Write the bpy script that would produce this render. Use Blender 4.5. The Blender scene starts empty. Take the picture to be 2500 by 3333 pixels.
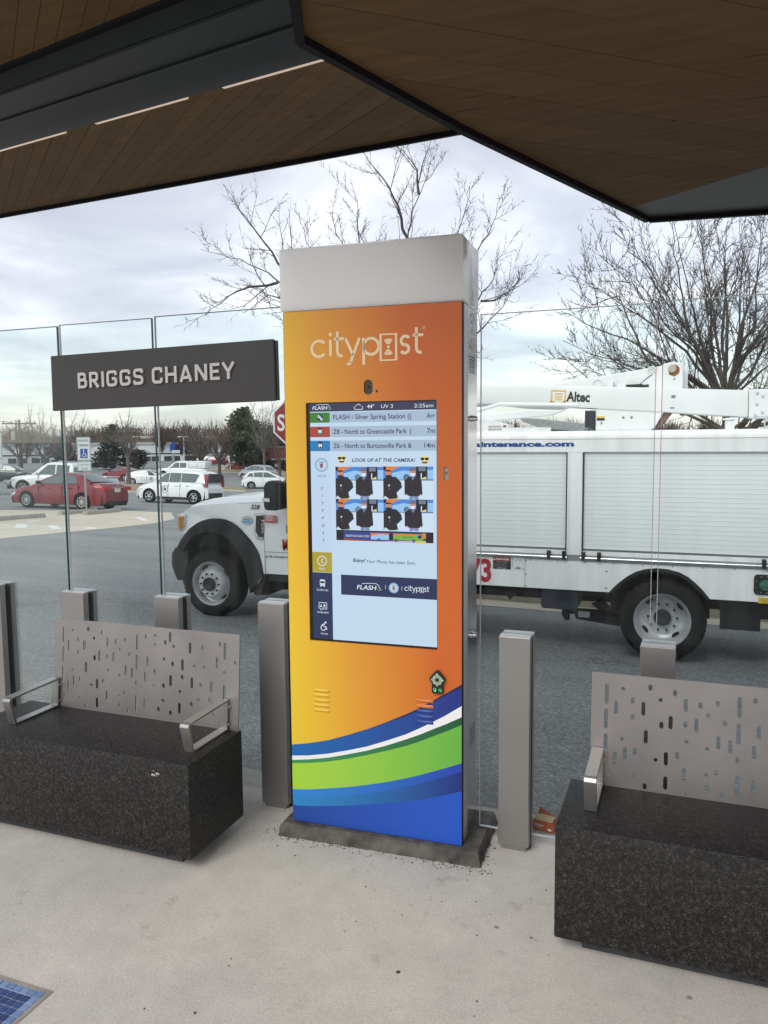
import bpy, bmesh, math, random
from mathutils import Vector, Matrix, noise
from mathutils.geometry import tessellate_polygon
R = math.radians
rnd = random.Random(7)
S = bpy.context.scene
COL = S.collection

# ------------------------------------------------------------------ camera
cam_d = bpy.data.cameras.new('camera')
cam = bpy.data.objects.new('camera', cam_d); COL.objects.link(cam)
cam.matrix_world = (Matrix.Translation((1.15, -2.847, 1.71)) @ Matrix.Rotation(R(20.993), 4, 'Z')
                    @ Matrix.Rotation(R(90 - 5.341), 4, 'X') @ Matrix.Rotation(R(-0.51), 4, 'Z'))
cam_d.sensor_fit = 'VERTICAL'; cam_d.sensor_height = 36.0
cam_d.lens = 36.0 * 2550.0 / 3333.0
cam_d.clip_start = 0.05; cam_d.clip_end = 3000
S.camera = cam

# ------------------------------------------------------------------ sky and sun
SUN_EL, SUN_AZ = 42.0, 192.0     # azimuth clockwise from +Y: behind the viewer
w = bpy.data.worlds.new('World'); S.world = w; w.use_nodes = True
nt = w.node_tree; nt.nodes.clear()
def N(t, **kw):
    n = nt.nodes.new(t)
    for k, v in kw.items(): setattr(n, k, v)
    return n
out = N('ShaderNodeOutputWorld'); add = N('ShaderNodeAddShader')
sky = N('ShaderNodeTexSky'); sky.sky_type = 'NISHITA'; sky.sun_disc = False
sky.sun_elevation = R(SUN_EL); sky.sun_rotation = R(SUN_AZ)
b1 = N('ShaderNodeBackground'); b1.inputs[1].default_value = 0.05
nt.links.new(sky.outputs[0], b1.inputs[0])
tc = N('ShaderNodeTexCoord'); sep = N('ShaderNodeSeparateXYZ'); nt.links.new(tc.outputs['Generated'], sep.inputs[0])
zm = N('ShaderNodeMath', operation='MAXIMUM'); zm.inputs[1].default_value = 0.0; nt.links.new(sep.outputs[2], zm.inputs[0])
za = N('ShaderNodeMath', operation='ADD'); za.inputs[1].default_value = 0.16; nt.links.new(zm.outputs[0], za.inputs[0])
comb = N('ShaderNodeCombineXYZ')
for i in (0, 1):
    dv = N('ShaderNodeMath', operation='DIVIDE'); nt.links.new(sep.outputs[i], dv.inputs[0]); nt.links.new(za.outputs[0], dv.inputs[1])
    nt.links.new(dv.outputs[0], comb.inputs[i])
n1 = N('ShaderNodeTexNoise'); n1.inputs['Scale'].default_value = 1.25; n1.inputs['Detail'].default_value = 6; n1.inputs['Roughness'].default_value = 0.52; n1.inputs['Distortion'].default_value = 0.35
nt.links.new(comb.outputs[0], n1.inputs['Vector'])
cr = N('ShaderNodeValToRGB'); e = cr.color_ramp.elements
e[0].position = 0.38; e[0].color = (0.49, 0.465, 0.49, 1)
e[1].position = 0.62; e[1].color = (0.92, 0.892, 0.855, 1)
m_ = e.new(0.49); m_.color = (0.64, 0.615, 0.625, 1)
nt.links.new(n1.outputs[0], cr.inputs[0])
b2 = N('ShaderNodeBackground'); b2.inputs[1].default_value = 0.76
nt.links.new(cr.outputs[0], b2.inputs[0])
nt.links.new(b1.outputs[0], add.inputs[0]); nt.links.new(b2.outputs[0], add.inputs[1]); nt.links.new(add.outputs[0], out.inputs[0])
sd = bpy.data.lights.new('sun', 'SUN'); sd.energy = 1.5; sd.angle = R(28); sd.color = (1.0, 0.955, 0.89)
sun = bpy.data.objects.new('sun', sd); COL.objects.link(sun)
sv = Vector((math.sin(R(SUN_AZ)) * math.cos(R(SUN_EL)), math.cos(R(SUN_AZ)) * math.cos(R(SUN_EL)), math.sin(R(SUN_EL))))
sun.rotation_euler = sv.to_track_quat('Z', 'Y').to_euler(); sun.location = (0, -20, 30)
vs = S.view_settings; vs.view_transform = 'Standard'; vs.look = 'None'; vs.gamma = 1; vs.use_curve_mapping = False
vs.exposure = 0.36

# ------------------------------------------------------------------ materials
MATS = {}
def srgb(r, g, b):
    f = lambda c: (c / 255 / 12.92) if c / 255 <= 0.04045 else ((c / 255 + 0.055) / 1.055) ** 2.4
    return (f(r), f(g), f(b))
def mat(name, col, rough=0.5, metal=0.0, var=0.0, scale=12.0, bump=0.0, bscale=60.0, coat=0.0, spec=0.5, trans=0.0, stretch=None):
    if name in MATS: return MATS[name]
    m = bpy.data.materials.new(name); m.use_nodes = True; t = m.node_tree; p = t.nodes['Principled BSDF']
    p.inputs['Base Color'].default_value = (*col, 1); p.inputs['Roughness'].default_value = rough
    p.inputs['Metallic'].default_value = metal; p.inputs['Coat Weight'].default_value = coat
    p.inputs['Coat Roughness'].default_value = 0.06; p.inputs['Specular IOR Level'].default_value = spec
    if var or bump:
        co = t.nodes.new('ShaderNodeTexCoord'); src = co.outputs['Object']
        if stretch:
            mp = t.nodes.new('ShaderNodeMapping'); mp.inputs['Scale'].default_value = stretch
            t.links.new(src, mp.inputs[0]); src = mp.outputs[0]
    if var:
        nz = t.nodes.new('ShaderNodeTexNoise'); nz.inputs['Scale'].default_value = scale; nz.inputs['Detail'].default_value = 5
        t.links.new(src, nz.inputs['Vector'])
        rp = t.nodes.new('ShaderNodeValToRGB')
        rp.color_ramp.elements[0].position = 0.3; rp.color_ramp.elements[1].position = 0.7
        rp.color_ramp.elements[0].color = (*[max(0, c * (1 - var)) for c in col], 1)
        rp.color_ramp.elements[1].color = (*[min(1, c * (1 + var)) for c in col], 1)
        t.links.new(nz.outputs[0], rp.inputs[0]); t.links.new(rp.outputs[0], p.inputs['Base Color'])
    if bump:
        nb = t.nodes.new('ShaderNodeTexNoise'); nb.inputs['Scale'].default_value = bscale; nb.inputs['Detail'].default_value = 3
        t.links.new(src, nb.inputs['Vector'])
        bp = t.nodes.new('ShaderNodeBump'); bp.inputs['Strength'].default_value = bump; bp.inputs['Distance'].default_value = 0.01
        t.links.new(nb.outputs[0], bp.inputs['Height']); t.links.new(bp.outputs[0], p.inputs['Normal'])
    MATS[name] = m; return m
def emit(name, col, strength=1.0):
    if name in MATS: return MATS[name]
    m = bpy.data.materials.new(name); m.use_nodes = True; p = m.node_tree.nodes['Principled BSDF']
    p.inputs['Base Color'].default_value = (0.01, 0.01, 0.012, 1); p.inputs['Roughness'].default_value = 0.25
    p.inputs['Emission Color'].default_value = (*col, 1); p.inputs['Emission Strength'].default_value = strength
    MATS[name] = m; return m
def grad(name, c0, c1, x0, x1, axis=0, rough=0.35, mid=None, tilt=0.0, coat=0.0):
    if name in MATS: return MATS[name]
    m = bpy.data.materials.new(name); m.use_nodes = True; t = m.node_tree; p = t.nodes['Principled BSDF']
    co = t.nodes.new('ShaderNodeTexCoord'); se = t.nodes.new('ShaderNodeSeparateXYZ'); t.links.new(co.outputs['Object'], se.inputs[0])
    ad = t.nodes.new('ShaderNodeMath'); ad.operation = 'MULTIPLY_ADD'; ad.inputs[1].default_value = tilt
    t.links.new(se.outputs[2], ad.inputs[0]); t.links.new(se.outputs[axis], ad.inputs[2])
    mr = t.nodes.new('ShaderNodeMapRange'); mr.inputs[1].default_value = x0; mr.inputs[2].default_value = x1
    t.links.new(ad.outputs[0], mr.inputs[0])
    rp = t.nodes.new('ShaderNodeValToRGB'); rp.color_ramp.elements[0].color = (*c0, 1); rp.color_ramp.elements[1].color = (*c1, 1)
    if mid: k = rp.color_ramp.elements.new(0.5); k.color = (*mid, 1)
    t.links.new(mr.outputs[0], rp.inputs[0]); t.links.new(rp.outputs[0], p.inputs['Base Color'])
    p.inputs['Roughness'].default_value = rough; p.inputs['Coat Weight'].default_value = coat; p.inputs['Coat Roughness'].default_value = 0.15
    MATS[name] = m; return m

def node_mat(name):
    m = bpy.data.materials.new(name); m.use_nodes = True; MATS[name] = m
    return m, m.node_tree, m.node_tree.nodes['Principled BSDF']
def ramp(t, src, stops):
    r = t.nodes.new('ShaderNodeValToRGB'); el = r.color_ramp.elements
    while len(el) > 2: el.remove(el[-1])
    for i, (pos, c) in enumerate(stops):
        k = el[i] if i < 2 else el.new(pos)
        k.position = pos; k.color = (*c, 1) if len(c) == 3 else c
    t.links.new(src, r.inputs[0]); return r.outputs[0]
def tnoise(t, vec, scale, detail=4, rough=0.55):
    n = t.nodes.new('ShaderNodeTexNoise'); n.inputs['Scale'].default_value = scale; n.inputs['Detail'].default_value = detail
    n.inputs['Roughness'].default_value = rough; t.links.new(vec, n.inputs['Vector']); return n.outputs[0]
def tmix(t, fac, a, b, mode='MIX'):
    n = t.nodes.new('ShaderNodeMix'); n.data_type = 'RGBA'; n.blend_type = mode
    for s, v in ((0, fac), (6, a), (7, b)):
        if hasattr(v, 'links'): t.links.new(v, n.inputs[s])
        elif s == 0: n.inputs[0].default_value = v
        else: n.inputs[s].default_value = (*v, 1)
    return n.outputs[2]
def tbump(t, p, h, strength, dist=0.005):
    b = t.nodes.new('ShaderNodeBump'); b.inputs['Strength'].default_value = strength; b.inputs['Distance'].default_value = dist
    t.links.new(h, b.inputs['Height']); t.links.new(b.outputs[0], p.inputs['Normal'])
def objco(t): return t.nodes.new('ShaderNodeTexCoord').outputs['Object']
def voro(t, vec, scale, feat='F1', out=0):
    v = t.nodes.new('ShaderNodeTexVoronoi'); v.feature = feat; v.inputs['Scale'].default_value = scale; t.links.new(vec, v.inputs['Vector']); return v.outputs[out]

# platform concrete
m, t, p = node_mat('platform_concrete'); o = objco(t)
c = ramp(t, tnoise(t, o, 1.6, 6, 0.6), [(0.3, (0.48, 0.455, 0.415)), (0.7, (0.64, 0.615, 0.57))])
c = tmix(t, 0.42, c, ramp(t, tnoise(t, o, 60, 6, 0.75), [(0.3, (0.36, 0.345, 0.315)), (0.72, (0.68, 0.66, 0.615))]))
c = tmix(t, 0.5, c, ramp(t, tnoise(t, o, 9, 6, 0.7), [(0.32, (0.43, 0.412, 0.38)), (0.68, (0.66, 0.64, 0.59))]))
lg = ramp(t, tnoise(t, o, 0.8, 3), [(0.35, (0.86, 0.86, 0.88)), (0.65, (1.05, 1.04, 1.0))])
c = tmix(t, 1.0, c, lg, 'MULTIPLY')
c = tmix(t, 0.26, c, ramp(t, tnoise(t, o, 130, 3, 0.8), [(0.34, (0.22, 0.21, 0.19)), (0.5, (0.52, 0.50, 0.465)), (0.68, (0.82, 0.80, 0.76))]))
st = ramp(t, tnoise(t, o, 4.5, 6, 0.75), [(0.58, (0, 0, 0)), (0.70, (1, 1, 1))])
c = tmix(t, 0.62, c, tmix(t, st, c, (0.27, 0.25, 0.22)))
st2 = ramp(t, tnoise(t, o, 12, 5, 0.75), [(0.62, (0, 0, 0)), (0.70, (0.6, 0.6, 0.6))])
c = tmix(t, tmix(t, 1.0, st2, ramp(t, tnoise(t, o, 1.7, 2), [(0.48, (0, 0, 0)), (0.6, (1, 1, 1))]), 'MULTIPLY'), c, (0.25, 0.235, 0.215))
vs_ = ramp(t, voro(t, o, 7.5), [(0.045, (1, 1, 1)), (0.085, (0, 0, 0))])
msk = ramp(t, tnoise(t, o, 2.3, 3), [(0.5, (0, 0, 0)), (0.6, (0.75, 0.75, 0.75))])
c = tmix(t, tmix(t, 1.0, vs_, msk, 'MULTIPLY'), c, (0.13, 0.125, 0.12))
vs2 = ramp(t, voro(t, o, 21), [(0.05, (0.8, 0.8, 0.8)), (0.11, (0, 0, 0))])
msk2 = ramp(t, tnoise(t, o, 3.1, 3), [(0.52, (0, 0, 0)), (0.62, (0.7, 0.7, 0.7))])
c = tmix(t, tmix(t, 1.0, vs2, msk2, 'MULTIPLY'), c, (0.16, 0.15, 0.14))
t.links.new(c, p.inputs['Base Color']); p.inputs['Roughness'].default_value = 0.85
tbump(t, p, tnoise(t, o, 110, 4, 0.65), 0.22, 0.004)
# asphalt
m, t, p = node_mat('asphalt'); o = objco(t)
c = ramp(t, tnoise(t, o, 0.22, 6, 0.6), [(0.3, (0.195, 0.202, 0.200)), (0.7, (0.245, 0.252, 0.249))])
g = ramp(t, tnoise(t, o, 34, 6, 0.8), [(0.36, (0.07, 0.077, 0.079)), (0.53, (0.215, 0.228, 0.23)), (0.66, (0.56, 0.58, 0.575))])
c = tmix(t, 0.62, c, g)
sp = ramp(t, voro(t, o, 38), [(0.10, (1, 1, 1)), (0.2, (0, 0, 0))])
c = tmix(t, tmix(t, 1.0, sp, ramp(t, tnoise(t, o, 14, 2), [(0.5, (0, 0, 0)), (0.6, (0.8, 0.8, 0.8))]), 'MULTIPLY'), c, (0.5, 0.52, 0.52))
mpa = t.nodes.new('ShaderNodeMapping'); mpa.inputs['Scale'].default_value = (0.06, 1.1, 1); t.links.new(o, mpa.inputs[0])
c = tmix(t, 1.0, c, ramp(t, tnoise(t, mpa.outputs[0], 1.0, 4), [(0.35, (0.86, 0.86, 0.86)), (0.65, (1.08, 1.08, 1.08))]), 'MULTIPLY')
oil = ramp(t, tnoise(t, o, 0.9, 4, 0.6), [(0.62, (0, 0, 0)), (0.72, (0.4, 0.4, 0.4))])
c = tmix(t, oil, c, (0.09, 0.095, 0.097))
wv = t.nodes.new('ShaderNodeTexNoise'); wv.inputs['Scale'].default_value = 0.9; wv.inputs['Detail'].default_value = 5; t.links.new(o, wv.inputs['Vector'])
va = t.nodes.new('ShaderNodeMix'); va.data_type = 'RGBA'; va.blend_type = 'LINEAR_LIGHT'; va.inputs[0].default_value = 0.9; t.links.new(o, va.inputs[6]); t.links.new(wv.outputs[1], va.inputs[7])
crk = ramp(t, voro(t, va.outputs[2], 0.17, 'DISTANCE_TO_EDGE'), [(0.0012, (1, 1, 1)), (0.0035, (0, 0, 0))])
crk = tmix(t, 1.0, crk, ramp(t, tnoise(t, o, 0.35, 3), [(0.46, (0, 0, 0)), (0.56, (1, 1, 1))]), 'MULTIPLY')
c = tmix(t, tmix(t, 1.0, crk, (0.7, 0.7, 0.7), 'MULTIPLY'), c, (0.05, 0.055, 0.06))
t.links.new(c, p.inputs['Base Color']); p.inputs['Roughness'].default_value = 0.8
tbump(t, p, tnoise(t, o, 90, 3, 0.7), 0.5, 0.008)
# granite
m, t, p = node_mat('granite'); o = objco(t)
c = ramp(t, tnoise(t, o, 82, 7, 1.0), [(0.40, (0.0015, 0.0015, 0.0015)), (0.52, (0.0085, 0.008, 0.0075)), (0.64, (0.105, 0.098, 0.091))])
sp = ramp(t, voro(t, o, 210), [(0.12, (1, 1, 1)), (0.24, (0, 0, 0))])
c = tmix(t, tmix(t, 1.0, sp, (0.22, 0.22, 0.22), 'MULTIPLY'), c, (0.26, 0.26, 0.25))
t.links.new(c, p.inputs['Base Color']); p.inputs['Roughness'].default_value = 0.55; p.inputs['Specular IOR Level'].default_value = 0.36
tbump(t, p, tnoise(t, o, 120, 4, 0.7), 0.35, 0.004)
# soffit timber
def timber(name, a, b):
    m, t, p = node_mat(name)
    info = t.nodes.new('ShaderNodeObjectInfo'); o = t.nodes.new('ShaderNodeTexCoord').outputs['Object']
    mp = t.nodes.new('ShaderNodeMapping'); mp.inputs['Scale'].default_value = (1.2, 14, 14); t.links.new(o, mp.inputs[0])
    of = t.nodes.new('ShaderNodeVectorMath'); of.operation = 'ADD'; t.links.new(mp.outputs[0], of.inputs[0])
    cm = t.nodes.new('ShaderNodeMath'); cm.operation = 'MULTIPLY'; cm.inputs[1].default_value = 37.0; t.links.new(info.outputs['Random'], cm.inputs[0])
    t.links.new(cm.outputs[0], of.inputs[1])
    c = ramp(t, tnoise(t, of.outputs[0], 2.0, 5, 0.6), [(0.3, a), (0.7, b)])
    kn = ramp(t, voro(t, of.outputs[0], 1.1), [(0.03, (1, 1, 1)), (0.10, (0, 0, 0))])
    c = tmix(t, tmix(t, 1.0, kn, (0.8, 0.8, 0.8), 'MULTIPLY'), c, (0.03, 0.02, 0.015))
    rr = ramp(t, info.outputs['Random'], [(0.0, (0.90, 0.90, 0.91)), (1.0, (1.06, 1.05, 1.03))])
    c = tmix(t, 1.0, c, rr, 'MULTIPLY')
    t.links.new(c, p.inputs['Base Color']); p.inputs['Roughness'].default_value = 0.8; p.inputs['Specular IOR Level'].default_value = 0.12
timber('soffit_timber', (0.135, 0.090, 0.044), (0.178, 0.120, 0.061))
timber('soffit_timber_warm', (0.105, 0.066, 0.030), (0.145, 0.092, 0.043))
# clear glass with a faint green tint
def glassmat(name, tint, gl):
    m = bpy.data.materials.new(name); m.use_nodes = True; t = m.node_tree; t.nodes.clear(); MATS[name] = m
    o = t.nodes.new('ShaderNodeOutputMaterial'); tr = t.nodes.new('ShaderNodeBsdfTransparent'); tr.inputs[0].default_value = (*tint, 1)
    g = t.nodes.new('ShaderNodeBsdfGlossy'); g.inputs['Roughness'].default_value = 0.01; g.inputs[0].default_value = (0.95, 1, 1, 1)
    fr = t.nodes.new('ShaderNodeFresnel'); fr.inputs[0].default_value = 1.45
    mu = t.nodes.new('ShaderNodeMath'); mu.operation = 'MULTIPLY'; mu.inputs[1].default_value = gl; t.links.new(fr.outputs[0], mu.inputs[0])
    mx = t.nodes.new('ShaderNodeMixShader'); t.links.new(mu.outputs[0], mx.inputs[0]); t.links.new(tr.outputs[0], mx.inputs[1]); t.links.new(g.outputs[0], mx.inputs[2])
    # thin film of dried rain streaks
    co = t.nodes.new('ShaderNodeTexCoord'); mp = t.nodes.new('ShaderNodeMapping'); mp.inputs['Scale'].default_value = (16, 16, 0.9); t.links.new(co.outputs['Object'], mp.inputs[0])
    nz = t.nodes.new('ShaderNodeTexNoise'); nz.inputs['Scale'].default_value = 1.0; nz.inputs['Detail'].default_value = 4; t.links.new(mp.outputs[0], nz.inputs['Vector'])
    mr = t.nodes.new('ShaderNodeMapRange'); mr.inputs[1].default_value = 0.45; mr.inputs[2].default_value = 0.75; mr.inputs[3].default_value = 0.0; mr.inputs[4].default_value = 0.016; t.links.new(nz.outputs[0], mr.inputs[0])
    df = t.nodes.new('ShaderNodeBsdfDiffuse'); df.inputs[0].default_value = (0.7, 0.72, 0.72, 1); m2 = t.nodes.new('ShaderNodeMixShader')
    t.links.new(mr.outputs[0], m2.inputs[0]); t.links.new(mx.outputs[0], m2.inputs[1]); t.links.new(df.outputs[0], m2.inputs[2])
    t.links.new(m2.outputs[0], o.inputs[0]); return m
glassmat('clear_glass', (0.955, 0.99, 0.985), 0.2)
MATS['glass_edge'] = None; del MATS['glass_edge']
glass_edge = mat('glass_edge', (0.012, 0.075, 0.075), 0.15)
glass_edge_pale = mat('glass_edge_pale', (0.42, 0.44, 0.45), 0.2)

BLACK = mat('black_plastic', (0.012, 0.012, 0.013), 0.45)
RUBBER = mat('tyre_rubber', (0.013, 0.013, 0.014), 0.85, var=0.3, scale=30, bump=0.2, bscale=80, spec=0.25)
DARKGAP = mat('dark_gap', (0.006, 0.006, 0.007), 0.7)
ALU = mat('anodised_aluminium', (0.335, 0.325, 0.316), 0.38, 0.75, var=0.05, scale=3)
ALU_TOP = mat('aluminium_cap', (0.55, 0.56, 0.57), 0.4, 0.5)
BRUSHED = mat('brushed_steel', (0.315, 0.298, 0.288), 0.40, 0.75, var=0.12, scale=4)
BARSTEEL = mat('satin_bar_steel', (0.40, 0.39, 0.37), 0.33, 0.85)
STAINLESS = mat('polished_stainless', (0.74, 0.745, 0.76), 0.16, 0.95, bump=0.03, bscale=6)
CHROME = mat('chrome', (0.7, 0.71, 0.72), 0.12, 1.0)
WHITEP = mat('white_vehicle_paint', (0.84, 0.85, 0.86), 0.35, coat=0.4, var=0.03, scale=4)
WHITEB = mat('white_body_panel', (0.82, 0.83, 0.835), 0.42, var=0.09, scale=1.0, stretch=(9, 9, 0.7))
BOOMW = mat('boom_white', (0.74, 0.76, 0.755), 0.4, var=0.03, scale=2)
TINTED = mat('tinted_glass', (0.02, 0.028, 0.03), 0.05, spec=0.7)
CARGLASS = mat('car_glass', (0.10, 0.125, 0.125), 0.04, spec=0.9)
ALLOY = mat('alloy_rim', (0.55, 0.55, 0.56), 0.3, 0.6)
STEELRIM = mat('painted_steel_rim', (0.52, 0.53, 0.55), 0.4, 0.35, var=0.2, scale=9)
CHARCOAL = mat('charcoal_sign', (0.036, 0.034, 0.033), 0.45, var=0.12, scale=2)
LETTER = mat('silver_letter', (0.50, 0.485, 0.465), 0.4, 0.25)
STEELDARK = mat('dark_painted_steel', (0.03, 0.034, 0.037), 0.42, var=0.15, scale=4)
STEELBEAM = mat('beam_painted_steel', (0.019, 0.023, 0.0245), 0.42, var=0.12, scale=3, spec=0.2)
PLATEGREY = mat('canopy_grey_plate', (0.042, 0.050, 0.052), 0.6, var=0.06, scale=5)
FASCIA = mat('black_fascia', (0.006, 0.005, 0.008), 0.7, spec=0.2)
BARK = mat('bark', (0.085, 0.072, 0.066), 0.9, var=0.4, scale=8)
BARKG = mat('bark_grey', (0.125, 0.108, 0.098), 0.9, var=0.35, scale=6)
BARKM = mat('bark_mossy', (0.082, 0.068, 0.058), 0.9, var=0.4, scale=5)
BARKR = mat('bark_red_brown', (0.095, 0.062, 0.052), 0.9, var=0.3, scale=6)

# ------------------------------------------------------------------ mesh helpers
class MB:
    def __init__(s): s.v = []; s.f = []; s.mi = []; s.mats = []
    def _m(s, m):
        if m is None: return 0
        if m not in s.mats: s.mats.append(m)
        return s.mats.index(m)
    def add(s, vs, fs, m=None):
        b = len(s.v); k = s._m(m); s.v.extend([tuple(x) for x in vs])
        for f in fs: s.f.append(tuple(i + b for i in f)); s.mi.append(k)
    def box(s, x0, x1, y0, y1, z0, z1, m=None, M=None):
        vs = [(x, y, z) for z in (z0, z1) for y in (y0, y1) for x in (x0, x1)]
        if M: vs = [M @ Vector(q) for q in vs]
        s.add(vs, [(0, 2, 3, 1), (4, 5, 7, 6), (0, 1, 5, 4), (2, 6, 7, 3), (0, 4, 6, 2), (1, 3, 7, 5)], m)
    def prism(s, pts, holes, fn, d0, d1, m=None, back=True):
        """2D polygon with holes, mapped by fn(u, v, depth); d0 is the front"""
        loops = [list(pts)] + [list(h) for h in holes]
        tris = tessellate_polygon([[Vector((a, b, 0)) for a, b in l] for l in loops])
        flat = [q for l in loops for q in l]; n = len(flat)
        vs = [fn(a, b, d0) for a, b in flat] + [fn(a, b, d1) for a, b in flat]
        fs = []
        for tr in tris:
            fs.append(tuple(tr))
            if back: fs.append(tuple(i + n for i in reversed(tr)))
        k = 0
        for l in loops:
            L = len(l)
            for i in range(L):
                j = (i + 1) % L; fs.append((k + i, k + j, k + j + n, k + i + n))
            k += L
        s.add(vs, fs, m)
    def tube(s, p0, p1, r0, r1, n=6, m=None, caps=False):
        p0 = Vector(p0); p1 = Vector(p1); d = (p1 - p0)
        if d.length < 1e-6: return
        d.normalize(); a = d.orthogonal().normalized(); b = d.cross(a)
        vs = []
        for p_, r in ((p0, r0), (p1, r1)):
            for i in range(n):
                an = 2 * math.pi * i / n; vs.append(p_ + a * (r * math.cos(an)) + b * (r * math.sin(an)))
        fs = [(i, (i + 1) % n, (i + 1) % n + n, i + n) for i in range(n)]
        if caps: fs += [tuple(range(n))[::-1], tuple(range(n, 2 * n))]
        s.add(vs, fs, m)
    def path(s, pts, r, n=6, m=None):
        for a, b in zip(pts, pts[1:]): s.tube(a, b, r, r, n, m, True)
    def lathe(s, prof, c, axis, n=24, m=None, a0=0.0, a1=2 * math.pi):
        """prof: (radius, along axis)"""
        ax = Vector(axis).normalized(); u = ax.orthogonal().normalized(); v_ = ax.cross(u); c = Vector(c); P = len(prof)
        vs = []
        for i in range(n):
            an = 2 * math.pi * i / n
            for r, h in prof: vs.append(c + ax * h + u * (r * math.cos(an)) + v_ * (r * math.sin(an)))
        fs = [(i * P + k, ((i + 1) % n) * P + k, ((i + 1) % n) * P + k + 1, i * P + k + 1) for i in range(n) for k in range(P - 1)]
        s.add(vs, fs, m)
    def grid(s, rows, m=None, close=False):
        P = len(rows[0]); vs = [q for r in rows for q in r]
        fs = [(i * P + k, i * P + k + 1, (i + 1) * P + k + 1, (i + 1) * P + k) for i in range(len(rows) - 1) for k in range(P - 1)]
        s.add(vs, fs, m)
    def mesh(s, name, m=None, off=(0, 0, 0), smooth=None, bevel=0, fix=True):
        me = bpy.data.meshes.new(name); ox, oy, oz = off
        me.from_pydata([(a - ox, b - oy, c - oz) for a, b, c in s.v], [], s.f)
        if s.mats:
            if m is not None and 0: pass
            for q in s.mats: me.materials.append(q)
            me.polygons.foreach_set('material_index', s.mi)
        elif m: me.materials.append(m)
        if fix or bevel:
            bm = bmesh.new(); bm.from_mesh(me)
            if bevel: bmesh.ops.remove_doubles(bm, verts=bm.verts, dist=1e-5)
            bmesh.ops.recalc_face_normals(bm, faces=bm.faces)
            if bevel:
                es = [e_ for e_ in bm.edges if len(e_.link_faces) == 2 and e_.calc_face_angle(0) > 0.6]
                bmesh.ops.bevel(bm, geom=es, offset=bevel, segments=2, affect='EDGES', profile=0.5, clamp_overlap=True)
            bm.to_mesh(me); bm.free()
        if smooth is not None:
            me.shade_smooth(); me.set_sharp_from_angle(angle=R(smooth))
        me.update(); return me
    def build(s, name, m=None, parent=None, off=(0, 0, 0), smooth=None, bevel=0, fix=True):
        me = s.mesh(name, m, off, smooth, bevel, fix)
        return link(name, me, parent)
def link(name, me, parent=None):
    o = bpy.data.objects.new(name, me); COL.objects.link(o)
    if parent: o.parent = parent
    return o
def tag(o, label=None, cat=None, group=None, kind=None):
    for k, v in (('label', label), ('category', cat), ('group', group), ('kind', kind)):
        if v: o[k] = v
    return o
def thing(name, loc, label, cat, group=None, rz=0.0):
    o = bpy.data.objects.new(name, None); COL.objects.link(o); o.location = loc; o.rotation_euler = (0, 0, rz); o.empty_display_size = 0.2
    return tag(o, label, cat, group)
def copy_tree(o, parent=None):
    c = o.copy(); COL.objects.link(c)
    if parent: c.parent = parent
    for ch in [q for q in bpy.data.objects if q.parent == o]: copy_tree(ch, c)
    return c

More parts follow.
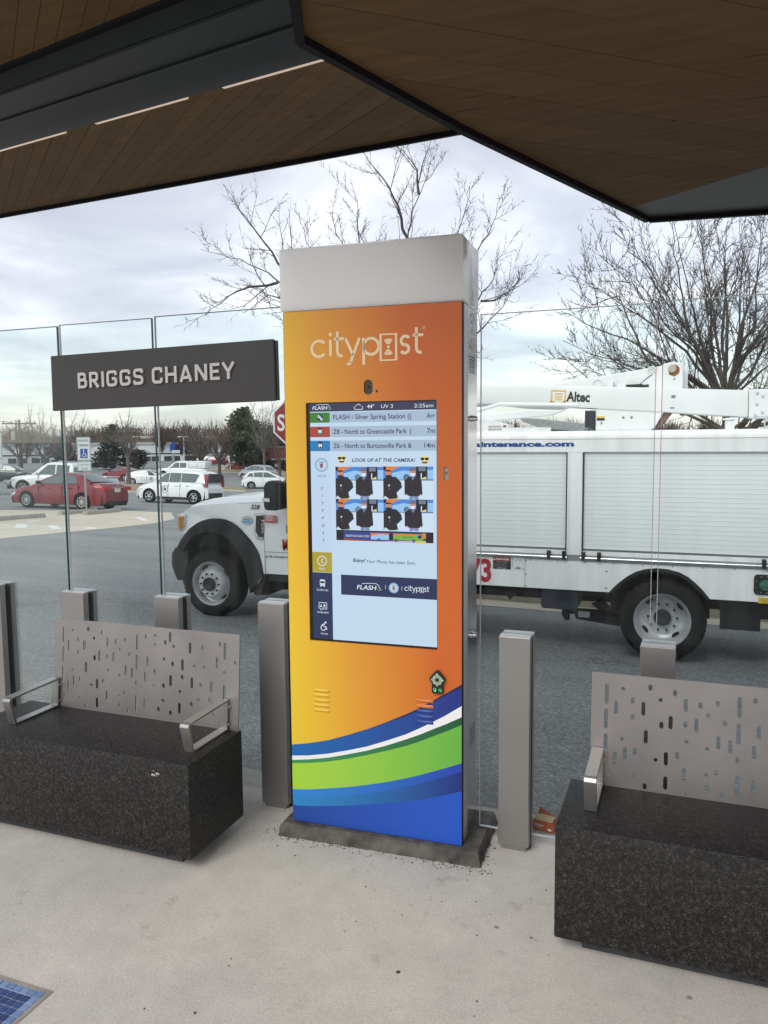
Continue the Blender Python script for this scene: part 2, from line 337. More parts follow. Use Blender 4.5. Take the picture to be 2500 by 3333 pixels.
# flat print: polygons in a plane, each on its own thin layer
_fontcache = {}
def text_geo(s, bold=0.0):
    key = (s, bold)
    if key not in _fontcache:
        cu = bpy.data.curves.new('t', 'FONT'); cu.body = s; cu.size = 1.0; cu.offset = bold; cu.resolution_u = 3; cu.fill_mode = 'FRONT'
        ob = bpy.data.objects.new('t', cu); me = bpy.data.meshes.new_from_object(ob)
        vs = [tuple(q.co[:2]) for q in me.vertices]; fs = [tuple(p_.vertices) for p_ in me.polygons]
        bpy.data.objects.remove(ob); bpy.data.meshes.remove(me); bpy.data.curves.remove(cu)
        _fontcache[key] = (vs, fs)
    return _fontcache[key]
class Print(MB):
    LT = 0.0005
    def __init__(s, fn): super().__init__(); s.fn = fn
    def P(s, a, b, layer): return s.fn(a, b, -layer * s.LT)
    def poly(s, pts, m, layer=1):
        tr = tessellate_polygon([[Vector((a, b, 0)) for a, b in pts]])
        s.add([s.P(a, b, layer) for a, b in pts], [tuple(q) for q in tr], m)
    def rect(s, u0, u1, v0, v1, m, layer=1): s.add([s.P(u0, v0, layer), s.P(u1, v0, layer), s.P(u1, v1, layer), s.P(u0, v1, layer)], [(0, 1, 2, 3)], m)
    def circ(s, u, v, r, m, layer=1, ry=None, n=20): s.poly([(u + r * math.cos(2 * math.pi * i / n), v + (ry or r) * math.sin(2 * math.pi * i / n)) for i in range(n)], m, layer)
    def stroke(s, pts, wd, m, layer=1, closed=False):
        pts = [Vector(q) for q in pts]; n = len(pts); L = []; Rr = []
        for i in range(n):
            a = pts[(i - 1) % n] if (closed or i > 0) else pts[i]; b = pts[(i + 1) % n] if (closed or i < n - 1) else pts[i]
            d = (b - a).normalized(); nn = Vector((-d.y, d.x)) * wd / 2
            L.append(pts[i] + nn); Rr.append(pts[i] - nn)
        vs = [s.P(q.x, q.y, layer) for q in L] + [s.P(q.x, q.y, layer) for q in Rr]
        k = n if closed else n - 1
        s.add(vs, [(i, (i + 1) % n, (i + 1) % n + n, i + n) for i in range(k)], m)
    def arc(s, u, v, r, a0, a1, wd, m, layer=1, n=14, ry=None):
        s.stroke([(u + r * math.cos(R(a0 + (a1 - a0) * i / n)), v + (ry or r) * math.sin(R(a0 + (a1 - a0) * i / n))) for i in range(n + 1)], wd, m, layer)
    def text(s, st, u, v, size, m, layer=2, width=None, shear=0.0, bold=0.0, align='L', rot=0.0, sx=1.0):
        vs, fs = text_geo(st, bold)
        x0 = min(q[0] for q in vs); x1 = max(q[0] for q in vs); k = size
        kx = (width / (x1 - x0)) if width else k * sx
        W_ = (x1 - x0) * kx; o = 0 if align == 'L' else (-W_ / 2 if align == 'C' else -W_)
        out_ = []
        for a, b in vs:
            xx = (a - x0) * kx + o + b * k * shear; yy = b * k
            if rot: xx, yy = xx * math.cos(rot) - yy * math.sin(rot), xx * math.sin(rot) + yy * math.cos(rot)
            out_.append(s.P(u + xx, v + yy, layer))
        s.add(out_, fs, m)
    def build(s, name, parent=None, off=(0, 0, 0)): return MB.build(s, name, None, parent, off, fix=False)

# ================================================================== SETTING
def gz(x, y):
    xc = max(-60.0, min(60.0, x)); yc = max(0.7, min(60.0, y))
    return -0.42 - 0.0155 * (xc + 1.6) - 0.052 * (yc - 5.0)
def gnormal(x, y):
    gx = -0.0155 if -60 < x < 60 else 0; gy = -0.052 if 0.7 < y < 60 else 0
    return Vector((-gx, -gy, 1)).normalized()
xs = [-900, -400, -200, -120, -60, -40, -20, -10, 0, 10, 20, 40, 60, 200, 900]; ys = [-600, -100, -20, -5, 0.7, 5, 12, 20, 30, 45, 60, 90, 150, 300, 900]
b = MB(); b.grid([[(x, y, gz(x, y)) for x in xs] for y in ys])
tag(b.build('asphalt_ground', MATS['asphalt'], smooth=40), kind='structure')
# station platform with its kerb face
KERB = mat('kerb_concrete', (0.47, 0.455, 0.42), 0.85, var=0.12, scale=6, bump=0.3, bscale=40)
b = MB(); b.box(-14, 14, -9, 0.42, -0.6, 0.0)
tag(b.build('platform', MATS['platform_concrete']), kind='structure')
b = MB()
for i in range(10): b.box(-14 + i * 2.8 + 0.004, -14 + (i + 1) * 2.8 - 0.004, 0.424, 0.60, -0.6, -0.003)
tag(b.build('platform_kerb', KERB, bevel=0.012), kind='structure')
# pale parking apron with white markings, to the left beyond the road
TAN = mat('tan_concrete', (0.56, 0.50, 0.40), 0.85, var=0.07, scale=0.8, bump=0.15, bscale=25)
def sheet(name, pts, m, lift, kind='structure'):
    # follow the folded ground: the sheet lies in the y<60 plane
    b = MB(); tr = tessellate_polygon([[Vector((a, c, 0)) for a, c in pts]])
    b.add([(a, c, gz(a, c) + lift) for a, c in pts], [tuple(q) for q in tr]); o = b.build(name, m)
    return tag(o, kind=kind)
sheet('tan_apron', [(-13.6, 8.5), (-13.9, 12.5), (-14.0, 15), (-14.3, 17.3), (-15.1, 19.5), (-17.5, 22.6), (-20.2, 22.3), (-22.2, 20.2), (-24.5, 17.0), (-26, 12), (-24, 8)], TAN, 0.004)
LINEW = mat('road_line_white', (0.72, 0.72, 0.70), 0.8, var=0.1, scale=12)
def line(p, q, wd):
    p = Vector(p); q = Vector(q); d = (q - p).normalized(); n = Vector((-d.y, d.x)) * wd / 2
    sheet('painted_marking', [tuple(p + n), tuple(q + n), tuple(q - n), tuple(p - n)], LINEW, 0.008)
for a, c, wd in [((-18.2, 12.95), (-14.4, 13.56), .12), ((-19, 14.3), (-16.4, 14.76), .10), ((-15.79, 13.5), (-16.9, 14.65), .30), ((-15.9, 14.75), (-14.8, 13.8), .28), ((-14.62, 14.8), (-14.15, 14.4), .28),
                 ((-16.58, 19.4), (-15.2, 18.1), .22), ((-18.4, 17.04), (-14.8, 17.84), .11), ((-21.2, 17.9), (-19.3, 18.25), .11), ((-15.6, 16.2), (-14.75, 16.95), .14), ((-19.3, 21.6), (-18.2, 22.3), .12), ((-17.7, 19.08), (-16.9, 19.2), .14), ((-17.1, 14.97), (-17.8, 16.2), .12)]:
    line(a, c, wd)
# planted median behind the truck: kerb, gutter and leaf-strewn bank
GUT = mat('gutter_concrete', (0.52, 0.475, 0.37), 0.9, var=0.16, scale=5, bump=0.3, bscale=30)
b = MB()
for i in range(9):
    x0 = -4.6 + i * 2.4
    z = gz(x0 + 1.2, 7.6); b.box(x0 + .006, x0 + 2.394, 7.9, 8.1, z - .2, z + .16)
tag(b.build('median_kerb', GUT, bevel=0.02), kind='structure')
sheet('median_gutter', [(-4.7, 7.35), (17, 7.35), (17, 7.89), (-4.7, 7.89)], GUT, 0.005)
MULCH = mat('mulch_soil', (0.13, 0.098, 0.068), 0.95, var=0.45, scale=9, bump=0.8, bscale=30)
b = MB(); b.grid([[(x, y, gz(x, y) + .13 + dz + 0.05 * noise.noise((x, y, 3))) for x in [-4.6 + .6 * i for i in range(36)]] for y, dz in ((8.1, 0), (8.6, .12), (9.4, .3), (10.5, .42), (12, .46), (13.4, .2), (14, -.2))])
tag(b.build('median_bank', MULCH, smooth=60), kind='structure')
# islands of dry grass in the car park
DRYG = mat('dry_grass', (0.26, 0.215, 0.115), 0.95, var=0.3, scale=3, bump=0.6, bscale=20)
def island(pts, h=0.14):
    b = MB(); n = len(pts); cx = sum(q[0] for q in pts) / n; cy = sum(q[1] for q in pts) / n
    vs = [(x, y, gz(x, y) - .05) for x, y in pts] + [(x, y, gz(x, y) + h) for x, y in pts]
    ins = [(cx + (x - cx) * .95, cy + (y - cy) * .95) for x, y in pts]
    vs2 = [(x, y, gz(x, y) + h) for x, y in ins]
    b.add(vs, [(i, (i + 1) % n, (i + 1) % n + n, i + n) for i in range(n)], GUT)
    b.add(vs[n:] + vs2, [(i, (i + 1) % n, (i + 1) % n + n, i + n) for i in range(n)], GUT)
    b.add([(x, y, gz(x, y) + h + .02) for x, y in ins], [tuple(range(n))], DRYG)
    tag(b.build('parking_island', None), kind='structure')
island([(-38.5, 38.6), (-32.6, 40.6), (-32.2, 42), (-37, 57), (-39, 57.5), (-50, 56.5), (-51, 55)])
island([(-33.5, 50.5), (-31.4, 51.2), (-31.4, 52.6), (-36, 57), (-37, 56)])
island([(-40, 66), (-36, 67), (-36, 71), (-41, 71)])
island([(-60, 84), (-20, 88), (-15, 96), (-60, 93)], 0.10)

# ================================================================== KIOSK
KS = 1.025
def kz(z): return 1.025 * z - 0.0427
def kf(s, z, d=0.0): return (s * KS, d * KS, kz(z))          # local: s along the face, d behind it, z up
kiosk = thing('information_kiosk', (-0.02875, 0.0886, 0), 'tall orange and yellow digital kiosk with white top, lit touch screen and blue green waves', 'kiosk', rz=R(2.835))
c_y, c_m, c_o = srgb(228, 198, 46), srgb(214, 148, 44), srgb(198, 96, 32)
WRAP = grad('wrap_yellow_orange', c_y, c_o, -0.37, 0.36, 0, mid=c_m, tilt=0.10, rough=0.45)
def rrect(u0, u1, v0, v1, r=0.004, n=3):
    o = []
    for cx, cy, a in ((u1 - r, v1 - r, 0), (u0 + r, v1 - r, 90), (u0 + r, v0 + r, 180), (u1 - r, v0 + r, 270)):
        for i in range(n + 1): o.append((cx + r * math.cos(R(a + 90 * i / n)), cy + r * math.sin(R(a + 90 * i / n))))
    return o
hole_scr = rrect(-0.277, 0.265, 0.884, 1.856, 0.006)
hole_cam = [(-0.010 + .0185 * math.cos(R(a)), 1.911 + (.0105 if 0 < a < 180 else -.0105) + .0185 * math.sin(R(a))) for a in list(range(6, 180, 12)) + list(range(186, 360, 12))]
hole_spk = rrect(0.292, 0.310, 1.549, 1.600, 0.001)
b = MB(); b.prism(rrect(-0.368, 0.362, 0.098, 2.217, 0.006), [hole_scr, hole_cam, hole_spk], lambda u, v, d: kf(u, v, d), 0.0, 0.028)
b.build('door_panel', WRAP, kiosk)
# printed waves
W0 = [(-.368, .429), (-.29, .444), (-.202, .467), (-.115, .499), (-.03, .533), (.05, .570), (.136, .613), (.19, .643), (.243, .677), (.30, .714), (.362, .755)]
W1 = [(-.368, .381), (-.29, .391), (-.203, .409), (-.115, .434), (-.031, .460), (.05, .493), (.135, .530), (.19, .560), (.242, .590), (.30, .626), (.362, .669)]
W2 = [(-.368, .362), (-.29, .374), (-.203, .392), (-.115, .417), (-.031, .443), (.05, .473), (.135, .509), (.19, .534), (.242, .561), (.30, .590), (.362, .624)]
W3 = [(-.368, .348), (-.29, .358), (-.203, .375), (-.115, .398), (-.031, .424), (.05, .451), (.135, .482), (.19, .506), (.242, .532), (.30, .560), (.362, .593)]
W4 = [(-.368, .234), (-.29, .243), (-.205, .259), (-.115, .277), (-.033, .297), (.05, .320), (.134, .347), (.19, .367), (.242, .388), (.30, .411), (.362, .438)]
W5 = [(-.368, .197), (-.29, .207), (-.206, .223), (-.115, .240), (-.033, .259), (.05, .284), (.134, .311), (.19, .331), (.242, .353), (.30, .377), (.362, .404)]
W6 = [(-.368, .164), (-.29, .170), (-.207, .182), (-.115, .197), (-.034, .214), (.05, .231), (.133, .250), (.19, .264), (.241, .280), (.30, .300), (.362, .323)]
WB = [(x, .0985) for x, _ in W0]
WI = [(-.368, .4285), (-.29, .4435), (-.202, .4665), (-.115, .498), (-.03, .5315), (.05, .5675), (.136, .606), (.19, .633), (.243, .667), (.30, .706), (.362, .742)]
G = lambda n, a, c: grad(n, srgb(*a), srgb(*c), -0.37, 0.36, 0, rough=0.42)
bands = [(W0, WI, G('wave_dark_navy', (26, 40, 110), (24, 24, 78))), (WI, W1, G('wave_navy', (18, 100, 172), (28, 44, 128))), (W1, W2, mat('wave_white', (0.80, 0.80, 0.82), 0.38)),
         (W2, W3, G('wave_dark_green', (58, 142, 82), (22, 84, 52))), (W3, W4, G('wave_lime', (164, 208, 62), (98, 172, 66))), (W4, W5, G('wave_mid_blue', (44, 132, 206), (28, 62, 168))),
         (W5, W6, G('wave_deep_blue', (40, 132, 196), (22, 44, 122))), (W6, WB, G('wave_royal_blue', (26, 68, 150), (28, 82, 190)))]
pr = Print(lambda u, v, d: kf(u, v, d - 0.0006))
for up, lo, m in bands:
    for i in range(len(up) - 1):
        pr.add([kf(*lo[i], -.0008), kf(*lo[i + 1], -.0008), kf(*up[i + 1], -.0008), kf(*up[i], -.0008)], [(0, 1, 2, 3)], m)
pr.build('printed_waves', kiosk)
# louvres pressed into the door
def ribs(s0, zs_, m_fn):
    for zz in zs_:
        b = MB(); rows = []
        for i in range(7):
            a = i / 6; z_ = zz - .007 + .014 * a; dp = -.0045 * math.sin(math.pi * min(1, a * 1.15)) - .001
            rows.append([kf(s0, z_, -.001), kf(s0 + .004, z_, dp), kf(s0 + .064, z_, dp), kf(s0 + .068, z_, -.001)])
        b.grid(rows); b.build('louvre', m_fn(zz), kiosk, smooth=50)
ribs(-.262, [.676, .656, .634, .613, .592], lambda z: WRAP)
ribs(.180, [.675, .653, .632, .610, .588], lambda z: WRAP if z > .65 else MATS['wave_navy'])
# logo: thin round letters and a phone-shaped o
LOGO = mat('logo_cream', (0.80, 0.62, 0.38), 0.4)
def citylogo(pr, u0, v0, k, m, layer=2):
    X = lambda x: u0 + x * k; Y = lambda y: v0 + y * k; wd = .0135 * k
    st = lambda pts: pr.stroke([(X(a), Y(c)) for a, c in pts], wd, m, layer)
    ar = lambda x, y, r, a0, a1, ry=None: pr.arc(X(x), Y(y), r * k, a0, a1, wd, m, layer, 20, ry * k if ry else None)
    ar(.037, .036, .036, 40, 320)                               # c
    st([(.094, 0), (.094, .075)]); pr.circ(X(.094), Y(.098), .009 * k, m, layer)
    st([(.128, .110), (.128, .018)]); ar(.146, .018, .018, 180, 290); st([(.112, .076), (.160, .076)])
    st([(.168, .077), (.204, 0)]); st([(.236, .077), (.190, -.034)]); st([(.193, -.030), (.178, -.037)]) if 0 else None
    ar(.180, -.020, .018, 250, 330)
    st([(.255, -.045), (.255, .075)]); ar(.291, .036, .036, -180, 180)
    pr.stroke([(X(a), Y(c)) for a, c in ((.336, -.028), (.409, -.028), (.409, .086), (.336, .086))], wd * .95, m, layer, True)
    pr.circ(X(.3725), Y(.030), .007 * k, m, layer)
    for r_ in (.015, .026): ar(.3725, .034, r_, 50, 130); ar(.3725, .026, r_, 230, 310)
    ar(.452, .0545, .0195, 30, 270); ar(.449, .0185, .0185, -150, 90)
    st([(.503, .110), (.503, .018)]); ar(.521, .018, .018, 180, 290); st([(.486, .076), (.534, .076)])
pr = Print(lambda u, v, d: kf(u, v, d - 0.0006))
citylogo(pr, -.246, 2.036, .86, LOGO)
pr.arc(.2155, 2.128, .005, 0, 360, .0016, LOGO, 2, 14); pr.circ(.2155, 2.128, .0016, LOGO, 2, n=6)
pr.build('printed_logo', kiosk)
# camera, sensor dot, speaker, reader
b = MB(); b.prism([(-0.010 + .0195 * math.cos(R(a)), 1.911 + (.0105 if 0 < a < 180 else -.0105) + .0195 * math.sin(R(a))) for a in list(range(6, 180, 12)) + list(range(186, 360, 12))], [], kf, .006, .02)
cw = b.build('camera_window', mat('camera_window', (0.03, 0.022, 0.012), 0.08), kiosk)
b = MB(); b.lathe([(0, -.004), (.005, -.004), (.0085, 0), (.0085, .004)], kf(-.010, 1.912, .008), (0, 1, 0), 16)
b.build('camera_lens', BLACK, cw, smooth=40)
b = MB(); b.box(*[q for q in (kf(.021, 0)[0], kf(.028, 0)[0])], -.0012, .004, kz(1.890), kz(1.900)); b.build('sensor_dot', BLACK, kiosk)
b = MB(); b.prism(rrect(.292, .310, 1.549, 1.600, .001), [], kf, .006, .02)
spk = b.build('speaker_recess', mat('speaker_grey', (0.30, 0.29, 0.27), 0.5), kiosk)
b = MB()
for k in range(7):
    a = R(60 * k); r_ = .0045 if k < 6 else 0
    b.lathe([(0, -.0006), (.0014, -.0006), (.0014, .001)], kf(.301 + r_ * math.cos(a), 1.577 + r_ * math.sin(a), .0055), (0, 1, 0), 8)
b.build('speaker_holes', BLACK, spk)
rd = [(.236, .775), (.262, .805), (.272, .805), (.299, .776), (.299, .765), (.290, .754), (.290, .717), (.286, .713), (.249, .713), (.245, .717), (.245, .754), (.236, .764)]
b = MB(); b.prism(rd, [], kf, -.014, -.0005); reader = b.build('card_reader', BLACK, kiosk, bevel=.002)
GREEN = emit('green_led', (0.10, 0.85, 0.25), 1.1)
pr = Print(lambda u, v, d: kf(u, v, d - 0.0146))
RDP = mat('reader_silver', (0.40, 0.42, 0.36), 0.35, 0.4)
pr.poly([(.241, .769), (.267, .797), (.294, .769), (.267, .742)], RDP, 1)
pr.poly([(.259, .769), (.2625, .7765), (.272, .7765), (.276, .769), (.272, .7615), (.2625, .7615)], BLACK, 2)
for u, v in ((.267, .7925), (.281, .778), (.290, .769), (.254, .755), (.281, .754), (.2545, .779)): pr.circ(u, v, .0021, GREEN, 3, n=8)
pr.stroke([(.253, .726), (.253, .735), (.262, .735), (.262, .722)], .0016, GREEN, 2); pr.poly([(.254, .722), (.262, .722), (.262, .734)], GREEN, 2)
pr.arc(.279, .7285, .005, -60, 240, .0016, GREEN, 2, 12); pr.rect(.281, .285, .7225, .7255, GREEN, 2)
pr.build('reader_display', reader)
# illuminated-style white top, steel frame and side cover
WHITEA = mat('opal_acrylic', (0.70, 0.69, 0.675), 0.16, coat=0.3)
pa_ = WHITEA.node_tree.nodes['Principled BSDF']; pa_.inputs['Subsurface Weight'].default_value = 0.8; pa_.inputs['Subsurface Radius'].default_value = (1, 1, 1); pa_.inputs['Subsurface Scale'].default_value = 0.09
b = MB(); b.prism(rrect(-.379, .367, 2.2195, 2.462, .008), [], kf, -.002, .29)
b.build('top_light_box', WHITEA, kiosk, bevel=.004, smooth=40)
b = MB(); b.box(.3622 * KS, .3634 * KS, .0008, .0275 * KS, kz(.1), kz(2.2165)); b.box(-.3694 * KS, -.3682 * KS, .0008, .0275 * KS, kz(.1), kz(2.2165)); b.build('door_edge_seal', DARKGAP, kiosk)
b = MB(); b.prism([(-.363, .104), (.357, .104), (.357, 2.212), (-.363, 2.212)], [], kf, .0285, .046); b.build('door_gap', DARKGAP, kiosk)
b = MB()
for s0, s1 in ((-.366, -.357), (.353, .362)): b.box(s0 * KS, s1 * KS, .0465 * KS, .112 * KS, kz(.075), kz(2.2185))
b.build('door_frame', ALU_TOP, kiosk, bevel=.002)
def cells(u0, u1, v0, v1, nu, nv, fu=.62, fv=.62):
    o = []; du = (u1 - u0) / nu; dv = (v1 - v0) / nv
    for i in range(nu):
        for j in range(nv):
            a = u0 + du * (i + .5 - fu / 2); c = v0 + dv * (j + .5 - fv / 2); o.append([(a, c), (a + du * fu, c), (a + du * fu, c + dv * fv), (a, c + dv * fv)])
    return o
g1, g2 = cells(.150, .262, 1.965, 2.035, 6, 7), cells(.165, .280, .43, .515, 7, 7, .6, .6)
for sgn in (1, -1):
    b = MB(); f_ = lambda u, v, d, sg=sgn: (sg * (.3585 - d) * KS + (-.003 if sg < 0 else 0), u * KS, kz(v))
    b.prism([(.125, .07), (.305, .07), (.305, 2.2185), (.125, 2.2185)], (g1 + g2) if sgn > 0 else [], f_, 0.0, .004)
    b.build('side_panel', STAINLESS, kiosk)
b = MB(); b.box(-.350 * KS, .350 * KS, .113 * KS, .300 * KS, kz(.072), kz(2.2185)); b.build('inner_chassis', DARKGAP, kiosk)
b = MB(); b.box(.3545 * KS, .357 * KS, .1125 * KS, .1245 * KS, kz(.072), kz(2.2185)); b.box(-.357 * KS, -.3545 * KS, .1125 * KS, .1245 * KS, kz(.072), kz(2.2185)); b.build('side_trim', mat('trim_grey', (0.22, 0.24, 0.25), 0.4, 0.6), kiosk)
for zz in (1.788, .901):
    b = MB(); b.lathe([(.0, .02), (.008, .02), (.011, .014), (.011, .004), (.015, .003), (.015, 0)], (.3585 * KS, .212 * KS, kz(zz)), (1, 0, 0), 18)
    lk = b.build('door_lock', CHROME, kiosk, smooth=40)
    b = MB(); b.box(.3585 * KS + .0195, .3585 * KS + .022, .209 * KS, .215 * KS, kz(zz) - .012, kz(zz) + .006); b.build('key_tab', CHROME, lk, bevel=.001)
pr = Print(lambda u, v, d: (.3585 * KS - d + .0004, u * KS, kz(v)))
EMB = mat('faded_orange_print', (0.70, 0.52, 0.40), 0.4)
for r_ in (.032, .058):
    pr.arc(.21, 2.14, r_, 45, 135, .014, EMB); pr.arc(.21, 2.125, r_, 225, 315, .014, EMB)
pr.circ(.21, 2.132, .012, EMB)
pr.build('side_emblem', kiosk)
PLIN = mat('plinth_concrete', (0.085, 0.08, 0.07), 0.9, var=0.55, scale=14, bump=0.9, bscale=45)
b = MB()
NS = 44; loop = []
def ring(x0, x1, y0, y1, z, j, n=NS):
    P_ = [];
    for a, c in (((x0, y0), (x1, y0)), ((x1, y0), (x1, y1)), ((x1, y1), (x0, y1)), ((x0, y1), (x0, y0))):
        for i in range(n): f_ = i / n; P_.append(((a[0] + (c[0] - a[0]) * f_) * KS + j * noise.noise((a[0] * 9 + f_ * 37, c[1] * 7, z * 40)), (a[1] + (c[1] - a[1]) * f_) * KS + j * noise.noise((f_ * 41, a[0] * 5 + c[1], z * 50)), z + j * .5 * noise.noise((f_ * 53, c[0] * 3, 5 + z * 30))))
    return P_ + P_[:1]
b.grid([ring(-.424, .447, -.044, .345, -.002, .007), ring(-.419, .442, -.039, .340, .012, .007), ring(-.416, .438, -.036, .336, .036, .004), ring(-.406, .430, -.022, .328, .053, .002), ring(-.2, .2, .1, .2, .056, 0)])
b.build('grout_plinth', PLIN, kiosk, smooth=35)
b = MB(); b.box(-.355 * KS, .345 * KS, .035 * KS, .30 * KS, .0552, kz(.071)); b.build('base_foot', BLACK, kiosk)

# ---- the lit screen
SCR = Print(lambda u, v, d: kf(u, v, d + 0.0075))
b = MB(); b.prism(rrect(-.276, .264, .885, 1.855, .004), [], kf, .008, .024); screen = b.build('display_screen', mat('screen_bezel', (0.006, 0.006, 0.008), 0.2), kiosk)
E_ = lambda n, c, k=1.0: emit('screen_' + n, srgb(*c), k * .72)
BG = E_('pale_blue', (196, 220, 242)); ROW = E_('row_grey', (166, 188, 212)); NAVY = E_('navy', (36, 44, 76)); NAV2 = E_('deep_navy', (24, 40, 84)); INK = E_('ink', (26, 42, 76))
EW = E_('white', (225, 235, 246)); EG = E_('green', (48, 124, 26)); ER = E_('brick', (168, 62, 44)); EB = E_('sky_blue', (10, 122, 190)); EY = E_('mustard', (176, 158, 40)); EK = E_('black', (14, 15, 22)); PALE = E_('side_pale', (194, 216, 240))
GRY = E_('grey', (110, 125, 150)); SKIN = E_('skin', (196, 136, 116)); ORG = E_('orange', (228, 128, 44)); ROAD = E_('pavement', (206, 228, 246)); BUSB = E_('bus_blue', (70, 134, 216)); BUSL = E_('bus_light', (150, 200, 246)); YEL = E_('yellow', (240, 222, 120)); JKT = E_('jacket', (30, 28, 38)); LGR = E_('lime', (120, 178, 66)); JEAN = E_('jean', (120, 140, 172)); CAPC = E_('cap', (120, 104, 110))
SCR.rect(-.262, .262, .893, 1.852, BG, 1)
SCR.rect(-.262, .262, 1.820, 1.852, NAVY, 2)
def flash(u, v, wd, m, layer=3):
    SCR.text('FLASH', u, v, .019 * wd / .075, m, layer, width=wd * .80, shear=.22, bold=.012)
    k = wd
    SCR.stroke([(u + .22 * k, v + .235 * k), (u + .5 * k, v + .26 * k), (u + .82 * k, v + .262 * k), (u + .93 * k, v + .2 * k), (u + .95 * k, v + .1 * k), (u + 1.02 * k, v + .05 * k)], .022 * k, m, layer)
    SCR.stroke([(u + .84 * k, v + .12 * k), (u + .88 * k, v + .02 * k), (u + .98 * k, v - .01 * k), (u + 1.06 * k, v + .02 * k)], .022 * k, LGR, layer)
flash(-.251, 1.828, .078, EW)
for cx, cy, r_, a0, a1 in ((-.066, 1.832, .006, 90, 270), (-.054, 1.838, .0085, 10, 175), (-.042, 1.832, .006, -90, 80)): SCR.arc(cx, cy, r_, a0, a1, .0022, EW, 3)
SCR.stroke([(-.067, 1.826), (-.041, 1.826)], .0022, EW, 3)
SCR.text('44°', -.018, 1.829, .0215, EW, 3, width=.030, bold=.01); SCR.text('UV 3', .040, 1.829, .0205, EW, 3, width=.048); SCR.text('2:25am', .250, 1.8285, .0205, EW, 3, width=.076, align='R')
rows = [(1.776, 1.8165, EG, 'FLASH - Silver Spring Station ((', .325, 'Arr', .033), (1.7185, 1.7605, ER, 'Z8 - North to Greencastle Park  (', .325, '7m', .031), (1.6625, 1.7045, EB, 'Z6 - North to Burtonsville Park &', .325, '14m', .042)]
for i, (z0, z1, m, tx, wd, eta, we) in enumerate(rows):
    SCR.rect(-.174, .262, z0, z1, ROW, 2); SCR.rect(-.262, -.176, z0, z1, m, 2)
    SCR.text(tx, -.162, z0 + .0120, .0265, INK, 3, width=wd, bold=.012); SCR.text(eta, .256, z0 + .0120, .0265, INK, 3, width=we, align='R', bold=.012)
    if i == 0:
        SCR.circ(-.219, (z0 + z1) / 2, .0135, NAVY, 3)
        for o_ in (0, .006): SCR.stroke([(-.229, z0 + .0275 - o_), (-.221, z0 + .0275 - o_), (-.217, z0 + .0235 - o_), (-.214, z0 + .017 - o_), (-.207, z0 + .0155 - o_ * .5)], .0035, EW, 4)
    else:
        SCR.rect(-.229, -.209, z0 + .007, z1 - .005, EK, 3); SCR.text('M', -.219, z0 + .0165, .019, EW, 4, width=.015, bold=.05, align='C'); SCR.text('metro', -.219, z0 + .0095, .006, EW, 4, width=.016, align='C')
# left column
SCR.rect(-.262, -.176, 1.254, 1.6605, PALE, 2)
def seal(u, v, r_, layer=3):
    SCR.circ(u, v, r_, E_('seal_pale', (150, 190, 222)), layer); SCR.circ(u, v, r_ * .74, E_('seal_inner', (188, 214, 240)), layer + 1)
    for a in range(0, 360, 18): SCR.rect(u + r_ * .86 * math.cos(R(a)) - r_ * .04, u + r_ * .86 * math.cos(R(a)) + r_ * .04, v + r_ * .86 * math.sin(R(a)) - r_ * .06, v + r_ * .86 * math.sin(R(a)) + r_ * .06, GRY, layer + 1)
    SCR.poly([(u - r_ * .26, v + r_ * .18), (u + r_ * .26, v + r_ * .18), (u + r_ * .22, v - r_ * .25), (u, v - r_ * .5), (u - r_ * .22, v - r_ * .25)], ER, layer + 2)
    SCR.rect(u - r_ * .18, u, v - r_ * .14, v + r_ * .12, EB, layer + 3); SCR.poly([(u - r_ * .45, v + r_ * .2), (u - r_ * .28, v + r_ * .3), (u - r_ * .3, v - r_ * .35)], YEL, layer + 2); SCR.poly([(u + r_ * .45, v + r_ * .2), (u + r_ * .28, v + r_ * .3), (u + r_ * .3, v - r_ * .35)], YEL, layer + 2)
    for k in (-.2, 0, .2): SCR.poly([(u + k * r_ - r_ * .08, v + r_ * .25), (u + k * r_ + r_ * .08, v + r_ * .25), (u + k * 1.3 * r_, v + r_ * .55)], JKT, layer + 2)
seal(-.215, 1.607, .029)
SCR.text('2:25 am', -.2155, 1.559, .0125, INK, 3, width=.040, align='C')
for i, ch in enumerate('CITYPOST'): SCR.text(ch, -.2155 + .0005 * i, 1.5075 - i * .0302, .016, INK, 3, shear=.2, bold=.015, align='C')
SCR.rect(-.262, -.176, 1.170, 1.2525, EY, 2); SCR.arc(-.2195, 1.2165, .0195, 0, 360, .0032, EW, 3, 24); SCR.stroke([(-.214, 1.2265), (-.2235, 1.2165), (-.214, 1.2065)], .0034, EW, 3); SCR.text('Back', -.2195, 1.1815, .0125, EW, 3, width=.024, align='C')
SCR.rect(-.262, -.176, .893, 1.1685, NAV2, 2)
SCR.poly(rrect(-.2305, -.2075, 1.114, 1.140, .005), EW, 3); SCR.rect(-.2285, -.2095, 1.1245, 1.1335, NAV2, 4); SCR.rect(-.229, -.224, 1.110, 1.115, EW, 3); SCR.rect(-.214, -.209, 1.110, 1.115, EW, 3); SCR.circ(-.226, 1.119, .002, NAV2, 4, n=8); SCR.circ(-.212, 1.119, .002, NAV2, 4, n=8)
SCR.text('FLASH Info', -.219, 1.0925, .0125, EW, 3, width=.050, align='C')
SCR.stroke([(-.236, 1.020), (-.236, 1.044), (-.2015, 1.044), (-.2015, 1.018), (-.222, 1.018), (-.228, 1.012), (-.229, 1.019)], .003, EW, 3, True); SCR.text('A', -.2265, 1.0245, .016, EW, 3, bold=.03, align='C')
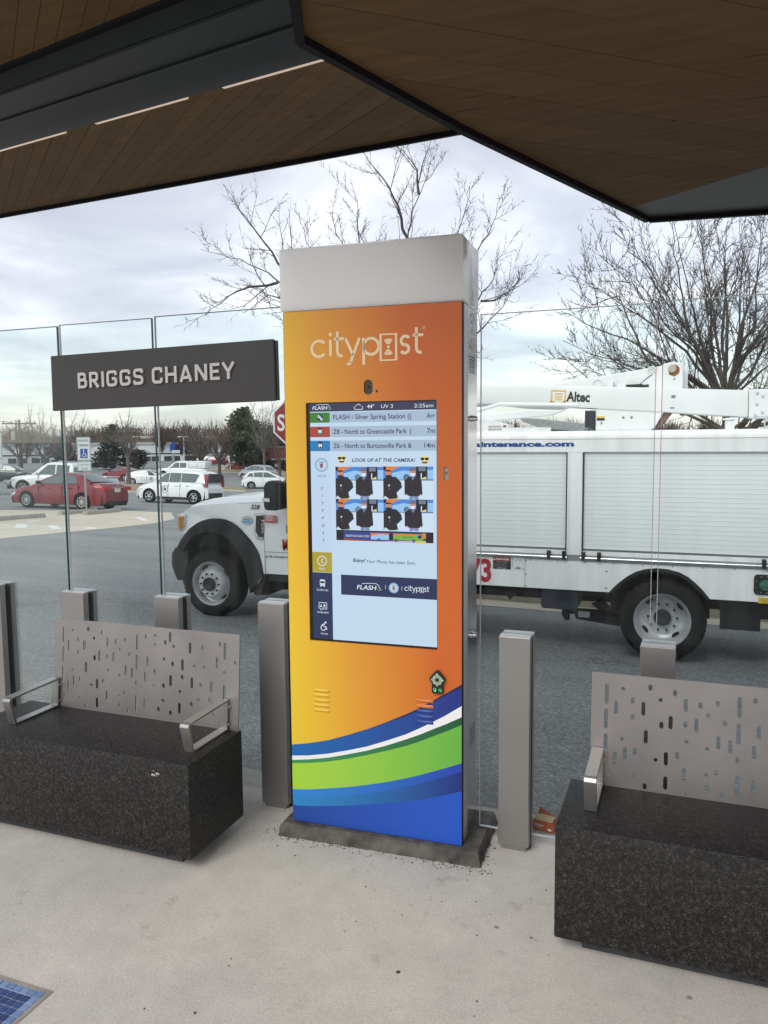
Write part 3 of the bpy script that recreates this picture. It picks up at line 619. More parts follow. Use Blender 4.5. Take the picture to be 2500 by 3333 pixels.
SCR.stroke([(-.218, 1.034), (-.206, 1.034)], .0026, EW, 3); SCR.stroke([(-.216, 1.023), (-.209, 1.034)], .0026, EW, 3); SCR.stroke([(-.207, 1.023), (-.215, 1.033)], .0026, EW, 3); SCR.circ(-.212, 1.038, .0018, EW, 3, n=6)
SCR.text('Languages', -.219, 1.001, .0125, EW, 3, width=.050, align='C')
SCR.circ(-.2085, .962, .0042, EW, 3); SCR.arc(-.2185, .939, .0105, 100, 380, .0034, EW, 3); SCR.stroke([(-.213, .958), (-.217, .946), (-.2065, .944), (-.203, .932)], .0036, EW, 3); SCR.stroke([(-.213, .957), (-.222, .953), (-.226, .946)], .0032, EW, 3)
SCR.text('Access', -.2145, .9115, .0125, EW, 3, width=.032, align='C')
# heading with two faces
SCR.text('LOOK UP AT THE CAMERA!', .045, 1.620, .0195, INK, 3, width=.258, shear=.22, bold=.022, align='C')
def face(u, v):
    SCR.circ(u, v, .0168, YEL, 3); SCR.poly([(u - .013, v - .004), (u + .013, v - .004), (u + .009, v - .013), (u - .009, v - .013)], E_('mouth', (70, 34, 20)), 4); SCR.rect(u - .010, u + .010, v - .0065, v - .0042, EW, 5)
    SCR.rect(u - .0175, u + .0175, v + .0055, v + .0085, EK, 4); SCR.circ(u - .0085, v + .004, .0075, EK, 4, .0058); SCR.circ(u + .0085, v + .004, .0075, EK, 4, .0058)
face(-.1275, 1.630); face(.215, 1.627)
# four copies of the souvenir picture
def person_print(u, v, k, left, W_):
    X = lambda a: u + a * W_; Y = lambda a: v + a * k
    if left:
        SCR.poly([(X(.0), Y(.0)), (X(.0), Y(.62)), (X(.10), Y(.70)), (X(.26), Y(.68)), (X(.36), Y(.52)), (X(.38), Y(.36)), (X(.27), Y(.20)), (X(.30), Y(.02)), (X(.12), Y(.0)), (X(.03), Y(.10))], JKT, 5)
        SCR.poly([(X(.22), Y(.0)), (X(.30), Y(.07)), (X(.31), Y(.03)), (X(.26), Y(.0))], LGR, 6)
        SCR.poly([(X(.08), Y(.60)), (X(.15), Y(.60)), (X(.135), Y(.42)), (X(.10), Y(.42))], EK, 6); SCR.rect(X(.10), X(.118), Y(.40), Y(.44), EW, 7); SCR.rect(X(.122), X(.132), Y(.39), Y(.45), EW, 7); SCR.rect(X(.122), X(.130), Y(.26), Y(.36), GRY, 7)
        SCR.circ(X(.105), Y(.78), .068 * W_, SKIN, 6, .115 * k); SCR.poly([(X(.04), Y(.80)), (X(.05), Y(.88)), (X(.10), Y(.90)), (X(.16), Y(.88)), (X(.172), Y(.80)), (X(.16), Y(.845)), (X(.05), Y(.845))], EK, 7)
        SCR.poly([(X(.045), Y(.735)), (X(.165), Y(.735)), (X(.155), Y(.68)), (X(.105), Y(.66)), (X(.055), Y(.68))], EK, 7)
    else:
        SCR.poly([(X(.52), Y(.0)), (X(.53), Y(.12)), (X(.70), Y(.12)), (X(.71), Y(.0)), (X(.63), Y(.0)), (X(.615), Y(.06)), (X(.60), Y(.0))], JEAN, 5)
        SCR.poly([(X(.43), Y(.15)), (X(.43), Y(.58)), (X(.53), Y(.70)), (X(.68), Y(.70)), (X(.77), Y(.60)), (X(.79), Y(.16)), (X(.745), Y(.15)), (X(.72), Y(.10)), (X(.52), Y(.10)), (X(.47), Y(.15))], JKT, 6)
        SCR.circ(X(.455), Y(.13), .02 * k, SKIN, 6, n=8); SCR.circ(X(.765), Y(.13), .02 * k, SKIN, 6, n=8)
        SCR.poly([(X(.55), Y(.71)), (X(.65), Y(.71)), (X(.60), Y(.57))], GRY, 7)
        for yy in (.2, .35, .5): SCR.circ(X(.60), Y(yy), .006 * k, GRY, 7, n=6)
        SCR.circ(X(.60), Y(.81), .056 * W_, SKIN, 7, .11 * k); SCR.poly([(X(.55), Y(.80)), (X(.65), Y(.80)), (X(.64), Y(.72)), (X(.60), Y(.70)), (X(.56), Y(.72))], EW, 8)
        SCR.poly([(X(.53), Y(.87)), (X(.545), Y(.95)), (X(.60), Y(.97)), (X(.65), Y(.95)), (X(.665), Y(.87))], CAPC, 8)
for i, (u0, u1, v0, v1) in enumerate(((-.155, .046, 1.472, 1.600), (.0465, .249, 1.474, 1.602), (-.155, .046, 1.3475, 1.4715), (.0465, .249, 1.350, 1.4735))):
    k = (v1 - v0); W_ = u1 - u0
    SCR.rect(u0, u1, v0, v1, ROAD, 2); SCR.rect(u0, u1, v0 + .60 * k, v1, BUSB, 3); SCR.rect(u0, u1, v0 + .575 * k, v0 + .605 * k, GRY, 4)
    SCR.poly([(u0 + .06 * W_, v1), (u0 + .34 * W_, v1), (u0 + .18 * W_, v0 + .88 * k), (u0 + .06 * W_, v0 + .86 * k)], ORG, 4); SCR.rect(u0, u0 + .055 * W_, v0 + .88 * k, v1, EK, 4)
    SCR.poly([(u0 + .18 * W_, v0 + .60 * k), (u0 + .60 * W_, v0 + .60 * k), (u0 + .62 * W_, v0 + .84 * k), (u0 + .40 * W_, v0 + .88 * k), (u0 + .18 * W_, v0 + .80 * k)], BUSL, 4)
    SCR.circ(u0 + .47 * W_, v0 + .67 * k, .10 * k, EK, 4); SCR.circ(u0 + .475 * W_, v0 + .655 * k, .055 * k, GRY, 5)
    SCR.rect(u0 + .66 * W_, u0 + .88 * W_, v0 + .62 * k, v1, EK, 4); SCR.rect(u0 + .71 * W_, u0 + .85 * W_, v0 + .86 * k, v0 + .98 * k, GRY, 5); SCR.poly([(u0 + .75 * W_, v0 + .62 * k), (u0 + .86 * W_, v0 + .62 * k), (u0 + .86 * W_, v0 + .70 * k)], YEL, 5); SCR.rect(u0 + .755 * W_, u0 + .775 * W_, v0 + .62 * k, v0 + .80 * k, EW, 5)
    SCR.rect(u0 + .89 * W_, u1, v0 + .62 * k, v0 + .90 * k, BUSL, 4)
    person_print(u0, v0, k, True, W_); person_print(u0, v0, k, False, W_)
SCR.rect(-.155, .249, 1.3045, 1.3465, EK, 3); SCR.rect(-.124, .219, 1.3055, 1.342, E_('banner_blue', (40, 64, 140)), 4)
SCR.text('RIDETHEFLASH.COM', -.113, 1.3195, .0125, EW, 6, width=.098)
SCR.poly([(-.008, 1.312), (.068, 1.312), (.068, 1.338), (-.008, 1.338)], BUSL, 5); SCR.poly([(-.008, 1.326), (.03, 1.334), (.068, 1.331), (.068, 1.338), (-.008, 1.338)], ORG, 6); SCR.rect(.070, .084, 1.313, 1.338, EK, 5)
SCR.poly([(.086, 1.312), (.205, 1.312), (.209, 1.320), (.200, 1.338), (.086, 1.338)], LGR, 5); SCR.poly([(.086, 1.326), (.12, 1.335), (.19, 1.333), (.198, 1.338), (.086, 1.338)], ORG, 6); SCR.poly([(.186, 1.322), (.204, 1.322), (.199, 1.334), (.188, 1.334)], NAV2, 6); SCR.text('FLASH', .126, 1.3215, .009, NAV2, 7, width=.040, shear=.2)
for u in (.026, .098, .170): SCR.circ(u, 1.3115, .006, EK, 7); SCR.circ(u, 1.3115, .0035, GRY, 8)
SCR.poly([(-.124, 1.3055), (-.124, 1.314), (-.04, 1.309), (.04, 1.3065), (.04, 1.3055)], ER, 5); SCR.poly([(.0, 1.3055), (.12, 1.309), (.219, 1.312), (.219, 1.3055)], E_('lemon', (226, 214, 50)), 5); SCR.poly([(.205, 1.320), (.219, 1.322), (.219, 1.342), (.203, 1.342)], ORG, 5)
SCR.text('Enjoy!', -.085, 1.219, .0195, INK, 3, width=.050, shear=.2, bold=.025); SCR.text('Your Photo has been Sent.', -.030, 1.217, .0195, INK, 3, width=.206, shear=.2)
SCR.rect(-.138, .262, 1.082, 1.164, NAV2, 2); flash(-.070, 1.108, .100, EW, 3)
SCR.rect(.051, .0525, 1.1135, 1.131, EW, 3); SCR.rect(.1185, .120, 1.112, 1.1295, EW, 3); seal(.086, 1.1205, .021)
citylogo(SCR, .131, 1.113, .188, EW, 3)
SCR.build('screen_picture', screen)

# ================================================================== POSTS, GLASS, SIGN
def glass_post(x, top, w_=.133, label='', foot=True):
    t = thing('glass_clamp_post', (x, .246, 0), label, 'post', 'grey metal posts that hold the glass')
    o_ = (x, .246, 0)
    b = MB(); b.box(x, x + w_, .246, .283, .02 if foot else 0, top); b.build('front_shell', ALU, t, o_, bevel=.002)
    b = MB(); b.box(x + .004, x + w_ - .001, .2835, .3165, 0.0, top - .012); b.build('dark_core', DARKGAP, t, o_)
    b = MB(); b.box(x + .003, x + w_, .317, .350, .02, top - .001); b.build('rear_shell', ALU, t, o_, bevel=.002)
    b = MB(); b.box(x + .002, x + w_ - .002, .2545, .2925, top - .0005, top + .004); b.box(x + .004, x + w_, .3075, .349, top - .001, top + .004)
    b.build('top_cap', ALU_TOP, t, o_)
    b = MB(); b.box(x + .012, x + w_ - .012, .252, .345, -.001, .022); b.build('foot', ALU, t, o_)
    return t
glass_post(-2.355, .953, label='grey metal glass post cut by the left picture edge')
glass_post(-1.812, .945, .145, 'grey metal post behind the left bench, under the left end of the name sign')
glass_post(-1.236, .957, .140, 'grey metal post behind the left bench, nearer the right of its backrest')
glass_post(-.662, .967, .135, 'full height grey metal post half hidden by the left side of the kiosk')
glass_post(.460, .904, .128, 'full height grey metal post standing just right of the kiosk')
glass_post(1.009, .911, .128, 'grey metal post behind the right bench, before the rear truck wheel')
def pane(x0, x1, z0, z1, label, dark_right=True):
    t = thing('wind_screen', (x0, .30, z0), label, 'glass screen', 'clear glass wind screens')
    b = MB(); b.add([(x0, .294, z0), (x1, .294, z0), (x1, .294, z1), (x0, .294, z1), (x0, .306, z0), (x1, .306, z0), (x1, .306, z1), (x0, .306, z1)], [(0, 1, 2, 3), (5, 4, 7, 6)])
    b.build('pane', MATS['clear_glass'], t, (x0, .30, z0))
    b = MB()
    b.box(x1, x1 + .0025, .294, .306, z0, z1, glass_edge if dark_right else glass_edge_pale); b.box(x0 - .0025, x0, .294, .306, z0, z1, glass_edge_pale)
    b.box(x0, x1, .294, .306, z1, z1 + .0025, glass_edge if dark_right else glass_edge_pale); b.box(x0, x1, .294, .306, z0 - .0025, z0, glass_edge_pale)
    b.build('polished_edge', None, t, (x0, .30, z0))
pane(-2.95, -1.803, .06, 2.283, 'clear glass panel at the far left, ending at the left end of the sign')
pane(-1.786, -1.231, .06, 2.288, 'narrow clear glass panel behind the name sign, between the two left posts')
pane(-1.211, -.445, .06, 2.294, 'clear glass panel between the name sign and the kiosk')
pane(.371, 1.040, .06, 2.203, 'clear glass panel right of the kiosk, before the truck body', False)
pane(1.066, 2.25, .06, 2.209, 'clear glass panel at the right, behind the right bench', False)
# station name sign
sg = thing('station_name_sign', (-1.18, .25, 2.0), 'long dark grey sign reading BRIGGS CHANEY in raised silver letters on the glass', 'sign')
o_ = (-1.18, .25, 2.0)
b = MB(); b.prism([(-1.811, 1.863), (-.5515, 1.882), (-.556, 2.152), (-1.808, 2.134)], [], lambda u, v, d: (u, d, v), .252, .268); b.build('face_plate', CHARCOAL, sg, o_, bevel=.002)
b = MB(); b.prism([(-1.80, 1.868), (-.549, 1.886), (-.552, 2.148), (-1.80, 2.130)], [], lambda u, v, d: (u, d, v), .269, .2935); b.build('back_tray', BLACK, sg, o_)
# letters, each its own part: drawn as bent strokes
GL = {'B': (.53, [[(.0825, 0), (.0825, 1)], [(.0825, .9175), (.41, .9175), (.41, .525), (.0825, .525)], [(.0825, .525), (.45, .525), (.45, .0825), (.0825, .0825)]]),
 'R': (.56, [[(.0825, 0), (.0825, 1)], [(.0825, .9175), (.43, .9175), (.43, .455), (.0825, .455)], [(.25, .455), (.48, 0)]]), 'I': (.165, [[(.0825, 0), (.0825, 1)]]),
 'G': (.60, [[(.51, .70), (.51, .9175), (.0825, .9175), (.0825, .0825), (.5175, .0825), (.5175, .49), (.31, .49)]]), 'S': (.56, [[(.47, .73), (.47, .9175), (.0925, .9175), (.0925, .54), (.4775, .47), (.4775, .0825), (.0825, .0825), (.0825, .27)]]),
 'C': (.57, [[(.49, .67), (.49, .9175), (.0825, .9175), (.0825, .0825), (.49, .0825), (.49, .33)]]), 'H': (.60, [[(.0825, 0), (.0825, 1)], [(.5175, 0), (.5175, 1)], [(.0825, .51), (.5175, .51)]]),
 'A': (.66, [[(.085, 0), (.33, 1)], [(.575, 0), (.33, 1)], [(.16, .26), (.50, .26)]]), 'N': (.62, [[(.0825, 0), (.0825, 1)], [(.5375, 0), (.5375, 1)], [(.09, .98), (.53, .02)]]),
 'E': (.47, [[(.0825, 0), (.0825, 1)], [(.0825, .9175), (.47, .9175)], [(.0825, .51), (.43, .51)], [(.0825, .0825), (.47, .0825)]]), 'Y': (.62, [[(.06, 1), (.31, .45)], [(.56, 1), (.31, .45)], [(.31, .50), (.31, 0)]])}
def rounded(pts, r_=.2, n=6):
    if len(pts) < 4: return pts
    o = [pts[0]]
    for a, c, d in zip(pts, pts[1:], pts[2:]):
        a, c, d = Vector(a), Vector(c), Vector(d); q = min(r_, (a - c).length * .5, (d - c).length * .5); s = c + (a - c).normalized() * q; e_ = c + (d - c).normalized() * q
        for i in range(n + 1): k = i / n; o.append(tuple(s * (1 - k) ** 2 + c * 2 * k * (1 - k) + e_ * k * k))
    return o + [pts[-1]]
def letters(st, u0, u1, v0, dv, h, y, parent, off, m):
    gap, space = .15, .46; tw = sum(GL[c][0] for c in st if c != ' '); ng = len(st) - 1
    kx = ((u1 - u0) / h - ng * gap - space) / tw; x = 0
    for ch in st:
        if ch == ' ': x += space; continue
        wd, strokes = GL[ch]; b = MB()
        for si, sp in enumerate(strokes):
            P_ = [Vector(q) for q in rounded([(a * kx, c) for a, c in sp])]; n = len(P_); Lf, Rt = [], []
            for i in range(n):
                a = P_[max(0, i - 1)]; c = P_[min(n - 1, i + 1)]; d = (c - a).normalized(); nn = Vector((-d.y, d.x)) * .092; Lf.append(P_[i] + nn); Rt.append(P_[i] - nn)
            def W3(q, yy): return (u0 + (x + q.x) * h, yy, v0 + dv * (x + q.x) * h / (u1 - u0) + q.y * h)
            y0 = y + si * .0004; vs = [W3(q, y0) for q in Lf] + [W3(q, y0) for q in Rt] + [W3(q, y + .010) for q in Lf] + [W3(q, y + .010) for q in Rt]
            F = []
            for i in range(n - 1): F += [(i, i + 1, n + i + 1, n + i), (i, i + 1, 2 * n + i + 1, 2 * n + i), (n + i, n + i + 1, 3 * n + i + 1, 3 * n + i)]
            F += [(0, n, 3 * n, 2 * n), (n - 1, 2 * n - 1, 4 * n - 1, 3 * n - 1)]
            b.add(vs, F)
        b.build('raised_letter', m, parent, off); x += wd * kx + gap
letters('BRIGGS CHANEY', -1.638, -.736, 1.969, .017, .0745, .2415, sg, o_, LETTER)

# ================================================================== BENCHES
SLOTS = [(310,380,30),(358,418,92),(422,392,14),(524,383,30),(615,403,30),(392,477,62),(457,443,30),(496,478,62),(561,436,14),(652,457,62),(705,453,30),(766,443,28),(842,455,95),(897,422,28),(954,415,14),(1046,422,62),(1016,453,30),(952,465,14),(1066,475,14),(1165,482,66),(1240,478,30),(1343,455,30),(1371,495,100),(731,497,14),(455,515,30),(791,527,28),(353,528,92),(562,548,32),(596,535,62),(649,540,30),(689,543,62),(837,572,95),(906,562,62),(1006,548,14),(1058,575,30),(1118,580,66),(1190,586,14),(1249,590,14),(1324,563,66),(1429,560,28),(503,603,62),(413,616,14),(652,617,14),(300,630,14),(349,640,92),(766,615,62),(807,632,62),(889,652,62),(950,620,30),(1115,650,30),(1366,618,14),(422,682,62),(461,671,30),(726,646,14),(617,680,32),(576,697,62),(832,689,30),(1044,672,66),(1000,702,30),(943,702,14),(1173,683,66),(1227,692,30),(1290,700,66),(1363,740,100),(538,704,14),(384,705,62),(1099,733,14),(640,764,62),(755,749,30),(720,762,14),(457,777,14),(356,772,28),(572,806,62),(829,806,98),(883,805,62),(995,787,14),(1213,779,14),(1279,777,30),(1168,805,30),(722,820,32),(644,849,14),(776,850,30),(1095,830,66),(966,838,30),(1040,858,30),(1297,858,30),(1358,865,105),(1241,862,30),(495,825,30)]
def slot_uv(px, py):
    # corners of the plate as seen: solve the bilinear map by iteration
    A = (303, 322); B = (1455, 400); C_ = (283, 820); D = (1440, 955); u = v = .5
    for _ in range(20):
        x = (A[0] * (1 - u) + B[0] * u) * (1 - v) + (C_[0] * (1 - u) + D[0] * u) * v
        y = (A[1] * (1 - u) + B[1] * u) * (1 - v) + (C_[1] * (1 - u) + D[1] * u) * v
        u += (px - x) / 1150; v += (py - y) / (500 + 55 * u)
    return u, v, 500 + 55 * u
def bench(corner, side, depth, length, back_x0, back_x1, ztop, label, flip):
    """corner: the front end corner seen in the picture; side=-1 the block runs to the left of it"""
    cx, cy = corner; x0, x1 = (cx - length, cx) if side < 0 else (cx, cx + length)
    t = thing('granite_bench', ((x0 + x1) / 2, cy + depth / 2, 0), label, 'bench', 'granite benches on the platform'); off = tuple(t.location)
    zs, zb = .4435, .054
    b = MB(); b.box(x0, x1, cy, cy + depth, zb, zs); b.build('granite_block', MATS['granite'], t, off, bevel=.006, smooth=40)
    b = MB(); b.box(x0 + .085, x1 - .085, cy + .06, cy + depth - .05, -.001, zb); b.build('recessed_base', mat('bench_base', (0.05, 0.05, 0.052), 0.8, var=.3), t, off)
    # back plate with slots
    H = ztop - zs + .02; W_ = back_x1 - back_x0; yb = cy + depth - .016; lean = .035
    holes = []
    for px, py, L in SLOTS:
        u, v, hpx = slot_uv(px, py); 
        uu = u * W_; vv = (1 - v) * (ztop - zs) + .02; hl = max(.0105, L / hpx * (ztop - zs) / 2); r_ = .0068
        if L < 20: hl = r_ + .001
        if vv - hl < .006 or vv + hl > H - .006 or uu < .010 or uu > W_ - .010: continue
        holes.append([(uu + r_ * math.cos(R(a)), vv + (hl - r_) * (1 if a <= 180 else -1) + r_ * math.sin(R(a))) for a in (0, 36, 72, 108, 144, 180, 181, 216, 252, 288, 324, 359)])
    b = MB(); b.prism([(0, 0), (W_, 0), (W_, H), (0, H)], holes, lambda u, v, d: (back_x0 + u, yb + v / H * lean + d, zs - .02 + v), -.006, 0)
    b.build('slotted_back', BRUSHED, t, off)
    # armrests: flat bar loops
    def arm(xc, w_=.042):
        yf = cy + (.125 if flip else .100); ybk = yb - .010; th = .009; zt = zs + .130
        b = MB()
        out_ = [(yf + .012, zs + .0005), (ybk, zs + .0005), (ybk + .012, zt + .008), (yf - .018 + .02, zt), (yf - .018 + .006, zt - .004), (yf - .018, zt - .016)]
        inn = [(yf + .012 + th, zs + th), (ybk - th, zs + th), (ybk + .010 - th, zt - th + .006), (yf - .005 + th, zt - th - .001), (yf - .008 + th, zt - th - .004), (yf - .010 + th, zt - th - .012)]
        b.prism(out_, [inn], lambda u, v, d: (d, u, v), xc - w_ / 2, xc + w_ / 2)
        a_ = b.build('armrest', BARSTEEL, t, off, bevel=.0015)
        b = MB()
        for zz in (zs + .03, zs + .105): b.tube((xc + w_ / 2 + .006, ybk - .006, zz), (xc + w_ / 2 + .006, ybk + .010, zz), .004, .004, 8, None, True)
        b.box(xc - .004, xc + w_ / 2 + .012, ybk + .0125, ybk + .0165, zs + .004, zs + .128)
        b.build('mounting_bolts', BARSTEEL, a_, off)
    for xa in ((back_x0 + .012, back_x1 - .068) if not flip else (back_x0 + .028, back_x1 - .045)): arm(xa)
    return t
bench((-.634, -.362), -1, .400, 1.20, -1.662, -.640, .864, 'dark granite bench with slotted steel back under the name sign, at the left', False)
bench((.783, -.350), 1, .380, 1.20, .853, 1.905, .852, 'dark granite bench with slotted steel back at the right edge, before the truck wheel', True)
b = MB()
for k in range(9):
    a = rnd.uniform(0, 6.28); r_ = rnd.uniform(.002, .008); cx, cz = -.79 + rnd.gauss(0, .014), .385 + rnd.gauss(0, .008)
    b.prism([(cx + r_ * math.cos(a + q), cz + r_ * .7 * math.sin(a + q)) for q in (0, 1.3, 2.7, 4.2, 5.3)], [], lambda u, v, d: (u, d, v), -.3628, -.3622)
tag(b.build('white_smear', mat('bird_white', (.55, .55, .53), .9)), 'small white smear on the front of the left granite bench', 'stain')

# ================================================================== BLUE TILE INLAY
TX, TY = -.662, -1.092
ti = thing('tile_inlay', (TX - .2, TY - .2, 0), 'corner of blue mosaic tile inlay set in the concrete floor', 'floor tiles'); off = tuple(ti.location)
GROUT = mat('tile_grout', (0.36, 0.40, 0.50), 0.9, var=.1); TFR = mat('tile_frame', (0.30, 0.275, 0.235), 0.8, var=.2)
b = MB(); b.box(TX - .46, TX, TY - .40, TY, -.02, .0015); b.build('grout_bed', GROUT, ti, off)
b = MB(); b.box(TX - .46, TX + .014, TY + .0005, TY + .014, -.02, .003); b.box(TX + .0005, TX + .014, TY - .40, TY, -.02, .003); b.build('inlay_frame', TFR, ti, off)
T_N = [mat('tile_navy_%d' % i, tuple(q * .75 for q in c), .25, coat=.3) for i, c in enumerate([srgb(52, 80, 138), srgb(60, 90, 150), srgb(46, 72, 126)])]; T_L = [mat('tile_pale_%d' % i, tuple(q * .8 for q in c), .25, coat=.3) for i, c in enumerate([srgb(126, 152, 198), srgb(136, 162, 206), srgb(118, 144, 190)])]
tm = {}
for i in range(16):
    for j in range(13):
        m = rnd.choice(T_L if (i == 0 or j == 0) else T_N)
        if m not in tm:
            b = MB(); b.box(-.0122, .0122, -.0122, .0122, -.004, .0042); tm[m] = b.mesh('tile', m, bevel=.0012)
        o = link('tile', tm[m], ti); o.location = (TX - .0155 - i * .0278 - off[0], TY - .0155 - j * .0278 - off[1], rnd.uniform(-.0005, .0005))

# ================================================================== FLOOR LITTER
b = MB(); LEAFM = mat('dry_leaf', (0.085, 0.065, 0.05), .9, var=.4, scale=60)
def chip(x, y, s):
    a = rnd.uniform(0, 6.28); n = 6; q = [rnd.uniform(.6, 1.1) for _ in range(n)]; el = rnd.uniform(.4, .9)
    pts = [(s * q[i] * math.cos(6.28 * i / n), s * el * q[i] * math.sin(6.28 * i / n)) for i in range(n)]
    pts = [(x + c * math.cos(a) - d * math.sin(a), y + c * math.sin(a) + d * math.cos(a)) for c, d in pts]
    b.add([(c, d, .0008) for c, d in pts] + [(x, y, .0012 + s * .35)], [(i, (i + 1) % n, n) for i in range(n)])
for x, y, s in [(.33, -.62, .010), (.24, -.33, .006), (.52, -.35, .005), (.60, -.66, .006), (.62, -.82, .010), (.05, -.21, .007), (-.21, -.75, .005), (.02, -1.2, .006), (.70, -.30, .007), (-.31, -.1, .006), (-.36, .02, .008), (.35, -.2, .005), (.47, -.16, .006), (.1, -.42, .004), (1.0, -.95, .006), (.72, -1.05, .008), (.86, -1.2, .005), (-.18, -1.0, .008)]: chip(x, y, s)
for k in range(150):
    x, y = rnd.uniform(-1.2, 1.6), rnd.uniform(-1.7, .5) if k < 90 else rnd.uniform(-.2, .55)
    chip(x, y, abs(rnd.gauss(0, .0018)) + .0012)
tag(b.build('floor_litter', LEAFM), 'scattered dark leaf bits and grit on the concrete floor', 'litter', kind='stuff')
DIRT = mat('dark_dirt', (0.055, 0.05, 0.042), .95, var=.5, scale=50)
b = MB()
for k in range(420):
    side = rnd.random()
    if side < .66: s_, d_ = rnd.uniform(-.47, .49), -.046 - abs(rnd.gauss(0, .028))
    elif side < .86: s_, d_ = .448 + abs(rnd.gauss(0, .022)), rnd.uniform(-.08, .36)
    else: s_, d_ = -.43 - abs(rnd.gauss(0, .04)), rnd.uniform(-.05, .34)
    M = kiosk.matrix_basis if 0 else (Matrix.Translation((-0.02875, 0.0886, 0)) @ Matrix.Rotation(R(2.835), 4, 'Z'))
    q = M @ Vector((s_ * KS, d_ * KS, 0)); s = abs(rnd.gauss(0, .0026)) + .001
    if s > .008: s = .008
    b_ = b; chip(q.x, q.y, s)
tag(b.build('dirt_crumbs', DIRT), 'dark dirt crumbs lying round the foot of the kiosk', 'dirt', kind='stuff')
# torn orange carton
bx = thing('torn_carton', (.622, .475, 0), 'torn open orange cardboard carton lying by the post right of the kiosk', 'box', rz=R(-12)); off = (0, 0, 0)
CO = mat('carton_orange', (0.42, 0.085, 0.03), .6, var=.1, scale=20); CI = mat('carton_inside', (0.42, 0.32, 0.2), .8, var=.1)
b = MB(); b.box(-.062, .052, -.03, -.028, 0, .058, CO); b.box(.050, .052, -.0275, .04, 0, .058, CO); b.box(-.062, .05, .038, .04, 0, .058, CI); b.box(-.062, .05, -.0275, .0375, .001, .003, CI); b.build('carton_body', None, bx); bx.scale = (.85, .85, .8)
b = MB(); b.add([(-.06, .04, .058), (.05, .04, .058), (.0, .055, .066), (-.055, .060, .088)], [(0, 1, 2, 3)], CO)
b.add([(-.06, -.03, .0585), (.045, -.03, .0585), (.048, .012, .075), (-.052, .018, .07)], [(0, 1, 2, 3)], CI); b.build('carton_flap', None, bx)
pr = Print(lambda u, v, d: (u, -.0302 + d, v))
pr.rect(-.05, .0, .030, .034, LINEW, 1); pr.rect(-.05, -.01, .020, .0235, LINEW, 1); pr.rect(.022, .04, .01, .022, LINEW, 1); pr.build('carton_print', bx)
sc = thing('crumpled_wrapper', (.80, .50, 0), 'crumpled pale plastic wrapper behind the right bench corner', 'litter')
b = MB(); rr = [[(.03 * math.sin(a) * (1 + .5 * noise.noise((a, c * .9, 1))) * math.cos(c), .03 * math.sin(a) * (1 + .5 * noise.noise((c, a, 4))) * math.sin(c), .03 + .03 * math.cos(a) * (1 + .6 * noise.noise((c * 2, a, 9)))) for c in [i * .7854 for i in range(9)]] for a in [i * .45 for i in range(8)]]
b.grid(rr); b.build('wrapper_skin', mat('pale_plastic', (.6, .6, .57), .3), sc)

# ================================================================== CANOPY
CAM = Vector((1.15, -2.847, 1.71)); Dv = Vector((-.958, .274, .080)).normalized(); Ev = Vector((.275, .961, 0)); Ev = (Ev - Dv * Ev.dot(Dv)).normalized(); Wv = Ev.cross(Dv); Wv = Wv if Wv.z > 0 else -Wv
def cw_(s, e, h): return CAM + Dv * s + Ev * e + Wv * h      # along the roof, out to the road, up
canopy = thing('station_canopy', (0, 1.0, 3.0), 'dark steel and timber canopy roof over the platform', 'canopy'); coff = (0, 1.0, 3.0)
def roofplank(pts3, th, m):
    b = MB(); n = len(pts3); up = Vector((0, 0, th)); vs = [Vector(q) for q in pts3] + [Vector(q) + up for q in pts3]
    b.add(vs, [tuple(range(n)), tuple(range(2 * n - 1, n - 1, -1))] + [(i, (i + 1) % n, (i + 1) % n + n, i + n) for i in range(n)])
    return b.build('soffit_plank', m, canopy, coff)
def tanh_(a): return math.tan(R(a))
E0, E1 = 3.71, 2.63
H0, H1 = E0 * tanh_(21.36), E1 * tanh_(28.3)
step = .187; sl = 2.135
def wing(Ea, Ha, Eb, Hb, s0, s1, m):
    k = s0
    while k < s1:
        sh = sl * (Ea - Eb); g = .0025
        pts = [cw_(k + g, Eb, Hb), cw_(k + step - g, Eb, Hb), cw_(k + step - g + sh, Ea, Ha), cw_(k + g + sh, Ea, Ha)]
        if rnd.random() < .5 and step:   # boards are laid with small level differences
            dz = Vector((0, 0, rnd.uniform(-.0015, .0015))); pts = [q + dz for q in pts]
        roofplank(pts, .02, m); k += step
wing(E0, H0, E1, H1, -3.2, 7.5, MATS['soffit_timber'])
Hn = 2.1 * tanh_(35.5)
wing(2.095, Hn, .75, Hn + .30, -1.0, 8.0, MATS['soffit_timber_warm'])
# steel edge beam between the two timber wings
prof = [(2.63, H1 - .002), (2.58, 2.58 * tanh_(28.3) - .004), (2.47, 2.47 * tanh_(29.4) - .012), (2.34, 2.34 * tanh_(31.0) - .004), (2.14, 2.14 * tanh_(33.1)), (2.10, 2.10 * tanh_(33.6)), (2.10, Hn + .10), (2.63, H1 + .12)]
b = MB(); b.grid([[cw_(s_, e_, h_) for e_, h_ in prof + prof[:1]] for s_ in (-3.4, 0, 4, 8.5)]); b.build('edge_beam', STEELBEAM, canopy, coff, smooth=25)
b = MB()
for e_, h_ in ((2.335, 2.335 * tanh_(31.0) - .010), (2.115, 2.115 * tanh_(33.25) - .006)):
    b.grid([[cw_(s_, e_ + a, h_ + c) for a, c in ((-.012, 0), (.012, 0), (.012, .012), (-.012, .012), (-.012, 0))] for s_ in (-3.4, 8.5)])
b.build('beam_seam', STEELBEAM, canopy, coff)
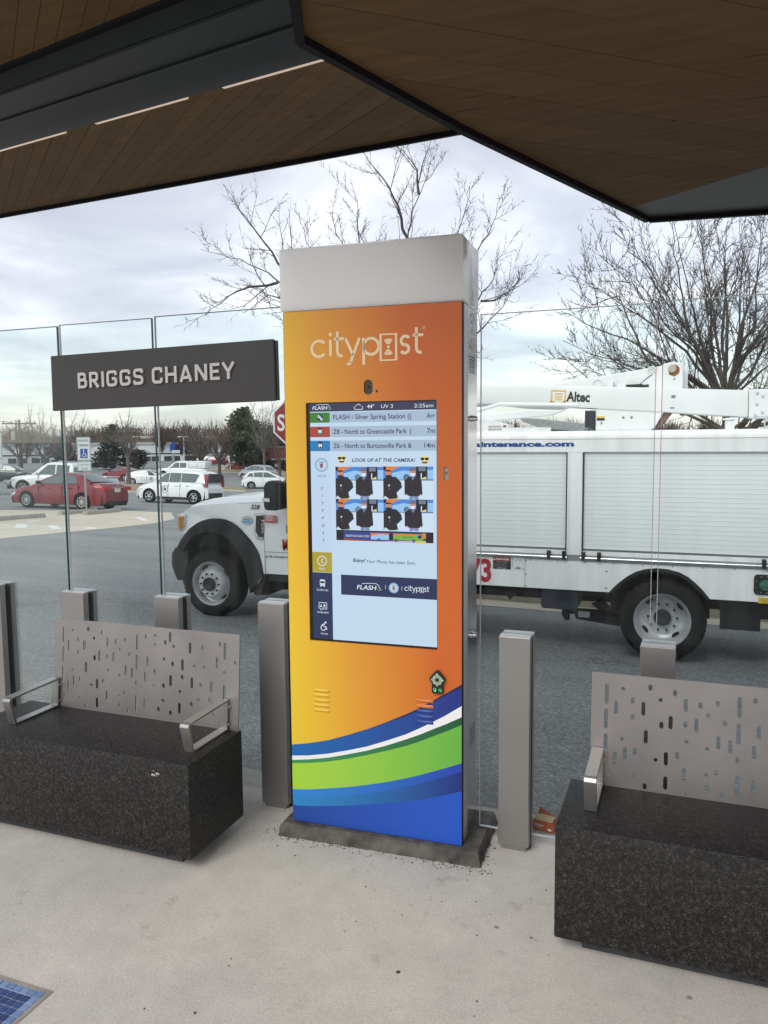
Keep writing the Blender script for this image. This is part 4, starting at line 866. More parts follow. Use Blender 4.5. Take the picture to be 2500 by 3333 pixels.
b = MB(); b.grid([[cw_(s_, e_, h_) for e_, h_ in ((2.075, Hn - .012), (2.0995, Hn - .016), (2.0995, Hn + .05), (2.075, Hn + .05), (2.075, Hn - .012))] for s_ in (-1.5, 8.5)]); b.build('dark_trim', FASCIA, canopy, coff)
b = MB(); b.grid([[cw_(s_, e_, h_) for e_, h_ in ((E0 + .002, H0 - .030), (E0 + .040, H0 - .022), (E0 + .040, H0 + .16), (E0 + .002, H0 + .16), (E0 + .002, H0 - .030))] for s_ in (-3.2, 10.5)]); b.build('roof_fascia', FASCIA, canopy, coff)
# roof deck above the boards, keeps daylight out of the joints
b = MB()
for Ea, Ha, Eb, Hb in ((E0 + .001, H0 + .026, E1, H1 + .026), (2.63, H1 + .125, 2.10, Hn + .105), (2.098, Hn + .03, .74, Hn + .33)):
    vs = [cw_(-4.5, Ea, Ha), cw_(11, Ea, Ha), cw_(11, Eb, Hb), cw_(-4.5, Eb, Hb)]; b.add(vs + [q + Vector((0, 0, .08)) for q in vs], [(0, 1, 2, 3), (7, 6, 5, 4), (0, 1, 5, 4), (1, 2, 6, 5), (2, 3, 7, 6), (3, 0, 4, 7)])
b.build('roof_deck', STEELDARK, canopy, coff)
LGT = emit('light_diffuser', (0.72, 0.55, 0.42), 0.55)
# light strips set along the foot of the beam
for s0, s1 in ((2.30, 3.0), (3.26, 4.02), (4.32, 5.08), (5.35, 6.1)):
    b = MB(); b.grid([[cw_(s_, 2.605 + a, H1 - .020 + c) for a, c in ((-.014, 0), (.014, 0), (.016, .012), (-.016, .012), (-.014, 0))] for s_ in (s0, s0 + .02, s1 - .02, s1)]); b.build('light_strip', LGT, canopy, coff)
# right wing, lower and nearer
ZR = 2.90
poly_w = [(.90, -2.6), (.07, -.65), (.34, .2), (.86, 1.56), (1.46, 1.13), (3.4, -.26), (3.4, -2.6)]
def clip(poly, nx, ny, c, keep):
    o = []
    for i in range(len(poly)):
        p_, q = poly[i], poly[(i + 1) % len(poly)]
        a = (p_[0] * nx + p_[1] * ny - c) * keep; d = (q[0] * nx + q[1] * ny - c) * keep
        if a >= 0: o.append(p_)
        if (a >= 0) != (d >= 0): t_ = a / (a - d); o.append((p_[0] + (q[0] - p_[0]) * t_, p_[1] + (q[1] - p_[1]) * t_))
    return o
nx, ny = -.643, .766
k = -4.5
while k < 3:
    q = clip(clip(poly_w, nx, ny, k + .0012, 1), nx, ny, k + .1788, -1)
    if len(q) > 2:
        dz = rnd.uniform(-.0006, .0006); roofplank([(x, y, ZR + dz) for x, y in q], .02, MATS['soffit_timber_warm'])
    k += .18
b = MB(); q = [(.86, 1.56), (.94, 1.79), (1.53, 1.87), (3.4, 2.12), (3.4, -.255), (1.462, 1.132)]
b.add([(x, y, ZR) for x, y in q] + [(x, y, ZR + .02) for x, y in q], [tuple(range(6)), tuple(range(11, 5, -1))] + [(i, (i + 1) % 6, (i + 1) % 6 + 6, i + 6) for i in range(6)]); b.build('soffit_end_plate', PLATEGREY, canopy, coff)
b = MB()
edge = [(.90, -2.6), (.07, -.65), (.34, .2), (.94, 1.79), (1.53, 1.87), (3.4, 2.12)]
for (ax, ay), (bx_, by) in zip(edge, edge[1:]):
    d = Vector((bx_ - ax, by - ay, 0)).normalized(); n = Vector((-d.y, d.x, 0)) * .028
    vs = []
    for z in (ZR - .024, ZR + .16):
        for p_ in ((ax, ay), (bx_, by)):
            for k_ in (0, 1): vs.append(Vector((p_[0], p_[1], z)) + n * k_)
    b.add(vs, [(0, 2, 3, 1), (4, 5, 7, 6), (0, 1, 5, 4), (2, 6, 7, 3), (0, 4, 6, 2), (1, 3, 7, 5)])
b.build('wing_fascia', FASCIA, canopy, coff)
allp = poly_w[:3] + [(.94, 1.79), (1.53, 1.87), (3.4, 2.12), (3.4, -2.6)]; n = len(allp)
b = MB(); b.add([(x, y, ZR + .026) for x, y in allp] + [(x, y, ZR + .12) for x, y in allp], [tuple(range(n)), tuple(range(2 * n - 1, n - 1, -1))] + [(i, (i + 1) % n, (i + 1) % n + n, i + n) for i in range(n)]); b.build('wing_deck', STEELDARK, canopy, coff)
b = MB(); b.lathe([(0, -.085), (.035, -.083), (.048, -.07), (.05, -.05), (.05, -.002)], (1.53, 1.24, ZR), (0, 0, 1), 20); b.build('spot_light', FASCIA, canopy, coff, smooth=40)
# raking steel column that carries the right wing, outside the frame but for its head
b = MB(); b.tube((2.35, 1.45, -.0), (1.70, 1.62, 2.93), .085, .085, 20, None, True); b.build('raking_column', STEELDARK, canopy, coff, smooth=40)

# ================================================================== UTILITY TRUCK
YT = 5.0
trk = thing('utility_truck', (-1.5, 6.0, gz(-1.5, 5.05)), 'white bucket utility truck with roll-up side doors and folded boom behind the kiosk', 'truck'); to = tuple(trk.location)
def side(u, v, d): return (u, YT + d, v)
def arc_pts(cx, cz, r, a0, a1, n, rz=None): return [(cx + r * math.cos(R(a0 + (a1 - a0) * i / n)), cz + (rz or r) * math.sin(R(a0 + (a1 - a0) * i / n))) for i in range(n + 1)]
BX0, BX1 = -2.05, 3.3
# lower skirt with rear wheel arch
arch = [(1.404, .186), (1.345, .262), (1.279, .328), (1.21, .385), (1.13, .426), (1.03, .450), (.93, .455), (.83, .442), (.745, .414), (.665, .366), (.593, .306), (.535, .248), (.49, .194)]
b = MB(); b.prism([(BX0, .193), (BX0, .485), (BX1, .485), (BX1, .183)] + arch, [], side, 0, .05); b.build('skirt_panel', WHITEB, trk, to)
b = MB(); b.box(BX0, BX1, YT + .008, YT + .05, .486, .545); b.build('sill_rail', mat('sill_grey', (.33, .35, .36), .4, .5), trk, to)
b = MB(); b.box(BX0, BX1, YT + .001, YT + .05, 1.565, 1.690); b.build('header_panel', WHITEB, trk, to)
b = MB(); rows = []
for x in (BX0, BX1): rows.append([(x, YT - .004 + (.045 - .045 * math.cos(R(a))) , 1.692 + .078 * math.sin(R(a))) for a in range(0, 91, 15)] + [(x, 6.95, 1.77), (x, 6.95, 1.6)])
b.grid(rows); b.build('top_rail', WHITEB, trk, to, smooth=40)
for x0, x1 in ((.075, .222), (-1.50, -1.36), (2.02, 2.16), (3.16, 3.3), (BX0, -1.94)):
    b = MB(); b.box(x0, x1, YT + .004, YT + .05, .5455, 1.5645)
    b.box(x0 + .004, x0 + .018, YT - .006, YT + .0035, .60, 1.57); b.box(x1 - .018, x1 - .004, YT - .006, YT + .0035, .60, 1.57)
    b.build('door_post', WHITEB, trk, to, bevel=.003)
SLAT = mat('roller_slat', (0.76, 0.80, 0.815), 0.42, .05, var=.04, scale=3)
b = MB(); b.box(0, 1, -.004, .012, -.0211, .0211); b.box(0, 1, -.0055, -.0042, -.0211, -.0165)
slm = {}
for x0, x1 in ((-1.36, .075), (.222, 2.02), (2.16, 3.16)):
    L = x1 - x0
    bb = MB(); bb.v = [(v[0] * L, v[1], v[2]) for v in b.v]; bb.f = b.f; bb.mi = b.mi; me = bb.mesh('door_slat', SLAT)
    for k in range(22):
        o = link('door_slat', me, trk); o.location = (x0 - to[0], YT + .034 - to[1], 1.545 - k * .0435 - to[2])
    bb = MB(); bb.box(x0, x1, YT + .012, YT + .045, .547, .588); bb.build('door_bottom_bar', WHITEB, trk, to)
    bb = MB(); bb.tube((x0 + .02 - .03, YT - .022, .522), (x1 - .02 + .03, YT - .022, .522), .013, .013, 10, None, True); bb.build('lift_bar', CHROME, trk, to, smooth=40)
    bb = MB()
    for xx in (x0 + .02, x0 + .17, x1 - .17, x1 - .02): bb.box(xx - .018, xx + .018, YT - .038, YT + .007, .502, .585)
    bb.build('bar_bracket', BLACK, trk, to, bevel=.004)
    bb = MB(); bb.box(x0, x1, YT + .0345, YT + .049, 1.5565, 1.5645); bb.box(x0, x0 + .012, YT + .006, YT + .029, .59, 1.556); bb.box(x1 - .012, x1, YT + .006, YT + .029, .59, 1.556); bb.build('door_seal', DARKGAP, trk, to)
b = MB()
for xx in [-1.9 + .27 * i for i in range(20)]:
    for zz in (.478,): b.lathe([(0, -.004), (.006, -.003), (.008, 0)], (xx, YT, zz), (0, 1, 0), 8)
for xx, zz in ((-.33, .47), (-.33, .33), (-.33, .21), (.463, .40), (.463, .235)): b.box(xx - .012, xx + .012, YT - .004, YT, zz - .006, zz + .006)
b.build('panel_rivets', mat('rivet_grey', (.4, .4, .4), .4, .5), trk, to)
b = MB(); b.box(-.336, -.333, YT - .0008, YT + .001, .195, .48); b.build('panel_seam', DARKGAP, trk, to)
b = MB(); b.box(BX0, BX1, YT + .056, 6.95, .25, .54); b.box(BX0, BX1, 5.9, 6.95, .30, 1.69); b.box(BX0, BX1, YT + .05, 5.9, .5405, 1.69)
bm_ = b; b = MB(); b.box(BX0, .46, YT + .052, 6.95, .24, 1.69); b.box(1.43, BX1, YT + .052, 6.95, .24, 1.69); b.box(.46, 1.43, YT + .052, 6.95, .47, 1.69); b.build('body_core', mat('body_core_grey', (.25, .26, .27), .6), trk, to)
b = MB(); b.prism(arch[::-1] + [(.46, .19), (.46, .50), (1.43, .50), (1.43, .185)], [], side, .012, .05) if 0 else None
# black flare edge of the rear arch
b = MB(); rows = []
for i, (x, z) in enumerate(arch):
    cx, cz = .95, .05; d = Vector((cx - x, cz - z)).normalized() * .035; rows.append([(x, YT - .004, z), (x + d.x, YT - .004, z + d.y), (x + d.x, YT + .30, z + d.y), (x, YT + .30, z)])
b.grid(rows); b.build('arch_flare', BLACK, trk, to, smooth=40)
b = MB(); b.box(.47, 1.42, 5.45, 6.6, -.1, .465); b.build('wheel_well', DARKGAP, trk, to)
# chassis, tanks, steps below the body
CH = mat('chassis_black', (.014, .015, .018), .6, var=.3)
b = MB(); b.box(-3.9, BX1, 5.55, 5.65, -.02, .20); b.box(-3.9, BX1, 6.35, 6.45, -.02, .20); b.box(-2.0, .45, 5.3, 5.5, .08, .235); b.box(1.5, 3.2, 5.3, 5.5, .02, .235)
b.prism([(-.95, .10), (-.62, .10), (-.58, .03), (-.55, -.01), (-.52, .03), (-.50, .1), (-.2, .1), (-.2, .18), (-.95, .18)], [], side, .30, .45); b.build('chassis_rails', CH, trk, to)
b = MB(); b.prism(rrect(-.19, .175, -.035, .16, .03), [], side, .12, .62); b.build('fuel_tank', mat('tank_blue_black', (.018, .026, .045), .5, var=.3), trk, to, bevel=.01)
b = MB(); b.box(.0, .62, 5.42, 5.50, -.14, -.09); b.prism([(-.01, .0), (.05, .0), (.06, -.2), (.02, -.215), (-.02, -.15)], [], side, .40, .46); b.prism([(.28, -.02), (.40, .02), (.62, -.19), (.55, -.24)], [], side, .42, .47); b.prism([(.10, -.14), (.60, -.17), (.60, -.25), (.12, -.20)], [], side, .46, .52); b.build('suspension_links', CH, trk, to)
b = MB(); b.box(.15, .265, 5.41, 5.4185, -.165, -.105); b.build('step_plate', STEELRIM, trk, to)
b = MB(); b.prism([(1.45, .18), (2.9, .17), (2.9, .05), (2.3, -.02), (1.75, -.03), (1.5, .06)], [], side, .25, .5); b.build('rear_tool_tray', CH, trk, to)
b = MB(); b.box(1.50, 1.85, 5.13, 5.14, -.12, .18); b.build('mud_flap', BLACK, trk, to)
# wheels
def truck_wheel(c, r, front):
    cx, cy, cz = c
    b = MB(); w_ = .235
    b.lathe([(r * .665, -.002), (r * .70, -.012), (r * .78, -.018), (r * .90, -.012), (r * .965, .012), (r, .03), (r, .20), (r * .965, .222), (r * .8, w_), (r * .665, w_)], c, (0, 1, 0), 48)
    for rr in (.045, .10, .15, .19):
        pass
    for i in range(60):
        a = 2 * math.pi * i / 60
        M = Matrix.Translation(Vector(c)) @ Matrix.Rotation(a, 4, 'Y')
        b.box(-.008, .008, .03, .20, r - .002, r + .006, M=M)
        b.box(-.007, .007, .004, .03, r * .945, r * .985, M=M)
    wh = b.build('wheel', RUBBER, trk, to, smooth=35)
    R_ = r * .672
    b = MB()
    if front:
        b.lathe([(R_, -.004), (R_ + .004, .012), (R_ - .012, .012), (R_ - .022, .03), (R_ - .03, .10), (R_ * .80, .115), (R_ * .74, .06), (R_ * .66, .015), (R_ * .60, -.012), (R_ * .56, -.022), (0, -.022)], c, (0, 1, 0), 48)
    else:
        b.lathe([(R_, -.004), (R_ + .004, .012), (R_ - .012, .012), (R_ - .020, .03), (R_ - .028, .10), (R_ * .72, .155), (R_ * .60, .165), (0, .165)], c, (0, 1, 0), 48)
    rim = b.build('rim', STEELRIM, wh, to, smooth=35)
    b = MB(); n = 4 if front else 4
    for i in range(n):
        a = R(38 + 90 * i); rr = R_ * (.77 if front else .76); dd = .078 if front else .138
        M = Matrix.Translation(Vector((cx + rr * math.cos(a), cy + dd, cz + rr * math.sin(a)))) @ Matrix.Rotation(-a, 4, 'Y')
        b.prism([(.022 * math.cos(t_ * .5236), .042 * math.sin(t_ * .5236)) for t_ in range(12)], [], lambda u, v, d: tuple(M @ Vector((u, d - .012, v))), 0, .02)
    b.build('hand_hole', BLACK, wh, to)
    b = MB(); bo = -.022 if front else .165
    for i in range(10):
        a = 2 * math.pi * i / 10; rr = R_ * (.46 if front else .50)
        b.lathe([(0, bo - .030), (.008, bo - .028), (.012, bo - .012), (.013, bo)], (cx + rr * math.cos(a), cy, cz + rr * math.sin(a)), (0, 1, 0), 6)
    b.build('lug_nuts', BLACK if front else mat('nut_dark', (.05, .05, .05), .5, .5), wh, to)
    b = MB(); b.lathe([(R_ * .30, bo), (R_ * .30, bo - .035), (R_ * .24, bo - .055), (R_ * .12, bo - .05), (0, bo - .045)], c, (0, 1, 0), 24); b.build('hub_cap', BLACK if front else mat('hub_dark', (.03, .03, .032), .5), wh, to, smooth=35)
    return wh
truck_wheel((-4.083, 5.015, .010), .397, True)
truck_wheel((.985, 5.045, -.062), .397, False)
truck_wheel((-4.083, 6.75, .005), .39, True)
truck_wheel((.985, 6.50, -.062), .39, False)
truck_wheel((.985, 5.32, -.062), .39, False)
b = MB(); b.tube((.985, 5.3, -.06), (.985, 6.6, -.06), .08, .08, 12); b.tube((-4.08, 5.3, .0), (-4.08, 6.7, .0), .06, .06, 12); b.lathe([(0, 0), (.17, .03), (.19, .12), (.12, .22)], (.985, 5.8, -.06), (0, 1, 0), 16); b.build('axle', CH, trk, to)
# filler and yellow label
b = MB(); b.prism(rrect(1.772, 1.94, .255, .443, .035, 5), [], side, -.012, .002); fl = b.build('filler_plate', BLACK, trk, to, bevel=.004)
b = MB(); b.lathe([(0, -.035), (.045, -.034), (.05, -.02), (.05, -.013)], (1.865, YT, .345), (0, 1, 0), 20); b.box(1.82, 1.91, YT - .045, YT - .0355, .338, .352); b.build('filler_cap', mat('cap_green', (.03, .16, .10), .4), fl, to)
b = MB()
for i in range(8):
    a = R(45 * i + 22); b.lathe([(0, -.0165), (.006, -.016), (.007, -.0125)], (1.857 + .07 * math.cos(a), YT, .349 + .08 * math.sin(a)), (0, 1, 0), 8)
b.build('plate_screws', CHROME, fl, to)
DEC = mat('decal_white', (.75, .75, .74), .4); DBLK = mat('decal_black', (.012, .012, .014), .4); DRED = mat('decal_red', srgb(176, 34, 44), .4); DBLU = mat('decal_blue', srgb(28, 74, 140), .4); DYEL = mat('decal_yellow', srgb(222, 190, 52), .4); DGOLD = mat('decal_gold', srgb(226, 178, 84), .4); DMAR = mat('decal_maroon', srgb(120, 30, 44), .4); DGRY = mat('decal_grey', (.22, .22, .23), .4)
pr = Print(lambda u, v, d: (u, YT - .0012 + d, v))
pr.rect(1.812, 1.935, .176, .228, DYEL, 1)
for k, tx in enumerate(('USE ULTRA', 'LOW SULFUR', 'DIESEL')): pr.text(tx, 1.87, .211 - .0145 * k, .014, DBLK, 2, align='C')
pr.text('Maintenance.com', .137, 1.621, .070, DBLU, 1, width=1.13, bold=.05, align='R')
pr.text('73', -.682, .236, .325, DRED, 1, width=.24, bold=.035, align='R')
# danger placard
pr.rect(-.664, -.480, .368, .495, DBLK, 1); pr.rect(-.664, -.480, .456, .495, DRED, 2); pr.text('DANGER', -.632, .4635, .030, DEC, 3, width=.138, bold=.03)
pr.poly([(-.658, .462), (-.638, .462), (-.648, .484)], DEC, 3)
pr.text('ELECTRICAL HAZARD', -.572, .4405, .012, DEC, 3, width=.12, align='C')
for k in range(6): pr.rect(-.655, -.505 - .012 * (k % 3), .428 - .008 * k, .4305 - .008 * k, DGRY, 3)
pr.text('KEEP CLEAR', -.572, .374, .013, DEC, 3, width=.09, bold=.02, align='C')
pr.rect(-.479, -.339, .366, .496, DEC, 1); pr.stroke([(-.466, .40), (-.466, .48)], .004, DBLK, 2); pr.stroke([(-.474, .48), (-.458, .48)], .004, DBLK, 2)
pr.stroke([(-.44, .375), (-.40, .41), (-.37, .375)], .003, DBLK, 2); pr.rect(-.425, -.385, .378, .395, DGRY, 2); pr.stroke([(-.44, .46), (-.41, .475), (-.36, .455)], .003, DBLK, 2); pr.stroke([(-.36, .385), (-.345, .372)], .005, DBLK, 2)
pr.build('side_lettering', trk, to)
# ---- cab
fl_out = [(-4.535, .423), (-4.50, .478), (-4.471, .526), (-4.40, .61), (-4.334, .676), (-4.25, .728), (-4.175, .764), (-4.09, .785), (-4.007, .796), (-3.92, .795), (-3.843, .785), (-3.765, .757), (-3.695, .718), (-3.63, .665), (-3.575, .614), (-3.52, .558), (-3.48, .51), (-3.44, .458), (-3.409, .405), (-3.385, .325), (-3.365, .245), (-3.349, .159)]
fl_in = [(-4.43, .385), (-4.40, .435), (-4.37, .48), (-4.32, .535), (-4.27, .575), (-4.21, .605), (-4.142, .624), (-4.08, .636), (-4.013, .638), (-3.94, .628), (-3.874, .608), (-3.81, .575), (-3.751, .535), (-3.705, .49), (-3.667, .437), (-3.64, .385), (-3.61, .33), (-3.585, .267), (-3.565, .2), (-3.548, .12), (-3.535, .04), (-3.52, -.06)]
fend = [(-4.49, .60), (-4.495, .70), (-4.478, .80), (-4.44, .868), (-4.36, .912), (-4.2, .942), (-4.0, .962), (-3.7, .982), (-3.5, .992), (-3.338, .998), (-3.341, .60), (-3.343, .166)]
mid = [((a[0] + c[0]) / 2, (a[1] + c[1]) / 2) for a, c in zip(fl_out, fl_in)]
fp = fend + [(-3.36, .166)] + mid[::-1][:-3]
def bulge(u, v, d):
    # fender side leans in toward the bonnet and toward the nose
    t_ = max(0, (v - .70) / .30); n_ = max(0, (-4.25 - u) / .25)
    return (u, YT + d + .035 * t_ * t_ + .045 * n_ * n_ + .008 * math.sin((v - .2) * 4), v)
# dense grid so that the panel can curve: clip columns against the polygon
b = MB(); b.prism(fp, [], bulge, 0.0, .06); b.build('front_fender', WHITEP, trk, to, smooth=40)
rows = []
for x, z, yn in [(-4.49, .60, 5.09), (-4.492, .70, 5.09), (-4.478, .80, 5.085), (-4.44, .868, 5.06), (-4.36, .912, 5.045), (-4.2, .942, 5.036), (-4.0, .962, 5.036), (-3.7, .982, 5.036), (-3.5, .992, 5.036), (-3.338, .998, 5.036)]:
    q = []; cr_ = .02 if z < .75 else .075; nose = max(0, (-4.25 - x) / .24); 
    for i in range(15):
        f_ = i / 14; y = yn + (7.0 - (yn - 5.0) - yn) * f_; k = math.sin(math.pi * f_) ** .45
        q.append((x - .13 * k * nose * nose, y, z + cr_ * k * (1 - .4 * nose) + (.012 * math.exp(-((f_ - .16) / .05) ** 2) if z > .9 else 0)))
    rows.append(q)
b = MB(); b.grid(rows); b.build('bonnet', WHITEP, trk, to, smooth=50)
pr = Print(lambda u, v, d: bulge(u, v, d - .0012))
pr.stroke([(-3.70, .981), (-3.60, .982), (-3.47, .988), (-3.345, .994)], .004, DGRY, 1)
pr.text('328', -3.522, .915, .072, mat('decal_dark', (.03, .035, .038), .4), 1, width=.115, shear=.2, bold=.02)
pr.circ(-3.565, .781, .073, DBLU, 1, .050, 28); pr.circ(-3.565, .781, .070, mat('decal_pale_blue', srgb(176, 210, 226), .4), 2, .047, 28); pr.rect(-3.61, -3.52, .790, .812, mat('decal_pink', srgb(222, 170, 150), .4), 3); pr.rect(-3.62, -3.51, .752, .768, mat('decal_sea', srgb(120, 170, 200), .4), 3)
pr.text('CERTIFIED', -3.565, .789, .017, DBLU, 4, width=.085, align='C', bold=.02); pr.text('CLEAN IDLE', -3.565, .770, .017, DBLU, 4, width=.10, align='C', bold=.02)
pr.build('fender_decals', trk, to)
b = MB(); rows = []
for (xo, zo), (xi, zi) in zip(fl_out, fl_in): rows.append([(xo, YT + .004, zo), (xo * .93 + xi * .07, YT - .030, zo * .93 + zi * .07), (xo * .55 + xi * .45, YT - .052, zo * .55 + zi * .45), (xi, YT - .045, zi), (xi, YT + .25, zi)])
b.grid(rows); b.build('wheel_arch_flare', mat('flare_plastic', (.017, .018, .020), .6, spec=.3), trk, to, smooth=50)
b = MB(); b.box(-4.45, -3.5, 5.35, 6.6, -.02, .80); b.box(-3.55, -3.36, 5.1, 6.8, -.1, .35); b.build('engine_bay', DARKGAP, trk, to)
b = MB(); b.prism([(-3.53, .17), (-3.36, .17), (-3.33, .14), (-3.40, -.06), (-3.47, -.10), (-3.535, -.02)], [], side, .01, .28); b.build('mud_guard', BLACK, trk, to)
b = MB(); b.prism([(-4.525, .818), (-4.50, .832), (-4.425, .832), (-4.418, .815), (-4.436, .69), (-4.47, .645), (-4.518, .622)], [], side, .012, .30); hl = b.build('headlight', CHROME, trk, to, bevel=.004)
b = MB(); b.prism([(-4.510, .806), (-4.438, .806), (-4.448, .70), (-4.465, .655), (-4.508, .640)], [], side, .004, .0115); al = b.build('amber_lens', mat('amber_lens', (.62, .24, .015), .15, coat=.6), hl, to)
b = MB()
for z in (.765, .725, .685): b.box(-4.508, -4.447, YT + .0015, YT + .004, z - .003, z + .003)
b.box(-4.478, -4.474, YT + .001, YT + .004, .655, .804); b.build('lens_ribs', mat('amber_dark', (.34, .12, .01), .3), hl, to)
# front face, grille and bumper
b = MB(); b.box(-4.60, -4.47, 5.32, 6.68, .40, .86); b.build('grille_surround', CHROME, trk, to, bevel=.02)
b = MB()
for z in (.48, .56, .64, .72, .79): b.box(-4.615, -4.601, 5.36, 6.64, z - .016, z + .016)
b.build('grille_bars', mat('grille_dark', (.08, .08, .085), .4, .5), trk, to)
b = MB(); rows = []
for z, xo in ((.02, .05), (.10, .01), (.20, -.025), (.34, -.02), (.41, .03)):
    rows.append([(-4.43, YT + .06, z)] + [(-4.60 + xo - .06 * math.sin(R(a)) , YT + .10 - .08 * math.cos(R(a)) + .02, z) for a in range(0, 91, 18)] + [(-4.70 + xo, 6.0, z), (-4.66 + xo, 6.9, z), (-4.43, 6.95, z)])
b.grid(rows); rows2 = [rows[-1], [(-4.40, q[1], .42) for q in rows[-1]]]; b.grid(rows2); b.build('front_bumper', mat('bumper_black', (.018, .019, .02), .5), trk, to, smooth=50)
b = MB(); b.box(-4.54, -4.49, 5.10, 5.2, -.03, .09); b.box(-4.60, -4.44, 5.1, 5.15, .03, .3); b.build('tow_hook', BLACK, trk, to)
# side vent badge
b = MB(); b.prism([(-3.457, .865), (-3.345, .868), (-3.345, .845), (-3.428, .842), (-3.440, .66), (-3.405, .598), (-3.345, .598), (-3.345, .563), (-3.425, .566), (-3.470, .65)], [], side, -.014, .004); vb = b.build('side_vent_trim', CHROME, trk, to, bevel=.004)
b = MB(); b.prism([(-3.427, .841), (-3.346, .844), (-3.346, .599), (-3.404, .599), (-3.439, .66)], [], side, -.006, .002); b.build('side_vent_inset', BLACK, vb, to)
pr = Print(lambda u, v, d: (u, YT - .0075 + d, v))
pr.text('F550', -3.366, .795, .058, CHROME, 1, width=.150, rot=-math.pi / 2, bold=.0, align='L'); pr.text('Super Duty', -3.385, .848, .014, CHROME, 2, align='C', shear=.2); pr.build('vent_badge', vb, to)
# door
b = MB(); b.prism([(-3.335, .17), (-3.331, .60), (-3.328, .985), (-2.25, 1.02), (-2.25, .17)], [], lambda u, v, d: (u, YT + d + (.02 * max(0, (.43 - v) / .26)) + .03 * max(0, (v - .8) / .2) ** 2 - .006 * math.sin(max(0, v - .2) * 4), v), .002, .05); dr = b.build('cab_door', WHITEP, trk, to, smooth=40)
b = MB(); b.box(-3.335, -2.25, YT + .004, YT + .008, .423, .430); b.build('door_crease', DGRY, dr, to)
pr = Print(lambda u, v, d: (u, YT - .010 + d, v))
pr.rect(-3.318, -3.170, .768, .850, DRED, 1)
for k in range(4): pr.rect(-3.308, -3.215, .836 - .015 * k, .843 - .015 * k, DEC, 2)
pr.rect(-3.204, -3.200, .778, .843, DEC, 2); pr.rect(-3.190, -3.186, .778, .843, DEC, 2); pr.text('LIFT', -3.308, .774, .012, DEC, 2); pr.text('TEST', -3.262, .774, .012, DEC, 2)
for dx, dz, m, l in ((.010, -.012, DBLU, 1), (.004, -.004, DEC, 2), (0, 0, DRED, 3)): pr.text('MAINTENANCE', -3.098 + dx, .470 + dz, .165, m, l, bold=.02, sx=.62)
pr.text('LEE', -3.045, .660, .13, DBLU, 1, bold=.02); pr.text('6.7L', -3.322, .366, .034, DBLK, 1, shear=.3, bold=.03, width=.095); pr.text('POWER STROKE', -3.212, .368, .026, DBLK, 1, bold=.03, width=.30)
pr.build('door_lettering', dr, to)
b = MB(); b.box(-3.33, -1.95, 5.06, 6.94, .08, .17); b.build('running_board', CH, trk, to)
# greenhouse
b = MB(); rows = []
for f_ in [i / 8 for i in range(9)]:
    y = 5.12 + 1.76 * f_; k = math.sin(math.pi * f_) ** .5
    rows.append([(-3.34 - .16 * k, y, 1.03 + .03 * k), (-2.62 - .10 * k, y if 0 < f_ < 1 else y, 1.66 + .03 * k), (-2.35, y, 1.76 + .05 * k), (-1.75, y, 1.76 + .05 * k), (-1.70, y, 1.0)])
b.grid(rows); cab = b.build('cab_roof', WHITEP, trk, to, smooth=30)
b = MB(); rows = []
for f_ in [i / 8 for i in range(9)]:
    y = 5.2 + 1.6 * f_; k = math.sin(math.pi * f_) ** .5; rows.append([(-3.365 - .16 * k, y, 1.06 + .03 * k), (-2.68 - .10 * k, y, 1.66 + .03 * k)])
b.grid(rows); b.build('windscreen', TINTED, trk, to, smooth=40)
b = MB(); b.prism([(-3.10, 1.01), (-2.70, 1.56), (-2.60, 1.63), (-1.95, 1.63), (-1.95, 1.01)], [], lambda u, v, d: (u, 5.055 + .075 * (v - 1.0) / .7 + d, v), -.006, .02); b.build('side_window', TINTED, trk, to)
b = MB(); b.prism([(-3.345, .995), (-3.22, .995), (-2.66, 1.70), (-2.40, 1.765), (-1.75, 1.765), (-1.75, .995), (-1.85, .995), (-1.85, 1.66), (-2.52, 1.66), (-2.68, 1.60), (-3.15, 1.0)], [], lambda u, v, d: (u, 5.045 + .075 * (v - 1.0) / .7 + d, v), -.004, .05); b.build('window_pillars', WHITEP, trk, to)
b = MB(); b.prism([(-3.34, .998), (-3.20, .998), (-3.20, 1.010), (-3.52, 1.020), (-3.62, 1.012)], [], lambda u, v, d: (u, d, v), 5.15, 6.8); b.build('wiper_cowl', BLACK, trk, to)
# mirror
b = MB(); b.prism([(-3.165, .985), (-3.160, 1.20), (-3.135, 1.245), (-3.09, 1.262), (-3.02, 1.262), (-3.0, 1.24), (-3.0, .955), (-3.02, .935), (-3.13, .938), (-3.155, .955)], [], lambda u, v, d: (u, d, v), 4.70, 4.86); mi = b.build('door_mirror', mat('mirror_black', (.02, .021, .023), .5, bump=.2, bscale=200), trk, to, bevel=.02, smooth=40)
b = MB(); b.prism([(-2.99, 1.22), (-2.985, 1.24), (-2.96, 1.24), (-2.95, 1.2), (-2.96, .95), (-2.99, .945)], [], lambda u, v, d: (u, d, v), 4.70, 4.90); b.build('mirror_rim', BLACK, mi, to)
b = MB(); b.box(-3.0, -2.60, 4.80, 5.06, 1.08, 1.14); b.box(-3.0, -2.60, 4.80, 5.06, .955, 1.01); b.box(-2.92, -2.62, 4.92, 5.05, .93, 1.2); b.build('mirror_arm', BLACK, mi, to, bevel=.01)
b = MB(); b.prism([(-3.178, 1.035), (-3.178, 1.074), (-3.082, 1.077), (-3.082, 1.028)], [], lambda u, v, d: (u, d, v), 4.688, 4.72); b.build('mirror_indicator', CHROME, mi, to, bevel=.003)
